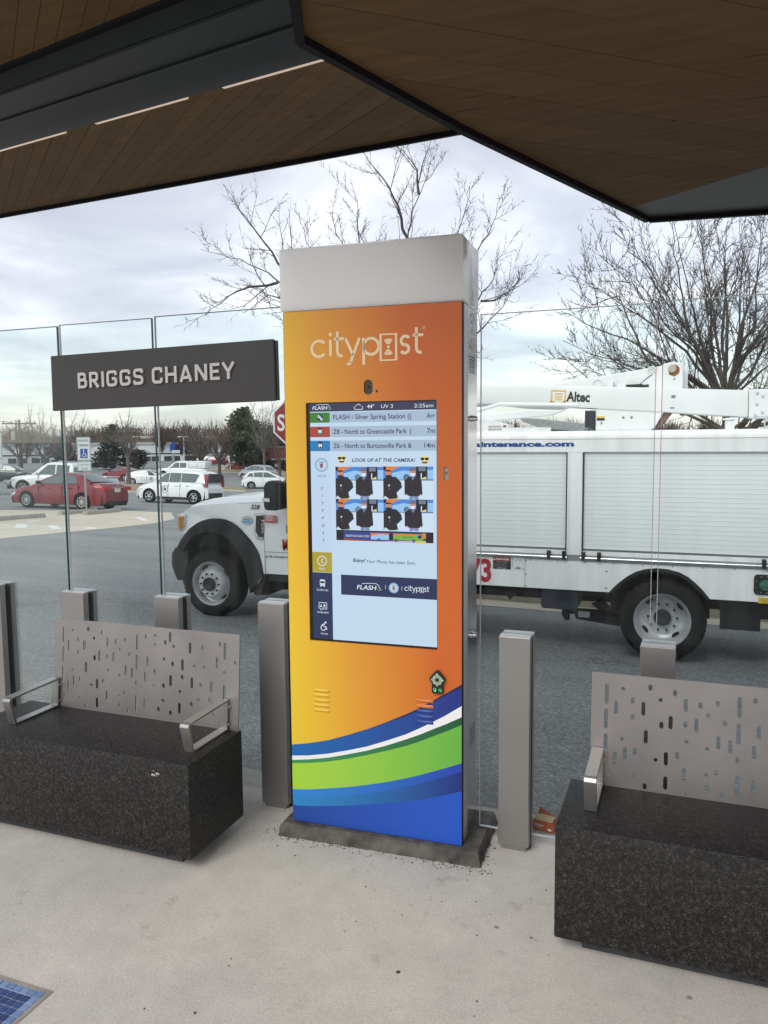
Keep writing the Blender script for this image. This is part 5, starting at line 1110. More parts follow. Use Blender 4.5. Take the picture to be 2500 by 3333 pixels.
# ---- boom and turret
def YP(y): return lambda u, v, d: (u, y + d, v)
b = MB(); b.prism([(-2.35, 2.385), (1.715, 2.150), (1.72, 1.885), (.948, 1.951), (.164, 2.009), (-.40, 2.050), (-2.35, 2.155)], [], YP(5.6), 0, .34); lb = b.build('lower_boom', BOOMW, trk, to, bevel=.02, smooth=40)
b = MB(); b.prism([(1.716, 2.156), (3.6, 2.140), (3.6, 1.84), (1.722, 1.878)], [], YP(5.585), 0, .37); b.build('boom_sleeve', BOOMW, trk, to, bevel=.012)
b = MB(); b.prism(rrect(1.775, 2.6, 1.895, 2.128, .02), [], YP(5.576), 0, .01); bp = b.build('boom_plate', BOOMW, trk, to)
b = MB()
for i, (u, v) in enumerate(((1.79, 2.115), (1.79, 2.01), (1.78, 1.905), (1.84, 2.085), (1.91, 2.085), (1.84, 1.93), (1.91, 1.93), (1.98, 2.085))): b.lathe([(0, -.01), (.013, -.009), (.015, 0)], (u, 5.576, v), (0, 1, 0), 10)
b.build('plate_bolts', STEELRIM, bp, to)
b = MB(); b.prism([(-1.9, 2.10), (-.6, 2.24), (-.3, 2.287), (.849, 2.438), (.989, 2.468), (1.10, 2.462), (1.119, 2.452), (1.119, 2.18), (-1.9, 2.02)], [], YP(5.98), 0, .06); b.prism([(-.3, 2.287), (.70, 2.42), (.70, 2.1), (-.3, 2.1)], [], YP(6.22), 0, .05); b.build('upper_boom', BOOMW, trk, to, bevel=.008)
b = MB(); b.prism([(.60, 2.19), (.86, 2.38), (.91, 2.455), (.99, 2.475), (1.09, 2.47), (1.112, 2.455), (1.112, 2.16), (.6, 2.16)], [], YP(5.90), 0, .05); b.prism([(1.08, 2.45), (1.14, 2.45), (1.16, 2.42), (1.16, 2.14), (1.08, 2.14)], [], YP(6.10), 0, .25); kn = b.build('knuckle_plate', BOOMW, trk, to, bevel=.006)
b = MB(); b.lathe([(0, -.03), (.035, -.03), (.04, -.02), (.042, 0)], (1.008, 5.90, 2.405), (0, 1, 0), 20); b.build('knuckle_pin', mat('pin_pale', (.5, .46, .4), .4, .5), kn, to)
pr = Print(lambda u, v, d: (u, 5.8985 + d, v)); pr.circ(1.025, 2.392, .055, mat('rust', (.30, .11, .03), .9, var=.5, scale=40), 1); pr.stroke([(.975, 2.36), (1.03, 2.335), (1.07, 2.37)], .022, MATS['rust'], 2); pr.circ(1.03, 2.30, .008, BLACK, 1, n=10); pr.build('rust_stain', kn, to)
b = MB()
for u, v, r_ in ((.80, 2.40, .04), (.80, 2.40, .02), (.25, 2.27, .055), (.0, 2.24, .03)): b.lathe([(r_, -.012), (r_ + .006, -.008), (r_ + .006, 0), (r_ - .008, 0), (r_ - .008, -.008), (r_, -.012)], (u, 5.978, v), (0, 1, 0), 16)
b.box(.36, .42, 5.90, 5.98, 2.20, 2.30); b.box(.46, .56, 5.88, 5.96, 2.20, 2.27); b.prism([(.52, 2.24), (.58, 2.33), (.80, 2.36), (.66, 2.24)], [], YP(5.93), 0, .04); b.build('boom_fittings', BOOMW, trk, to, bevel=.005)
b = MB(); b.path([(.35, 5.92, 2.22), (.52, 5.90, 2.225), (.70, 5.90, 2.235), (.78, 5.9, 2.24)], .014); b.path([(.55, 5.88, 2.245), (.72, 5.87, 2.25)], .010); b.build('boom_hoses', BLACK, trk, to)
pr = Print(lambda u, v, d: (u, 5.5985 + d, v))
u0, v0 = -.183, 2.082
pr.stroke([(u0, v0), (u0 + .004, v0 + .118), (u0 + .148, v0 + .110), (u0 + .140, v0 - .004)], .020, DGOLD, 1); pr.stroke([(u0 + .042, v0 + .052), (u0 + .044, v0 + .084), (u0 + .110, v0 + .081), (u0 + .106, v0 + .048)], .016, DGOLD, 1, True); pr.stroke([(u0 + .04, v0 + .026), (u0 + .112, v0 + .022)], .014, DGOLD, 1); pr.rect(u0 - .012, u0 + .036, v0 - .004, v0 + .010, DGOLD, 1); pr.rect(u0 + .112, u0 + .152, v0 - .008, v0 + .006, DGOLD, 1)
pr.text('Altec', -.028, 2.088, .140, DBLK, 1, width=.240, bold=.035, rot=-.06)
pr.rect(1.01, 1.05, 2.09, 2.12, DGRY, 1); pr.rect(1.00, 1.04, 1.985, 2.0, DGRY, 1)
pr.build('boom_lettering', lb, to)
b = MB(); b.prism([(.268, 2.02), (.272, 1.772), (.82, 1.772), (.86, 1.80), (.945, 1.96), (.93, 2.0)], [], YP(5.62), 0, .5); b.build('turret_base', BOOMW, trk, to, bevel=.015)
b = MB(); b.prism([(.862, 1.79), (.895, 1.79), (1.02, 1.955), (.95, 1.96)], [], YP(5.66), 0, .4); b.build('turret_back', mat('turret_rust', (.16, .10, .08), .8, var=.4), trk, to)
b = MB(); b.box(.165, .262, 5.60, 5.75, 1.81, 1.985); b.build('control_box', mat('control_blue_black', (.018, .022, .035), .4), trk, to, bevel=.006)
pr = Print(lambda u, v, d: (u, 5.6185 + d, v)); pr.rect(.285, .365, 1.905, 1.922, DYEL, 1); pr.rect(.285, .365, 1.878, 1.903, DBLK, 1); pr.circ(.55, 1.905, .014, DGRY, 1); pr.circ(.63, 1.905, .014, DGRY, 1); pr.poly([(.325, 1.862), (.338, 1.865), (.34, 1.84), (.33, 1.835)], DBLK, 1); pr.build('turret_labels', trk, to)
b = MB(); b.prism([(-.55, 1.925), (-.35, 1.915), (.16, 1.852), (.265, 1.80), (.10, 1.772), (-.30, 1.80), (-.52, 1.885)], [], YP(5.75), 0, .08); b.build('bucket_arm', mat('arm_grey', (.42, .45, .45), .4, .3, var=.05), trk, to, bevel=.006)
b = MB()
for i in range(9): b.lathe([(0, -.012), (.011, -.01), (.013, 0)], (-.38 + i * .075, 5.75, 1.895 - i * .0125), (0, 1, 0), 8)
b.build('arm_bolts', STEELRIM, trk, to)
b = MB(); b.tube((-.95, 5.45, 2.0), (-.7, 5.42, 2.065), .02, .02, 8, None, True); b.tube((-.7, 5.42, 2.065), (.12, 5.44, 2.035), .022, .022, 8, None, True); b.prism([(-.8, 2.06), (-.1, 2.052), (.1, 2.03), (-.05, 1.99), (-.40, 2.01)], [], YP(5.47), 0, .05); b.build('jib_arm', BOOMW, trk, to)
b = MB(); b.prism([(-2.1, 1.93), (-.95, 1.955), (-.38, 2.0), (.0, 1.985), (-.15, 1.935), (-.95, 1.872), (-2.1, 1.80)], [], YP(5.38), 0, .07); b.build('lift_cylinder_cover', BOOMW, trk, to, bevel=.01)
b = MB(); b.box(1.515, 1.60, 5.62, 5.72, 1.772, 1.885); b.box(1.49, 1.625, 5.60, 5.90, 1.866, 1.880); b.build('boom_rest', BOOMW, trk, to, bevel=.004)
b = MB(); b.box(1.80, 3.2, 5.4, 5.45, 1.77, 1.79); [b.tube((1.85 + .12 * i, 5.42, 1.78), (1.85 + .12 * i, 5.42, 1.86), .008, .008, 6) for i in range(9)]; b.build('deck_rail', STEELRIM, trk, to)
b = MB(); b.box(-2.0, -.10, 5.05, 5.08, 1.771, 1.81); b.prism([(-2.0, 1.77), (-.52, 1.77), (-.54, 1.84), (-.80, 1.90), (-2.0, 1.9)], [], YP(5.09), 0, .3); b.build('front_deck_box', WHITEB, trk, to)
pr = Print(lambda u, v, d: (u, 5.048 + d, v)); pr.add([pr.P(-.735, 1.782, 0), pr.P(-.590, 1.782, 0), pr.P(-.590, 1.838, 0), pr.P(-.735, 1.838, 0)], [(0, 1, 2, 3)], DEC)
pr.text('MAINTENANCE', -.662, 1.815, .022, DMAR, 2, width=.13, align='C'); pr.text('877-279-7373', -.662, 1.788, .020, DMAR, 2, width=.13, align='C', bold=.02); pr.rect(-.578, -.545, 1.815, 1.835, DRED, 1); pr.rect(-.578, -.562, 1.825, 1.835, DBLU, 2); pr.build('phone_placard', trk, to)

# ================================================================== CARS
def lerp_prof(pr_, x):
    if x <= pr_[0][0]: return pr_[0][1]
    for (a, za), (c, zc) in zip(pr_, pr_[1:]):
        if x <= c: return za + (zc - za) * (x - a) / (c - a)
    return pr_[-1][1]
def smooth_prof(pr_, n=4):
    # light corner cutting keeps the outline round
    for _ in range(2):
        o = [pr_[0]]
        for (a, za), (c, zc) in zip(pr_, pr_[1:]): o += [(a * .75 + c * .25, za * .75 + zc * .25), (a * .25 + c * .75, za * .25 + zc * .75)]
        pr_ = o + [pr_[-1]]
    return pr_
def place(o, x, y, yaw, lift=0.0):
    n = gnormal(x, y); f = Vector((math.cos(R(yaw)), math.sin(R(yaw)), 0)); f = (f - n * f.dot(n)).normalized(); l = n.cross(f)
    M = Matrix((f, l, n)).transposed().to_4x4(); M.translation = Vector((x, y, gz(x, y) + lift)); o.matrix_world = M
def car(name, label, cat, loc, yaw, paint, L, W, H, wb, fo, top, roof, windows, wr=.33, zb=.20, roofw=.66, rim=True, spokes=5, trim=(), tail=None, plate=False, lamp=True, group=None, seals=(), handles=(), extra=None, arch=None):
    """x forward, y left, origin on the ground under the middle. top: upper outline of the lower body, roof: outline of the cabin"""
    t = thing(name, (0, 0, 0), label, cat, group)
    hw = W / 2; xf = L / 2 - fo; xr = xf - wb; ar = arch or wr * 1.22
    top = smooth_prof(top)
    xs_ = sorted(set([round(q, 3) for q in [-L / 2 + L * i / 34 for i in range(35)] + [c + ar * math.cos(R(a)) for c in (xf, xr) for a in range(0, 181, 12)] + [c + s_ * (ar + .004) for c in (xf, xr) for s_ in (-1, 1)]]))
    xs_ = [x for x in xs_ if -L / 2 <= x <= L / 2]
    rows = []
    for x in xs_:
        zt = lerp_prof(top, x); e = abs(x) / (L / 2); tp = 1 - .20 * e ** 7 - .02 * e * e
        zbm = zb + (.10 * max(0, e - .9) / .1)
        for c in (xf, xr):
            d = abs(x - c)
            if d < ar: zbm = max(zbm, wr + math.sqrt(max(0, ar * ar - d * d)) - .02)
        zbm = min(zbm, zt - .08); h = zt - zb; w0 = hw * tp
        zz = lambda f_: max(zbm, zb + h * f_)
        half = [(w0 * .955, zbm), (w0 * .985, zz(.16)), (w0, zz(.42)), (w0 * .995, zz(.62)), (w0 * .97, zz(.84)), (w0 * .93, zz(.95)), (w0 * .82, zz(1.0)), (w0 * .45, zz(1.0) + .025), (0, zz(1.0) + .035)]
        rows.append([(x, -a, z) for a, z in half] + [(x, a, z) for a, z in half[-2::-1]])
    b = MB(); b.grid(rows); n = len(rows[0])
    for r_ in (rows[0], rows[-1]): b.add(r_, [tuple(range(n))])
    b.build('body', paint, t, smooth=42)
    b = MB(); b.box(-L / 2 + .12, L / 2 - .12, -hw * .86, hw * .86, zb - .02, zb + .42); b.build('underbody', DARKGAP, t)
    # cabin
    roof_s = smooth_prof(roof); zbelt0 = min(roof[0][1], roof[-1][1])
    def yw(x, z):
        zb_ = lerp_prof(top, x); f_ = max(0, min(1, (z - zb_) / max(.05, H - zb_))); return hw * (.93 - (.93 - roofw / (W / 2) * .5 * W / 1.0 / 1.0 if 0 else .93 - roofw) * f_)
    n_ = 30; x0, x1 = roof[0][0], roof[-1][0]; rows = []
    for i in range(n_ + 1):
        x = x0 + (x1 - x0) * i / n_; zr = lerp_prof(roof_s, x); zl = lerp_prof(top, x) - .04; zr = max(zr, zl + .01)
        half = [(yw(x, zl) - .004, zl), (yw(x, zl + (zr - zl) * .55), zl + (zr - zl) * .55), (yw(x, zr) - .005, zr - .035 if zr - zl > .08 else zl), (yw(x, zr) - .06, zr - .008 if zr - zl > .08 else zl + .005), (yw(x, zr) * .5, zr + .018), (0, zr + .025)]
        rows.append([(x, -a, z) for a, z in half] + [(x, a, z) for a, z in half[-2::-1]])
    b = MB(); b.grid(rows); b.build('cabin', paint, t, smooth=40)
    for poly in windows:
        for sgn in (1, -1):
            b = MB(); P = [(x, z) for x, z in poly]; b.prism(P, [], lambda u, v, d, s_=sgn: (u, s_ * (yw(u, v) + .006 - d), v), 0, .02); b.build('side_window', CARGLASS, t)
    # windscreen and rear window from the slopes of the cabin outline
    def slope(a, c, nm):
        q = []
        for k in (.12, .5, .92):
            x = a[0] + (c[0] - a[0]) * k; z = lerp_prof(roof_s, x) + .022; w_ = yw(x, z) - .085; dx = .012 * (1 if c[0] < a[0] else -1)
            q.append([(x + (.03 if nm == 'windscreen' else -.03) * (1 - abs(f_) ** 2), f_ * w_, z + .006 + .012 * (1 - f_ * f_)) for f_ in (-1, -.6, 0, .6, 1)])
        b = MB(); b.grid(q); b.build(nm, CARGLASS, t, smooth=40)
    slope(roof[-1], roof[-2], 'windscreen'); slope(roof[0], roof[1], 'rear_window')
    # wheels
    for cx in (xf, xr):
        for s_ in (1, -1):
            b = MB(); cy = s_ * (hw - .01); ax = (0, -s_, 0)
            b.lathe([(wr * .64, 0), (wr * .8, -.008), (wr * .95, .012), (wr, .04), (wr, .18), (wr * .9, .2), (wr * .6, .2)], (cx, cy, wr), ax, 24); wh = b.build('wheel', RUBBER, t, smooth=40)
            b = MB(); b.lathe([(wr * .65, .002), (wr * .60, .012), (wr * .57, .07), (0, .075)], (cx, cy, wr), ax, 20, DARKGAP)
            b.lathe([(wr * .655, -.002), (wr * .655, .01), (wr * .585, .012), (wr * .585, -.002), (wr * .655, -.002)], (cx, cy, wr), ax, 20, ALLOY)
            for k in range(spokes):
                a = 2 * math.pi * k / spokes + .3; M = Matrix.Translation((cx, cy, wr)) @ Matrix.Rotation(a, 4, 'Y'); wd = wr * (.17 if spokes < 8 else .085)
                b.box(wr * .08, wr * .60, *sorted((-s_ * .004, -s_ * .03)), -wd / 2, wd / 2, ALLOY, M)
            b.lathe([(0, -.002), (wr * .12, 0), (wr * .14, .02)], (cx, cy, wr), ax, 12, ALLOY); b.build('rim', None, wh)
    # lamps, bumpers, plates, mirrors
    TL = mat('tail_lamp_red', (.42, .02, .025), .2, coat=.5); HL = mat('head_lamp_clear', (.62, .64, .66), .1, coat=.5)
    def onside(poly, nm, m, sides=(1, -1), lift=.006):
        for s_ in sides:
            def f_(u, v, d, s_=s_):
                e = min(1, abs(u) / (L / 2)); tp = 1 - .20 * e ** 7 - .02 * e * e; return (u, s_ * (hw * tp + lift - d), v)
            b = MB(); b.prism(poly, [], f_, 0, .04); b.build(nm, m, t)
    for nm, m, poly in trim: onside(poly, nm, m)
    if tail:
        z0, z1, y0, y1 = tail
        for s_ in (1, -1):
            b = MB(); b.box(-L / 2 - .012, -L / 2 + .05, *sorted((s_ * y0, s_ * y1)), z0, z1); b.build('tail_lamp', TL, t, bevel=.008)
    if lamp:
        zl = lerp_prof(top, L / 2 - .12)
        onside([(L / 2 - .05, zl - .20), (L / 2 - .03, zl - .10), (L / 2 - .28, zl - .04), (L / 2 - .42, zl - .03), (L / 2 - .22, zl - .17)], 'headlamp', HL, lift=.012)
    if plate:
        b = MB(); b.box(-L / 2 - .016, -L / 2 + .02, -.17, .17, plate - .075, plate + .075); b.build('licence_plate', mat('plate_white', (.6, .6, .56), .5), t)
    b = MB(); b.box(-L / 2 - .006, -L / 2 + .06, -hw * .68, hw * .68, zb + .02, zb + .20); b.build('rear_bumper_skirt', BLACK, t, bevel=.02)
    for s_ in (1, -1):
        xm = roof[-1][0] - .42; zm = lerp_prof(top, xm) + .03
        b = MB(); b.box(xm - .06, xm + .06, *sorted((s_ * (hw - .03), s_ * (hw + .15))), zm, zm + .13); b.build('door_mirror', BLACK if paint == RED else paint, t, bevel=.03, smooth=50)
    for xh, zh in handles:
        for s_ in (1, -1): b = MB(); b.box(xh - .10, xh + .10, *sorted((s_ * (hw * .985), s_ * (hw + .022))), zh - .014, zh + .014); b.build('door_handle', paint, t, bevel=.008)
    for xsm in seals:
        onside([(xsm - .006, zb + .12), (xsm + .006, zb + .12), (xsm + .006, lerp_prof(top, xsm) - .05), (xsm - .006, lerp_prof(top, xsm) - .05)], 'door_seam', DARKGAP, lift=.0025)
    if extra: extra(t, hw)
    place(t, loc[0], loc[1], yaw); return t
RED = mat('red_car_paint', (.19, .012, .02), .32, coat=.45, var=.05, scale=2)
WCAR = mat('white_car_paint', (.76, .78, .78), .3, coat=.5, var=.02, scale=2); BLK = mat('black_car_paint', (.018, .019, .022), .25, coat=.6); SILV = mat('silver_car_paint', (.42, .43, .45), .3, .4, coat=.4)
BROWN = mat('dark_brown_paint', (.030, .022, .022), .3, coat=.5)
SEALM = mat('seal_ink', (.12, .13, .16), .5)
def badge(x, z, r_=.17):
    def f(t, hw):
        for s_ in (1, -1):
            pr = Print(lambda u, v, d: (u, s_ * (hw + .006 - d), v)) ; pr.arc(x, z, r_, 0, 360, .025, SEALM, 1, 20); pr.circ(x, z, r_ * .5, SEALM, 1, n=12); pr.build('door_seal_emblem', t)
    return f
sed_top = [(-2.32, .80), (-2.28, .98), (-2.05, 1.06), (-1.55, 1.06), (-.9, .99), (.3, .95), (.95, .96), (1.5, .88), (2.05, .74), (2.28, .62), (2.32, .50)]
sed_roof = [(-1.78, 1.04), (-.85, 1.43), (-.35, 1.455), (.10, 1.43), (1.15, .95)]
sed_win = [[(-1.05, 1.03), (-.90, 1.28), (-.70, 1.355), (-.40, 1.375), (-.36, 1.01)], [(-.30, 1.01), (-.33, 1.375), (.05, 1.36), (.35, 1.24), (.82, 1.0)]]
def sedx(t, hw):
    pr = Print(lambda u, v, d: (-2.345 - .0 + d * 1, -u, v)); pr.text('LE', .52, .80, .05, LETTER, 1); pr.rect(-.38, .38, .905, .93, CHROME, 1); pr.circ(0, 1.0, .05, CHROME, 2); pr.build('boot_trim', t)
    b = MB(); b.box(-2.335, -2.20, -.62, .62, .30, .36); b.build('lower_valance', BLACK, t)
car('parked_car', 'red four-door sedan parked side-on behind the tan apron, nearest of the red cars', 'car', (-22.27, 22.33), -177.5, RED, 4.64, 1.78, 1.455, 2.70, .93, sed_top, sed_roof, sed_win, wr=.325, spokes=10, tail=(.80, .95, .42, .86), plate=.80, seals=(-.36, .78, -1.15), handles=((-.75, .86), (.30, .84)), extra=sedx,
    trim=[('tail_lamp_side', mat('tail_lamp_red', (.42, .02, .025), .2, coat=.5), [(-2.28, .84), (-2.27, .95), (-1.95, .99), (-1.72, .985), (-1.95, .88)])], group='cars in the car park')
soul_top = [(-2.06, .75), (-2.03, 1.02), (-1.9, 1.06), (-1.0, 1.03), (.2, .99), (.9, .99), (1.35, .95), (1.8, .84), (2.0, .70), (2.06, .52)]
soul_roof = [(-1.98, 1.02), (-1.80, 1.55), (-1.3, 1.60), (-.2, 1.615), (.35, 1.57), (1.10, .97)]
soul_win = [[(-1.42, 1.06), (-1.62, 1.42), (-1.45, 1.47), (-.62, 1.50), (-.62, 1.06)], [(-.58, 1.06), (-.58, 1.50), (.06, 1.50), (.06, 1.05)], [(.10, 1.05), (.10, 1.50), (.32, 1.46), (.80, 1.05)]]
def soulx(t, hw):
    b = MB(); b.box(-2.075, -2.04, -.60, .60, 1.06, 1.50); b.build('tailgate_glass', TINTED, t, bevel=.02)
    for s_ in (1, -1):
        b = MB(); b.prism([(s_ * .70, .84), (s_ * .80, .86), (s_ * .78, 1.20), (s_ * .68, 1.44), (s_ * .62, 1.42), (s_ * .68, 1.1)], [], lambda u, v, d: (-2.07 + d, u, v), 0, .2); b.build('tail_lamp', mat('soul_lamp', (.26, .03, .04), .2, coat=.5), t)
    b = MB(); b.box(-2.08, -2.03, -.62, .62, .34, .56); b.build('lower_bumper', BLACK, t, bevel=.03)
    for s_ in (1, -1): b = MB(); b.box(-1.25, .75, *sorted((s_ * .84, s_ * .905)), .22, .33); b.build('side_cladding', BLACK, t)
    badge(.25, .70)(t, hw)
car('parked_car', 'boxy white hatchback with black tailgate glass, in front of the car park island', 'car', (-22.45, 30.07), -178.8, WCAR, 4.12, 1.80, 1.615, 2.57, .86, soul_top, soul_roof, soul_win, wr=.335, roofw=.76, plate=.47, seals=(.08, -.60), handles=((-.38, .88), (-1.0, .90)), extra=soulx, group='cars in the car park')
prius_top = [(-2.23, .70), (-2.2, 1.02), (-2.0, 1.08), (-1.2, 1.0), (.2, .94), (1.1, .92), (1.7, .82), (2.1, .66), (2.23, .5)]
prius_roof = [(-2.12, 1.06), (-1.2, 1.36), (-.4, 1.475), (.15, 1.47), (1.45, .92)]
prius_win = [[(-1.45, 1.06), (-1.0, 1.30), (-.62, 1.38), (-.50, 1.0)], [(-.44, 1.0), (-.56, 1.385), (.02, 1.40), (.04, .98)], [(.10, .98), (.08, 1.40), (.30, 1.36), (.95, .98)]]
car('parked_car', 'white sloping-back hatchback half hidden behind the bare tree trunk', 'car', (-47.03, 59.67), 12, WCAR, 4.46, 1.75, 1.49, 2.70, .92, prius_top, prius_roof, prius_win, wr=.315, seals=(.06, -.50), handles=((-.35, .84), (-1.0, .88)), extra=badge(.55, .62), group='cars in the car park')
cmax_top = [(-2.2, .75), (-2.16, 1.02), (-2.0, 1.08), (-1.0, 1.06), (.3, 1.0), (1.2, .98), (1.75, .86), (2.1, .70), (2.2, .52)]
cmax_roof = [(-2.10, 1.06), (-1.65, 1.48), (-1.2, 1.58), (-.2, 1.625), (.35, 1.56), (1.60, .96)]
cmax_win = [[(-1.75, 1.14), (-1.48, 1.42), (-1.22, 1.46), (-1.12, 1.10)], [(-1.06, 1.10), (-1.12, 1.48), (-.30, 1.52), (-.30, 1.06)], [(-.24, 1.06), (-.24, 1.52), (.20, 1.48), (1.05, 1.04)]]
car('parked_car', 'white hatchback facing right beyond the truck mirror, before the brick building', 'car', (-35.05, 61.0), 30, WCAR, 4.41, 1.83, 1.62, 2.65, .90, cmax_top, cmax_roof, cmax_win, wr=.33, roofw=.72, spokes=10, tail=(.92, 1.06, .62, .86), seals=(-.27, -1.1), handles=((-.6, .92), (.30, .90)), extra=badge(.55, .66, .14), group='cars in the car park')
suv_top = [(-2.28, .8), (-2.24, 1.05), (-2.05, 1.10), (-1, 1.08), (.3, 1.04), (1.2, 1.02), (1.9, .94), (2.2, .78), (2.28, .58)]
suv_roof = [(-2.20, 1.08), (-1.85, 1.52), (-1.3, 1.63), (-.2, 1.655), (.35, 1.60), (1.35, 1.02)]
suv_win = [[(-1.85, 1.18), (-1.62, 1.46), (-1.2, 1.50), (-1.1, 1.14)], [(-1.04, 1.14), (-1.1, 1.52), (-.2, 1.55), (-.2, 1.10)], [(-.14, 1.10), (-.14, 1.55), (.25, 1.51), (.95, 1.08)]]
car('parked_car', 'dark sport utility vehicle behind the white pickup, before the bare trees', 'car', (-60.6, 55.8), 24, BLK, 4.56, 1.82, 1.65, 2.62, .95, suv_top, suv_roof, suv_win, wr=.36, roofw=.74, tail=(.95, 1.30, .66, .86), group='cars in the car park')
coupe_top = [(-2.42, .80), (-2.38, .98), (-2.1, 1.05), (-1.5, 1.02), (.3, .94), (1.0, .93), (1.8, .82), (2.3, .66), (2.42, .48)]
coupe_roof = [(-1.95, 1.02), (-.95, 1.36), (-.35, 1.42), (.05, 1.40), (1.20, .93)]
coupe_win = [[(-1.05, 1.02), (-.85, 1.25), (-.5, 1.33), (-.35, 1.0)], [(-.30, 1.0), (-.40, 1.335), (.0, 1.33), (.30, 1.22), (.85, .98)]]
car('parked_car', 'low red coupe far back between the dark spruce and the tree trunk', 'car', (-55.0, 65.3), 172, RED, 4.84, 1.85, 1.42, 2.78, .98, coupe_top, coupe_roof, coupe_win, wr=.345, tail=(.80, .95, .40, .88), group='cars in the car park')
car('parked_car', 'small red hatchback at the white hand rail, beneath the big green pine', 'car', (-56.12, 91.4), 173.2, RED, 4.46, 1.75, 1.49, 2.70, .92, prius_top, prius_roof, prius_win, wr=.315, group='cars in the car park')
car('parked_car', 'silver car mostly hidden behind the white hatchback near the pine', 'car', (-42.9, 72.9), 168.6, SILV, 4.41, 1.83, 1.55, 2.65, .90, cmax_top, cmax_roof, cmax_win, wr=.33, roofw=.72, group='cars in the car park')
pk_top = [(-3.0, .95), (-2.98, 1.12), (-1.05, 1.12), (-.95, 1.14), (.4, 1.16), (1.1, 1.15), (1.9, 1.10), (2.7, 1.02), (2.95, .86), (3.0, .62)]
pk_roof = [(-.98, 1.13), (-.93, 1.80), (-.6, 1.89), (.35, 1.92), (.75, 1.84), (1.62, 1.12)]
pk_win = [[(-.70, 1.20), (-.70, 1.72), (.06, 1.76), (.06, 1.18)], [(.14, 1.18), (.14, 1.76), (.60, 1.74), (1.20, 1.18)]]
def pkx(t, hw):
    b = MB(); b.box(-2.96, -1.02, -hw * .9, hw * .9, 1.10, 1.16); b.build('bed_rim', WCAR, t)
    b = MB(); b.box(-.4, .1, -.55, .55, 1.945, 2.0); b.build('roof_light_bar', mat('bar_grey', (.5, .5, .5), .4), t)
    b = MB(); b.box(2.98, 3.05, -.95, .95, .50, .72); b.build('front_bumper', CHROME, t, bevel=.03)
    b = MB(); b.box(2.90, 3.01, -.92, .92, .30, .50); b.build('front_valance', BLACK, t)
    badge(.55, .82)(t, hw)
car('pickup_truck', 'white extended-cab pickup with roof light bar behind the red sedan', 'pickup', (-33.1, 33.62), -163, WCAR, 6.0, 2.0, 1.92, 3.65, .95, pk_top, pk_roof, pk_win, wr=.395, zb=.36, roofw=.78, tail=(.82, 1.08, .84, .95), seals=(.10, 1.1), handles=((.3, 1.0),), extra=pkx, group='cars in the car park')
def capx(t, hw):
    b = MB(); b.box(-2.98, -1.0, -hw * .92, hw * .92, 1.13, 1.93); b.build('bed_cap', WCAR, t, bevel=.06, smooth=40)
    b = MB(); b.box(-2.9, -1.1, -hw * .93, hw * .93, 1.84, 1.855); b.box(-2.0, -1.98, -hw * .93, hw * .93, 1.2, 1.84); b.build('cap_seam', DARKGAP, t)
    b = MB(); b.box(-1.62, -1.52, hw * .92, hw * .94, 1.25, 1.31); b.build('cap_latch', DARKGAP, t)
car('pickup_truck', 'white pickup with tall white bed cap, behind the boxy white hatchback', 'pickup', (-51.73, 71.88), -170, WCAR, 6.0, 2.0, 1.92, 3.65, .95, pk_top, pk_roof, pk_win, wr=.395, zb=.36, roofw=.78, extra=capx, group='cars in the car park')
def bpx(t, hw): b = MB(); b.box(-3.12, -2.98, -.9, .9, .48, .66); b.build('rear_bumper', CHROME, t, bevel=.03)
car('pickup_truck', 'dark brown pickup tail with red lamp, cut off by the left picture edge', 'pickup', (-37.6, 30.0), 164.7, BROWN, 6.0, 2.0, 1.92, 3.65, .95, pk_top, pk_roof, pk_win, wr=.395, zb=.36, roofw=.78, tail=(.80, 1.10, .82, 1.0), extra=bpx, group='cars in the car park')
for i, (x, y, yw_, p_, lb) in enumerate(((-89, 96.8, 200, WCAR, 'tiny white car far off, under the parking sign'), (-86.5, 94, 230, SILV, 'tiny silver car far off, right of the parking sign'), (-71.7, 108.7, 190, RED, 'tiny red car far off, beside the pale drive between bare trees'), (-76, 112, 200, SILV, 'tiny silver car far off, left of the tiny red one'))):
    car('parked_car', lb, 'car', (x, y), yw_, p_, 4.46, 1.75, 1.49, 2.70, .92, prius_top, prius_roof, prius_win, wr=.315, group='cars in the car park')
# concrete wheel stops
STOPM = mat('wheel_stop_concrete', (.36, .34, .30), .9, var=.15, scale=6, bump=.4, bscale=30)
for (x0, y0), (x1, y1), lb in (((-18.35, 14.6), (-18.74, 17.34), 'weathered concrete wheel stop at the left edge of the tan apron'), ((-19.29, 18.62), (-19.75, 21.0), 'concrete wheel stop behind the parking sign pole'), ((-18.7, 19.22), (-19.24, 21.69), 'concrete wheel stop right of the parking sign pole')):
    d = Vector((x1 - x0, y1 - y0)); L = d.length; c = ((x0 + x1) / 2, (y0 + y1) / 2)
    b = MB(); b.prism([(-.10, 0), (.10, 0), (.075, .11), (.05, .135), (-.05, .135), (-.075, .11)], [], lambda u, v, q: (q, u, v), -L / 2, L / 2)
    o = b.build('wheel_stop', STOPM, None, bevel=.012); tag(o, lb, 'wheel stop', 'wheel stops'); place(o, c[0], c[1], math.degrees(math.atan2(d.y, d.x)), .004)

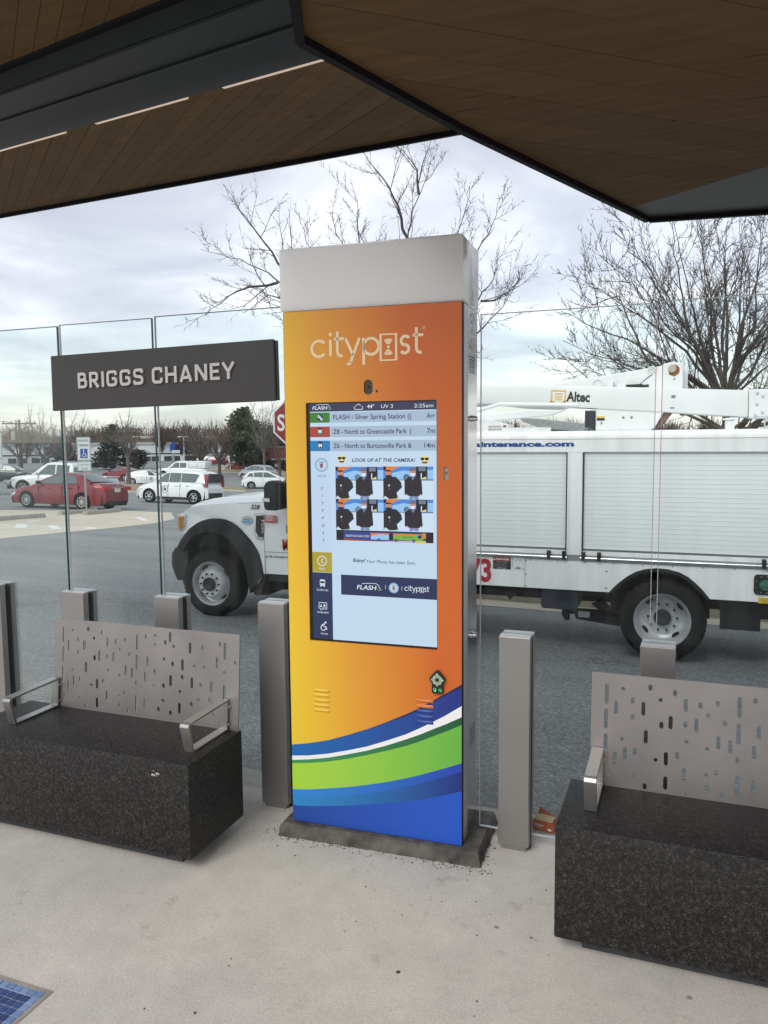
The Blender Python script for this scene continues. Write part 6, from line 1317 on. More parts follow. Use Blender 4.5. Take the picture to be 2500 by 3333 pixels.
# ================================================================== SIGNS, POLES, WIRES
GALV = mat('galvanised_steel', (.34, .35, .36), .5, .5, var=.1); SIGNW = mat('sign_white', (.62, .66, .68), .5); SIGNB = mat('sign_blue', srgb(26, 70, 150), .5); SGRN = mat('sign_green', srgb(50, 110, 100), .5); SRED = mat('stop_red', srgb(128, 20, 28), .5); SGRY = mat('sign_back_grey', (.4, .41, .42), .4, .6)
def parking_sign(x, y, rz, label):
    z = gz(x, y); t = thing('parking_sign', (x, y, z), label, 'sign', 'parking signs', rz)
    b = MB(); b.box(-.035, .035, -.02, .02, -.05, 2.85); b.build('post', GALV, t)
    b = MB(); b.prism(rrect(-.245, .245, 1.95, 2.85, .03), [], lambda u, v, d: (u, -.026 + d, v), 0, .005); b.build('sign_plate', SIGNW, t)
    b = MB(); b.prism(rrect(-.245, .245, 1.55, 1.92, .03), [], lambda u, v, d: (u, -.026 + d, v), 0, .005); b.build('fine_plate', SIGNW, t)
    pr = Print(lambda u, v, d: (u, -.0275 + d * 4, v)); pr.stroke(rrect(-.225, .225, 1.97, 2.83, .03), .014, SGRN, 1, True)
    pr.text('RESERVED', 0, 2.68, .11, SGRN, 1, width=.39, align='C', bold=.02); pr.text('PARKING', 0, 2.50, .11, SGRN, 1, width=.34, align='C', bold=.02)
    pr.rect(-.13, .13, 2.04, 2.40, SIGNB, 1); pr.circ(-.01, 2.345, .028, SIGNW, 2); pr.arc(.0, 2.15, .065, 110, 400, .022, SIGNW, 2); pr.stroke([(-.01, 2.31), (.0, 2.21), (.06, 2.205), (.085, 2.11), (.11, 2.11)], .026, SIGNW, 2); pr.stroke([(-.005, 2.265), (.05, 2.265)], .02, SIGNW, 2)
    pr.stroke(rrect(-.225, .225, 1.57, 1.90, .03), .012, SGRN, 1, True); pr.text('MAX FINE', 0, 1.76, .08, SGRN, 1, width=.34, align='C'); pr.text('$250', 0, 1.61, .10, SGRN, 1, width=.24, align='C'); pr.build('sign_print', t)
    return t
parking_sign(-20.46, 21.27, R(40), 'reserved parking sign with wheelchair symbol before the red sedan')
parking_sign(-22.15, 18.65, R(46), 'reserved parking sign at the left picture edge, left of the sedan')
t = thing('stop_sign', (-4.42, 8.00, gz(-4.42, 8.00)), 'red octagonal stop sign half hidden behind the left edge of the kiosk', 'sign', rz=R(26)); zc = 1.975 - gz(-4.42, 8.00)
oct_ = lambda r_: [(r_ * math.cos(R(22.5 + 45 * i)), zc + r_ * math.sin(R(22.5 + 45 * i))) for i in range(8)]
b = MB(); b.box(-.03, .03, .012, .05, -.05, zc + .3); b.build('post', GALV, t)
b = MB(); b.prism(oct_(.405), [], lambda u, v, d: (u, d, v), 0, .005); b.build('sign_plate', SIGNW, t)
pr = Print(lambda u, v, d: (u, -.001 + d * 3, v)); pr.poly(oct_(.380), SRED, 1); pr.text('STOP', 0, zc - .125, .35, SIGNW, 2, width=.62, align='C', bold=.02); pr.build('sign_print', t)
WOODP = mat('pole_timber', (.10, .085, .07), .9, var=.2)
def upole(x, y, top, arms, label):
    z = gz(x, y); t = thing('utility_pole', (x, y, z), label, 'utility pole', 'utility poles'); h = top - z
    b = MB(); b.tube((0, 0, -.3), (0, 0, h), .24, .16, 10, None, True); b.build('pole', WOODP, t)
    for dz, w_ in arms:
        b = MB(); b.box(-w_, w_, -.08, .08, h - dz - .1, h - dz + .1); a = b.build('crossarm', WOODP, t); a.rotation_euler = (0, 0, R(42))
        b = MB()
        for k in (-.9, -.45, .45, .9): b.tube((k * w_, 0, h - dz + .1), (k * w_, 0, h - dz + .38), .06, .06, 6, None, True)
        i_ = b.build('insulators', BLACK, t); i_.rotation_euler = (0, 0, R(42))
    return t
t = upole(-86.27, 82.25, 4.79, [(.5, 2.2)], 'timber utility pole with one crossarm at the left, over the white pickup')
b = MB(); b.lathe([(0, 4.3), (.4, 4.3), (.42, 4.4), (.42, 5.6), (0, 5.7)], (-.7, -.3, 0), (0, 0, 1), 12); b.build('transformer', SGRY, t, smooth=40)
b = MB(); b.path([(0, 0, 3.0), (1.4, .8, 3.6), (2.8, 1.7, 3.8)], .06); b.box(2.6, 3.6, 1.6, 2.1, 3.72, 3.86); b.build('lamp_arm', GALV, t)
upole(-79.33, 95.57, 3.76, [(.3, 2.6), (1.6, 2.6), (3.6, 1.8)], 'timber utility pole with three crossarms behind the dark spruce')
def wire(pts, label, r_=.035):
    b = MB()
    for a, c in zip(pts, pts[1:]):
        a = Vector(a); c = Vector(c); q = [a.lerp(c, i / 10) - Vector((0, 0, .9 * 4 * (i / 10) * (1 - i / 10))) for i in range(11)]; b.path([tuple(k) for k in q], r_, 4)
    tag(b.build('overhead_wire', BLACK), label, 'power line', 'overhead wires')
wire([(-128, 40, 6.2), (-87.5, 81, 4.6), (-80.5, 94.3, 3.75), (-62, 150, 5.5)], 'upper overhead wire strung between the two timber poles')
wire([(-127, 41, 4.6), (-86.2, 82.2, 3.2), (-79.3, 95.5, 2.3), (-60, 150, 3.5)], 'lower overhead wire strung between the two timber poles')
def lamp_post(x, y, top, label):
    z = gz(x, y); t = thing('lamp_post', (x, y, z), label, 'lamp post', 'car park lamp posts'); h = top - z
    b = MB(); b.tube((0, 0, 0), (0, 0, h), .11, .07, 8, None, True); b.build('pole', mat('lamp_pole_pale', (.5, .5, .48), .5), t)
    b = MB(); b.box(-.95, -.15, -.18, .18, h - .05, h + .10); b.box(.15, .95, -.18, .18, h - .05, h + .10); b.box(-.15, .15, -.05, .05, h, h + .05); b.build('lamp_head', mat('lamp_pole_pale', (.5, .5, .48), .5), t)
lamp_post(-68.65, 96.0, 2.25, 'pale twin-headed lamp post right of the left dark spruce')
lamp_post(-70, 118, 2.05, 'pale twin-headed lamp post over the white capped pickup, further off')
t = thing('pylon_sign', (-68.0, 92.5, gz(-68, 92.5)), 'small blue and white roadside pylon sign among bare trees', 'sign', rz=R(38))
b = MB(); b.box(-.25, .25, -.15, .15, 2.9, 3.9); b.build('blue_panel', SIGNB, t); b = MB(); b.box(-.25, .9, -.12, .12, 2.3, 2.7); b.build('white_panel', SIGNW, t); b = MB(); b.box(-.12, .12, -.1, .1, -.2, 2.6); b.build('pylon_post', GALV, t)

# ================================================================== BUILDINGS
BRICK = bpy.data.materials.new('red_brick'); BRICK.use_nodes = True; t_ = BRICK.node_tree; p_ = t_.nodes['Principled BSDF']
co = t_.nodes.new('ShaderNodeTexCoord'); mp = t_.nodes.new('ShaderNodeMapping'); mp.inputs['Rotation'].default_value = (R(90), 0, 0); t_.links.new(co.outputs['Object'], mp.inputs[0])
bt = t_.nodes.new('ShaderNodeTexBrick'); bt.inputs['Scale'].default_value = 4.5; bt.inputs['Color1'].default_value = (.20, .065, .045, 1); bt.inputs['Color2'].default_value = (.15, .05, .038, 1); bt.inputs['Mortar'].default_value = (.22, .16, .14, 1); bt.inputs['Mortar Size'].default_value = .01
t_.links.new(mp.outputs[0], bt.inputs['Vector']); t_.links.new(bt.outputs[0], p_.inputs['Base Color']); p_.inputs['Roughness'].default_value = .9
t = thing('brick_building', (-47.3, 95.5, gz(-47.3, 95.5)), 'low red brick building with flat roof behind the white hatchback', 'building', rz=R(24))
b = MB(); b.box(-8, 14, 0, 14, -.5, 3.05); b.build('wall', BRICK, t)
b = MB(); b.box(-8.06, 14.06, -.06, 14.06, 3.051, 3.25); b.build('roof_edge', mat('coping_dark', (.09, .05, .045), .8), t)
b = MB(); b.box(-5.15, -4.7, -.05, .02, .5, .95); b.build('notice_board', SIGNW, t)
b = MB(); b.box(-4.4, -3.6, -.05, .02, -.3, 1.4); b.build('door', BLACK, t)
b = MB(); b.box(-7.45, -7.15, -.3, -.01, 2.1, 2.32); b.build('wall_lamp', SIGNW, t)
b = MB(); b.box(-5.5, -3.2, -.5, -.01, 1.5, 1.68); b.build('door_hood', SIGNW, t)
pr = Print(lambda u, v, d: (u, -.02 + d * 5, v)); pr.text('SAFEWAY' if 0 else 'HOURS', -3.6, 1.15, .3, mat('sign_faint', (.26, .15, .12), .8), 1); pr.build('wall_lettering', t) if 0 else None
b = MB(); b.box(0, 4.5, -.6, -.2, -.5, .45); b.build('clipped_hedge', mat('hedge_green', (.018, .03, .016), .95, var=.5, scale=4), t) if 0 else None
WPAN = mat('white_cladding', (.62, .63, .64), .6, var=.04, scale=.4); DKW = mat('dark_glazing', (.04, .05, .055), .15); PARK = mat('parking_deck_brown', (.16, .125, .105), .85, var=.15, scale=.5); PTOP = mat('deck_edge_pale', (.42, .40, .38), .8)
t = thing('showroom_building', (-104, 124, -3.3), 'long white showroom building with blue sign far behind the parked pickups', 'building', rz=R(40))
b = MB(); b.box(-26, 30, 0, 16, -1, 4.3); b.build('wall', WPAN, t)
b = MB(); b.box(-26.2, 30.2, -.2, 16.2, 4.301, 4.7); b.build('roof_edge', PTOP, t)
for k in range(13):
    b = MB(); b.box(-24 + k * 4.1, -24 + k * 4.1 + 3.1, -.06, .02, .1, 1.9); w1 = b.build('window', DKW, t)
    b = MB(); b.box(-24 + k * 4.1 + 1.5, -24 + k * 4.1 + 1.6, -.10, -.061, .1, 1.9); b.build('mullion', WPAN, w1)
b = MB(); b.box(-26.1, 30.1, -.14, .02, 2.35, 2.55); b.build('canopy_stripe', DKW, t)
b = MB(); b.box(10, 17, -.3, -.02, 3.0, 4.2); b.build('blue_sign', SIGNB, t)
t = thing('parking_deck', (-98, 150, -3.3), 'long brown parking deck with pale edge far behind the trees', 'building', rz=R(36))
b = MB(); b.box(-22, 46, 0, 20, -1, 5.5); b.build('deck_wall', PARK, t)
b = MB(); b.box(-22.1, 46.1, -.3, 20, 5.501, 6.1); b.build('parapet', PTOP, t)
b = MB(); b.box(-21, 45, -.1, .02, 2.2, 2.9); b.build('opening', DKW, t)
t = thing('low_store', (-72, 128, -3.3), 'low white store front behind the capped pickup, between bare trees', 'building', rz=R(32))
b = MB(); b.box(-8, 20, 0, 12, -1, 3.2); b.build('wall', WPAN, t)
b = MB(); b.box(-7.5, 19.5, -.06, .02, .2, 2.0); b.build('window', DKW, t)
for k in range(8): b = MB(); b.box(-7 + 3.3 * k, -6.8 + 3.3 * k, -.1, -.061, .2, 2.0); b.build('mullion', WPAN, t)
# white hand rails by the steps
t = thing('hand_rail', (-57.2, 88.7, gz(-57.2, 88.7)), 'pale tubular hand rails beside steps, behind the small red hatchback', 'railing', rz=R(24)); RAILW = mat('rail_white', (.66, .66, .64), .5)
for dx in (0, .9): b = MB(); b.path([(dx - 1.2, 0, .05), (dx - .35, 0, .75), (dx, 0, .75), (dx, 0, 0)], .04, 6); b.path([(dx - .4, 0, .7), (dx - .4, 0, 0)], .04, 6); b.build('rail', RAILW, t)
t = thing('notice_panels', (-54.0, 90.2, gz(-54.0, 90.2)), 'row of small white and blue notice panels before the pine, left of the brick building', 'sign', rz=R(26))
for k in range(3): b = MB(); b.box(-1.0 + k * .66, -.42 + k * .66, 0, .1, .12, .72); n_ = b.build('panel', SIGNW, t); b = MB(); b.box(-1.0 + k * .66, -.42 + k * .66, -.01, 0.001, .56, .72); b.build('panel_header', SIGNB, n_)

# ================================================================== TREES
def branchy(b, p, d, L, r, lvl, rg, P):
    """grow one shoot as a chain of tapering tubes, with side shoots"""
    nseg = P['seg'][lvl]; r1 = r * P['taper']; pts = [Vector(p)]; d = Vector(d).normalized()
    for i in range(nseg):
        j = P['jit'][lvl]; d = (d + Vector((rg.gauss(0, j), rg.gauss(0, j), rg.gauss(0, j))) + Vector((0, 0, P['up'][lvl]))).normalized()
        q = pts[-1] + d * (L / nseg); ra = r + (r1 - r) * i / nseg; rb = r + (r1 - r) * (i + 1) / nseg
        b.tube(pts[-1], q, ra, rb, P['n'][lvl]); pts.append(q)
        if lvl < P['lv']:
            for _ in range(P['kids'][lvl]):
                if i == 0 and rg.random() < P['bare'][lvl]: continue
                f_ = rg.random(); s = pts[-2].lerp(q, f_); a = d.orthogonal().normalized(); a = Matrix.Rotation(rg.uniform(0, 6.283), 3, d) @ a
                an = R(rg.uniform(*P['ang'][lvl])); nd = d * math.cos(an) + a * math.sin(an)
                fr = (i + f_) / nseg
                branchy(b, s, nd, L * P['len'][lvl] * rg.uniform(.6, 1.15) * (1 - .45 * fr), max(P['rmin'], rb * P['thin'][lvl]), lvl + 1, rg, P)
    if lvl < P['lv']:
        branchy(b, pts[-1], d, L * P['len'][lvl] * .8, r1, lvl + 1, rg, P)
def bare_tree(name, loc, label, seed, trunk_h, trunk_r, limbs, limbL, m, P, spread=(25, 55), group=None, az0=0.0, lean=(0, 0)):
    rg = random.Random(seed); z = gz(loc[0], loc[1]); t = thing(name, (loc[0], loc[1], z), label, 'tree', group)
    b = MB(); top = Vector((lean[0], lean[1], trunk_h)); b.tube((0, 0, -.2), top * .5, trunk_r * 1.25, trunk_r, 10); b.tube(top * .5, top, trunk_r, trunk_r * .85, 10); b.build('trunk', m, t, smooth=60)
    b = MB()
    for i in range(limbs):
        az = az0 + 6.283 * i / limbs + rg.uniform(-.35, .35); an = R(rg.uniform(*spread)); d = Vector((math.cos(az) * math.sin(an), math.sin(az) * math.sin(an), math.cos(an)))
        branchy(b, top - Vector((0, 0, rg.uniform(0, .25) * trunk_h * .5)), d, limbL * rg.uniform(.75, 1.1), trunk_r * rg.uniform(.45, .6), 0, rg, P)
    b.build('crown', m, t, smooth=60, fix=False); return t
P_ASH = dict(lv=3, seg=[5, 4, 4, 3], jit=[.10, .13, .14, .16], up=[.04, .08, .07, .05], n=[7, 5, 3, 3], taper=.45, kids=[2, 2, 2, 0], bare=[.7, .5, .3, 0], ang=[(28, 60), (28, 62), (30, 65), (0, 0)], len=[.55, .48, .42, 0], thin=[.55, .55, .6, 0], rmin=.0042)
# trees whose main limbs follow the photograph, twigs grown on them
def limb_tree(name, loc, label, seed, trunk, tr, limbs, m, P, r0, vdir, childL, dens, deep, jt=.022):
    rg = random.Random(seed); z = gz(*loc); t = thing(name, (loc[0], loc[1], z), label, 'tree'); vd = Vector(vdir)
    b = MB()
    for i in range(len(trunk) - 1): b.tube(trunk[i], trunk[i + 1], tr * (1.25 - .3 * i), tr * (1.25 - .3 * (i + 1)), 10)
    b.build('trunk', m, t, smooth=60); b = MB()
    for pts in limbs:
        k = rg.uniform(-deep, deep); L = len(pts) - 1
        q = [Vector(p_) + vd * (k * i / L) for i, p_ in enumerate(pts)]
        fine = [q[0]]
        for a, c in zip(q, q[1:]):
            n = max(2, int((c - a).length / .22))
            for i in range(1, n + 1):
                w_ = a.lerp(c, i / n); j_ = jt if i < n else .006; fine.append(w_ + Vector((rg.gauss(0, j_), rg.gauss(0, j_), rg.gauss(0, j_))))
        N_ = len(fine) - 1; ra = r0 * rg.uniform(.75, 1.1) * min(1.0, .45 + (q[-1] - q[0]).length / 6)
        rad = lambda f_: max(P['rmin'] * 1.1, ra * (1 - f_) ** 1.15 + .004)
        for i in range(N_):
            f0, f1 = i / N_, (i + 1) / N_; b.tube(fine[i], fine[i + 1], rad(f0), rad(f1), 6 if rad(f0) > .02 else 4)
            d = (fine[i + 1] - fine[i]).normalized()
            if f1 < .12: continue
            for _ in range(dens if rg.random() < .8 else 0):
                a = d.orthogonal().normalized(); a = Matrix.Rotation(rg.uniform(0, 6.283), 3, d) @ a; an = R(rg.uniform(28, 68)); nd = (d * math.cos(an) + a * math.sin(an) + Vector((0, 0, .25))).normalized()
                branchy(b, fine[i].lerp(fine[i + 1], rg.random()), nd, childL * rg.uniform(.35, 1.1) * (1.1 - .5 * f0), max(P['rmin'], rad(f0) * .45), 0, rg, P)
    b.build('crown', m, t, smooth=60, fix=False); return t
P_TW = dict(lv=2, seg=[5, 3, 2], jit=[.10, .14, .16], up=[.07, .07, .05], n=[4, 3, 3], taper=.4, kids=[1, 1, 0], bare=[.2, .2, 0], ang=[(22, 55), (25, 60), (0, 0)], len=[.58, .5, 0], thin=[.6, .65, 0], rmin=.0058)
FL = [[(.12, .37, 4.34), (-1.35, -.09, 5.36), (-2.0, -.27, 6.03), (-2.64, -.46, 6.6), (-3.28, -.68, 6.94), (-4.17, -1.0, 7.17)], [(-2.0, -.27, 6.03), (-2.43, -.36, 6.82), (-2.87, -.46, 7.49), (-3.3, -.57, 8.06), (-3.63, -.64, 8.62)],
 [(-2.42, -.4, 6.37), (-3.05, -.66, 6.21), (-3.46, -.85, 5.94), (-3.87, -1.05, 5.49)], [(.13, .36, 4.23), (-1.12, -.07, 4.68), (-1.76, -.28, 5.14), (-2.3, -.45, 5.48), (-2.83, -.63, 5.71)],
 [(.19, .42, 4.56), (.42, .65, 6.01), (.49, .82, 7.41), (.57, .92, 8.13), (.87, 1.11, 8.91), (1.27, 1.32, 9.47)], [(.49, .82, 7.41), (.26, .8, 8.14), (-.07, .73, 8.7), (-.39, .64, 9.04), (-.56, .6, 9.26)], [(.72, 1.01, 8.47), (.66, 1.04, 9.03), (.33, .96, 9.48)],
 [(.29, .47, 4.67), (1.04, .91, 6.23), (1.49, 1.17, 7.12), (1.73, 1.34, 7.9), (1.87, 1.47, 8.68)], [(.45, .54, 4.78), (1.36, 1.01, 6.0), (1.97, 1.33, 6.89), (2.37, 1.56, 7.67), (2.56, 1.7, 8.34)],
 [(.35, .47, 4.45), (1.59, 1.03, 5.33), (2.1, 1.32, 5.88), (2.45, 1.55, 6.44), (2.55, 1.69, 7.1)], [(2.2, 1.32, 5.88), (2.62, 1.49, 5.99), (3.03, 1.67, 6.21)], [(.46, .49, 4.22), (1.6, .97, 4.66), (2.22, 1.26, 5.21), (2.52, 1.41, 5.54), (2.98, 1.66, 6.32)],
 [(.08, .39, 4.67), (-.53, .31, 6.24), (-.92, .25, 7.14), (-1.2, .21, 7.81), (-1.27, .24, 8.1)], [(.03, .36, 4.62), (-.95, .13, 6.02), (-1.49, .01, 6.92), (-1.88, -.07, 7.5), (-1.94, -.04, 7.9)], [(.08, .4, 4.78), (-.33, .41, 6.46), (-.46, .45, 7.3), (-.68, .42, 7.75), (-.64, .49, 8.1)],
 [(-1.35, -.09, 5.36), (-1.99, -.29, 5.81), (-2.62, -.52, 6.04), (-3.13, -.78, 5.6)], [(.1, .4, 4.4), (-.6, 1.6, 5.8), (-.9, 2.4, 6.9), (-1.1, 2.9, 7.6)], [(.1, .4, 4.4), (.9, 1.9, 5.8), (1.1, 2.7, 6.8), (1.3, 3.3, 7.5)], [(.1, .3, 4.3), (.5, -1.2, 5.6), (.4, -2.0, 6.6), (.6, -2.6, 7.4)]]
limb_tree('bare_tree', (-5.75, 14.8), 'bare wide-crowned tree rising behind the kiosk', 12, [(0, 0, -.2), (.08, .1, 1.5), (.15, .26, 3.1), (.11, .4, 4.7)], .16, FL, BARK, P_TW, .050, (-.36, .93, 0), 1.3, 1, 1.0)
P_VT = dict(lv=2, seg=[4, 3, 2], jit=[.045, .06, .08], up=[.10, .12, .08], n=[4, 3, 3], taper=.4, kids=[2, 1, 0], bare=[.2, .2, 0], ang=[(25, 52), (28, 55), (0, 0)], len=[.48, .42, 0], thin=[.6, .65, 0], rmin=.0052)
RL = [[(-.11, .28, 3.2), (-.74, .12, 4.01), (-1.36, -.07, 4.5), (-1.89, -.24, 4.91), (-2.28, -.34, 5.2), (-2.62, -.47, 5.4)], [(-.12, .28, 3.28), (-.59, .19, 4.17), (-.99, .1, 4.82), (-1.46, 0, 5.63), (-1.7, -.04, 6.11), (-1.86, -.08, 6.35)],
 [(-.15, .27, 3.28), (-.44, .25, 4.17), (-.69, .23, 4.97), (-.89, .22, 5.62), (-1.02, .23, 6.19), (-1.11, .24, 6.67)], [(-.08, .3, 3.28), (-.25, .32, 4.16), (-.34, .35, 4.81), (-.4, .39, 5.37), (-.49, .42, 6.1), (-.46, .48, 6.58)],
 [(0, .33, 3.28), (.09, .45, 4.16), (.14, .55, 4.97), (.17, .63, 5.61), (.04, .64, 6.26)], [(.04, .34, 3.28), (.32, .52, 4.0), (.61, .69, 4.56), (.89, .87, 5.28), (1.0, .9, 6.0)], [(-.15, .26, 3.2), (-.96, .01, 3.77), (-1.73, -.24, 4.18), (-2.18, -.4, 4.34), (-2.68, -.58, 4.6)],
 [(-.19, .24, 3.12), (-1.03, -.04, 3.53), (-1.79, -.3, 3.86), (-2.25, -.47, 3.98), (-2.71, -.62, 4.2)], [(-.04, .31, 3.28), (-.1, .39, 4.32), (-.09, .48, 5.13), (-.18, .51, 5.77), (-.12, .59, 6.34)], [(.04, .33, 3.19), (.48, .55, 3.67), (1.08, .81, 4.1), (1.7, 1.0, 4.7)],
 [(-.23, .24, 3.28), (-.59, .18, 4.01), (-1.05, .05, 4.49), (-1.29, 0, 4.98), (-1.6, -.08, 5.31), (-2.14, -.26, 5.63)], [(0, .33, 3.28), (.23, .54, 4.48), (.44, .7, 5.29), (.49, .8, 6.09), (.55, .9, 6.6)], [(-.26, .21, 3.12), (-.72, .07, 3.44), (-1.18, -.1, 3.6), (-1.71, -.29, 3.8), (-2.39, -.55, 4.0)],
 [(0, .2, 2.6), (-.8, 0, 3.1), (-1.6, -.3, 3.35), (-2.1, -.5, 3.7)], [(0, .2, 2.6), (.8, .5, 3.2), (1.5, .8, 3.6), (2.2, 1.1, 4.0)], [(0, .2, 2.4), (.5, .3, 3.2), (1.2, .6, 4.2), (1.5, .8, 5.2), (1.7, .9, 6.0)], [(0, .2, 2.4), (.9, .5, 3.6), (1.8, .8, 4.6), (2.2, 1.0, 5.4)]]
RG = random.Random(3)
RL += [[tuple(c * RG.uniform(.82, 1.0) + RG.uniform(-.18, .18) if i else c for i, c in enumerate((p_[0], p_[1], p_[2]))) if k else p_ for k, p_ in enumerate(q)] for q in RL]
RL = [[(p_[0] + (0 if k == 0 else .05 * math.sin(j * 2.1 + k)), p_[1] + (0 if k == 0 else .5 * math.sin(j * 1.7) * k / len(q)), p_[2]) for k, p_ in enumerate(q)] for j, q in enumerate(RL)]
limb_tree('bare_tree', (1.85, 11.9), 'bare dense vase-shaped tree behind the truck at the right', 5, [(0, 0, -.2), (0, .05, .8), (-.02, .15, 1.8), (-.05, .28, 3.2)], .15, RL, BARKM, P_VT, .034, (-.1, .98, 0), 1.35, 1, .7, .012)
RL2 = [[(p_[0] * .9, p_[1], p_[2] * .92) for p_ in q] for q in RL[::2]]
limb_tree('bare_tree', (4.3, 13.2), 'bare tree at the far right edge behind the truck, beyond the vase-shaped one', 9, [(0, 0, -.2), (0, .05, .8), (-.02, .15, 1.8), (-.05, .28, 3.0)], .14, RL2, BARKM, P_VT, .036, (-.1, .98, 0), 1.2, 1, .9, .012)
# low brown twigs along the bank behind the truck
P_BUSH = dict(lv=2, seg=[4, 3, 3], jit=[.16, .18, .2], up=[.05, .06, .05], n=[4, 3, 3], taper=.4, kids=[3, 2, 0], bare=[0, 0, 0], ang=[(25, 65), (25, 60), (0, 0)], len=[.55, .5, 0], thin=[.6, .6, 0], rmin=.0045)
for i, (x, y, s) in enumerate(((.2, 11.4, .9), (1.2, 10.6, 1.1), (2.4, 11.0, 1.2), (3.4, 10.8, 1.15), (4.6, 11.2, 1.2), (5.8, 11.4, 1.1))):
    bare_tree('brown_shrub', (x, y), ['bare brown shrub behind the truck turret', 'bare brown shrub behind the boom, left of the tree trunk', 'bare brown shrub right under the vase-shaped tree', 'bare brown shrub right of the vase-shaped tree, under the boom', 'bare brown shrub behind the boom rest', 'bare brown shrub at the right picture edge behind the boom'][i], 40 + i, .3, .04, 11, 1.15 * s, BARKR, P_BUSH, (10, 70), 'brown shrubs on the bank')
P_FAR = dict(lv=3, seg=[4, 3, 3, 2], jit=[.10, .13, .15, .16], up=[.07, .09, .07, .04], n=[5, 4, 3, 3], taper=.42, kids=[2, 2, 2, 0], bare=[.5, .4, .2, 0], ang=[(22, 50), (25, 55), (28, 60), (0, 0)], len=[.58, .5, .45, 0], thin=[.55, .55, .6, 0], rmin=.011)
far = [((-47.03, 56.6), 'bare grey tree on the grass island, right of the dark spruce', 2.75, .19, 7, 2.9, BARKG, (18, 50), 21),
       ((-84.85, 80.56), 'bare grey tree at the left edge before the utility pole', 2.0, .22, 6, 4.2, BARKG, (18, 50), 22),
       ((-82.0, 82.2), 'bare grey tree with a tall single shoot, left of the sign post', 1.6, .24, 8, 5.0, BARKG, (15, 52), 23),
       ((-74.0, 78.0), 'bare spreading tree behind the left post of the name sign', 1.6, .20, 8, 4.4, BARKG, (20, 60), 24),
       ((-54.02, 78.7), 'bare grey-brown tree behind the white bed cap', 1.6, .20, 9, 3.9, BARKG, (10, 42), 25),
       ((-50.17, 76.74), 'bare grey-brown tree left of the big green pine', 1.5, .19, 9, 3.7, BARKR, (10, 48), 26),
       ((-37.66, 68.48), 'bare tree before the brick building, next to the truck mirror', 2.2, .15, 6, 3.2, BARKR, (16, 48), 27),
       ((-60, 86), 'bare brown tree before the low store, left of the bed cap', 1.2, .15, 8, 3.0, BARKR, (15, 60), 28),
       ((-99, 84), 'bare tree at the far left edge of the picture', 1.8, .22, 7, 5.0, BARKG, (15, 45), 29),
       ((-46.1, 80.2), 'tall bare tree between the pine and the brick building', 2.5, .16, 8, 4.6, BARKG, (8, 34), 30)]
far += [((-53.5, 104), 'bare brown tree rising behind the roof of the brick building', 2.5, .2, 9, 4.2, BARKR, (8, 50), 33), ((-49.5, 106), 'bare brown tree behind the brick building, next to the stop sign', 2.5, .2, 9, 4.4, BARKR, (8, 50), 34)]
for loc, lb, th, tr, nl, ll, m, sp, sd_ in far: bare_tree('bare_tree', loc, lb, sd_, th, tr, nl, ll, m, dict(P_FAR, kids=[1, 1, 2, 0]) if sd_ == 27 else P_FAR, sp, 'bare trees in the car park')
# evergreens: needle sprays on boughs
def needles(name, cols):
    m, t, p = node_mat(name); o = objco(t); info = t.nodes.new('ShaderNodeNewGeometry')
    c = ramp(t, tnoise(t, o, 1.3, 4, .7), [(0.3, cols[0]), (0.5, cols[1]), (0.72, cols[2])])
    c = tmix(t, 1.0, c, ramp(t, info.outputs['Random Per Island'], [(0, (.7, .7, .7)), (1, (1.3, 1.3, 1.25))]), 'MULTIPLY')
    t.links.new(c, p.inputs['Base Color']); p.inputs['Roughness'].default_value = .8; return m
SPR = needles('spruce_needles', [(.010, .016, .013), (.018, .027, .021), (.034, .044, .034)]); PIN = needles('pine_needles', [(.018, .034, .018), (.035, .060, .028), (.075, .105, .045)]); JUN = needles('juniper_needles', [(.018, .022, .018), (.030, .034, .027), (.05, .052, .042)])
def evergreen(name, loc, label, h, r, m, seed, base=.1, boughs=90, dens=34, shape='cone', leaf=.22, group='evergreens'):
    rg = random.Random(seed); z = gz(loc[0], loc[1]); t = thing(name, (loc[0], loc[1], z), label, 'tree', group)
    b = MB(); b.tube((0, 0, -.2), (0, 0, h * .9), .18, .04, 8); b.build('trunk', BARK, t)
    b = MB(); wood = MB()
    for i in range(boughs):
        f_ = (i + rg.random()) / boughs; hz = h * (base + (1 - base) * f_)
        if shape == 'cone': rr = r * (1 - f_) ** .85 * rg.uniform(.65, 1.1) + .15
        else: rr = r * math.sin(math.pi * min(1, .18 + .80 * f_)) ** .7 * rg.uniform(.6, 1.12)
        az = rg.uniform(0, 6.283); dr = Vector((math.cos(az), math.sin(az), rg.uniform(-.25, .15) if shape == 'cone' else rg.uniform(.0, .75))).normalized()
        wood.tube((0, 0, hz), Vector((0, 0, hz)) + dr * rr, .03, .01, 3)
        for k in range(int(dens * (.35 + rr / r))):
            q = (.25 + .75 * rg.random() ** .6); c = Vector((0, 0, hz)) + dr * rr * q + Vector((rg.gauss(0, .22 * r * .3 + .06), rg.gauss(0, .22 * r * .3 + .06), rg.gauss(0, .13 if shape == 'cone' else .22)))
            a = Vector((rg.gauss(0, 1), rg.gauss(0, 1), rg.gauss(0, .6))) + dr * .8; a.normalize(); s = a.orthogonal().normalized(); s = Matrix.Rotation(rg.uniform(0, 6.28), 3, a) @ s; l = leaf * rg.uniform(.6, 1.3); w_ = l * .28
            b.add([c - a * l * .5, c + s * w_, c + a * l * .5, c - s * w_], [(0, 1, 2, 3)])
    b.build('crown', m, t, fix=False); wood.build('boughs', BARK, t, fix=False); return t
evergreen('spruce_tree', (-76.16, 89.32), 'dark conical spruce with broad skirts, behind the red coupe', 6.4, 3.1, SPR, 3, .04, 120, 40, leaf=.42)
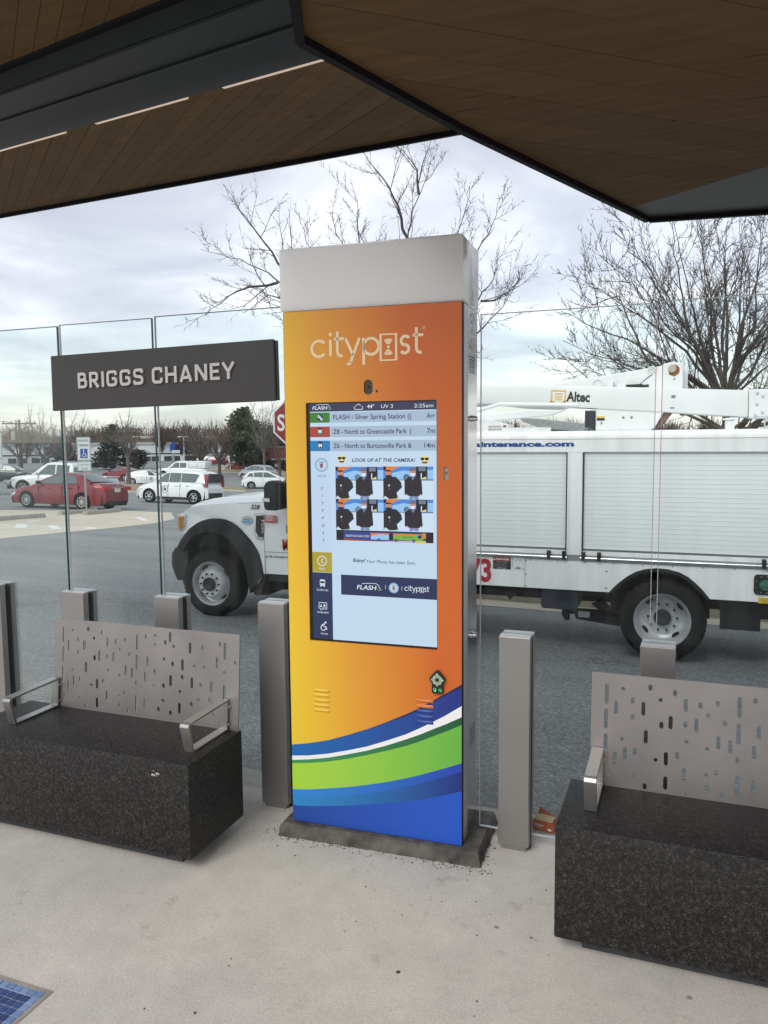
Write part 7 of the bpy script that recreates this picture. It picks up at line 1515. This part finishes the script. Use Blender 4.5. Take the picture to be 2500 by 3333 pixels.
evergreen('pine_tree', (-52.2, 85.6), 'big round green pine left of the brick building', 7.9, 2.7, PIN, 4, .12, 150, 46, 'round', .42)
evergreen('pine_tree', (-53.0, 89.6), 'smaller green pine joined to the right side of the big one', 6.6, 1.9, PIN, 8, .06, 80, 40, 'round', .40)
evergreen('juniper_bush', (-84, 87.5), 'dark dull evergreen bush behind the white pickup roof', 4.2, 2.3, JUN, 5, .04, 80, 40, 'round', .40)
evergreen('juniper_bush', (-72.8, 90.5), 'low dark evergreen right of the spruce skirt', 2.5, 1.6, JUN, 6, .04, 50, 34, 'round', .36)
evergreen('clipped_shrub', (-50.9, 89.7), 'low dark clipped shrub before the brick wall, next to the notice panels', 1.0, .8, SPR, 11, .04, 40, 34, 'round', .26)
evergreen('clipped_shrub', (-48.4, 90.6), 'low dark clipped shrub at the right of the brick wall', 1.0, .9, SPR, 12, .04, 40, 34, 'round', .26)
evergreen('clipped_shrub', (-57.5, 94.0), 'low dark shrub right of the pale drive, below the pine', 1.2, 1.2, SPR, 13, .04, 40, 34, 'round', .26)
# distant wood that closes the view
b = MB(); rg = random.Random(77)
def twigtree(x, y, h):
    z = -3.3; nb = 30; p0 = Vector((x, y, z)); b.tube(p0, p0 + Vector((0, 0, h * .45)), .16, .10, 4)
    for k in range(nb):
        az = rg.uniform(0, 6.28); f_ = rg.uniform(.2, .5); s = p0 + Vector((0, 0, h * f_)); an = R(rg.uniform(8, 50)); L = h * (1 - f_) * rg.uniform(.5, 1.0)
        e1 = s + Vector((math.cos(az) * math.sin(an), math.sin(az) * math.sin(an), math.cos(an))) * L * .55; b.tube(s, e1, .09, .06, 3)
        for q in range(6):
            an2 = R(rg.uniform(5, 60)); a2 = az + rg.uniform(-1.2, 1.2); s2 = s.lerp(e1, rg.uniform(.3, 1)); e2 = s2 + Vector((math.cos(a2) * math.sin(an2), math.sin(a2) * math.sin(an2), math.cos(an2))) * L * rg.uniform(.3, .6); b.tube(s2, e2, .055, .03, 3)
cam2 = Vector((1.15, -2.847)); 
for k in range(300):
    bear = R(rg.uniform(-2, 62)); dist = rg.uniform(165, 215); x = cam2.x - math.sin(bear) * dist; y = cam2.y + math.cos(bear) * dist
    twigtree(x, y, rg.uniform(6.5, 10.5))
for k in range(70):
    bear = R(rg.uniform(-14, 22)); dist = rg.uniform(120, 160); twigtree(cam2.x - math.sin(bear) * dist, cam2.y + math.cos(bear) * dist, rg.uniform(4, 7))
tag(b.build('distant_wood', BARKR, fix=False), 'far off bare brown wood along the horizon', 'woodland', kind='stuff')
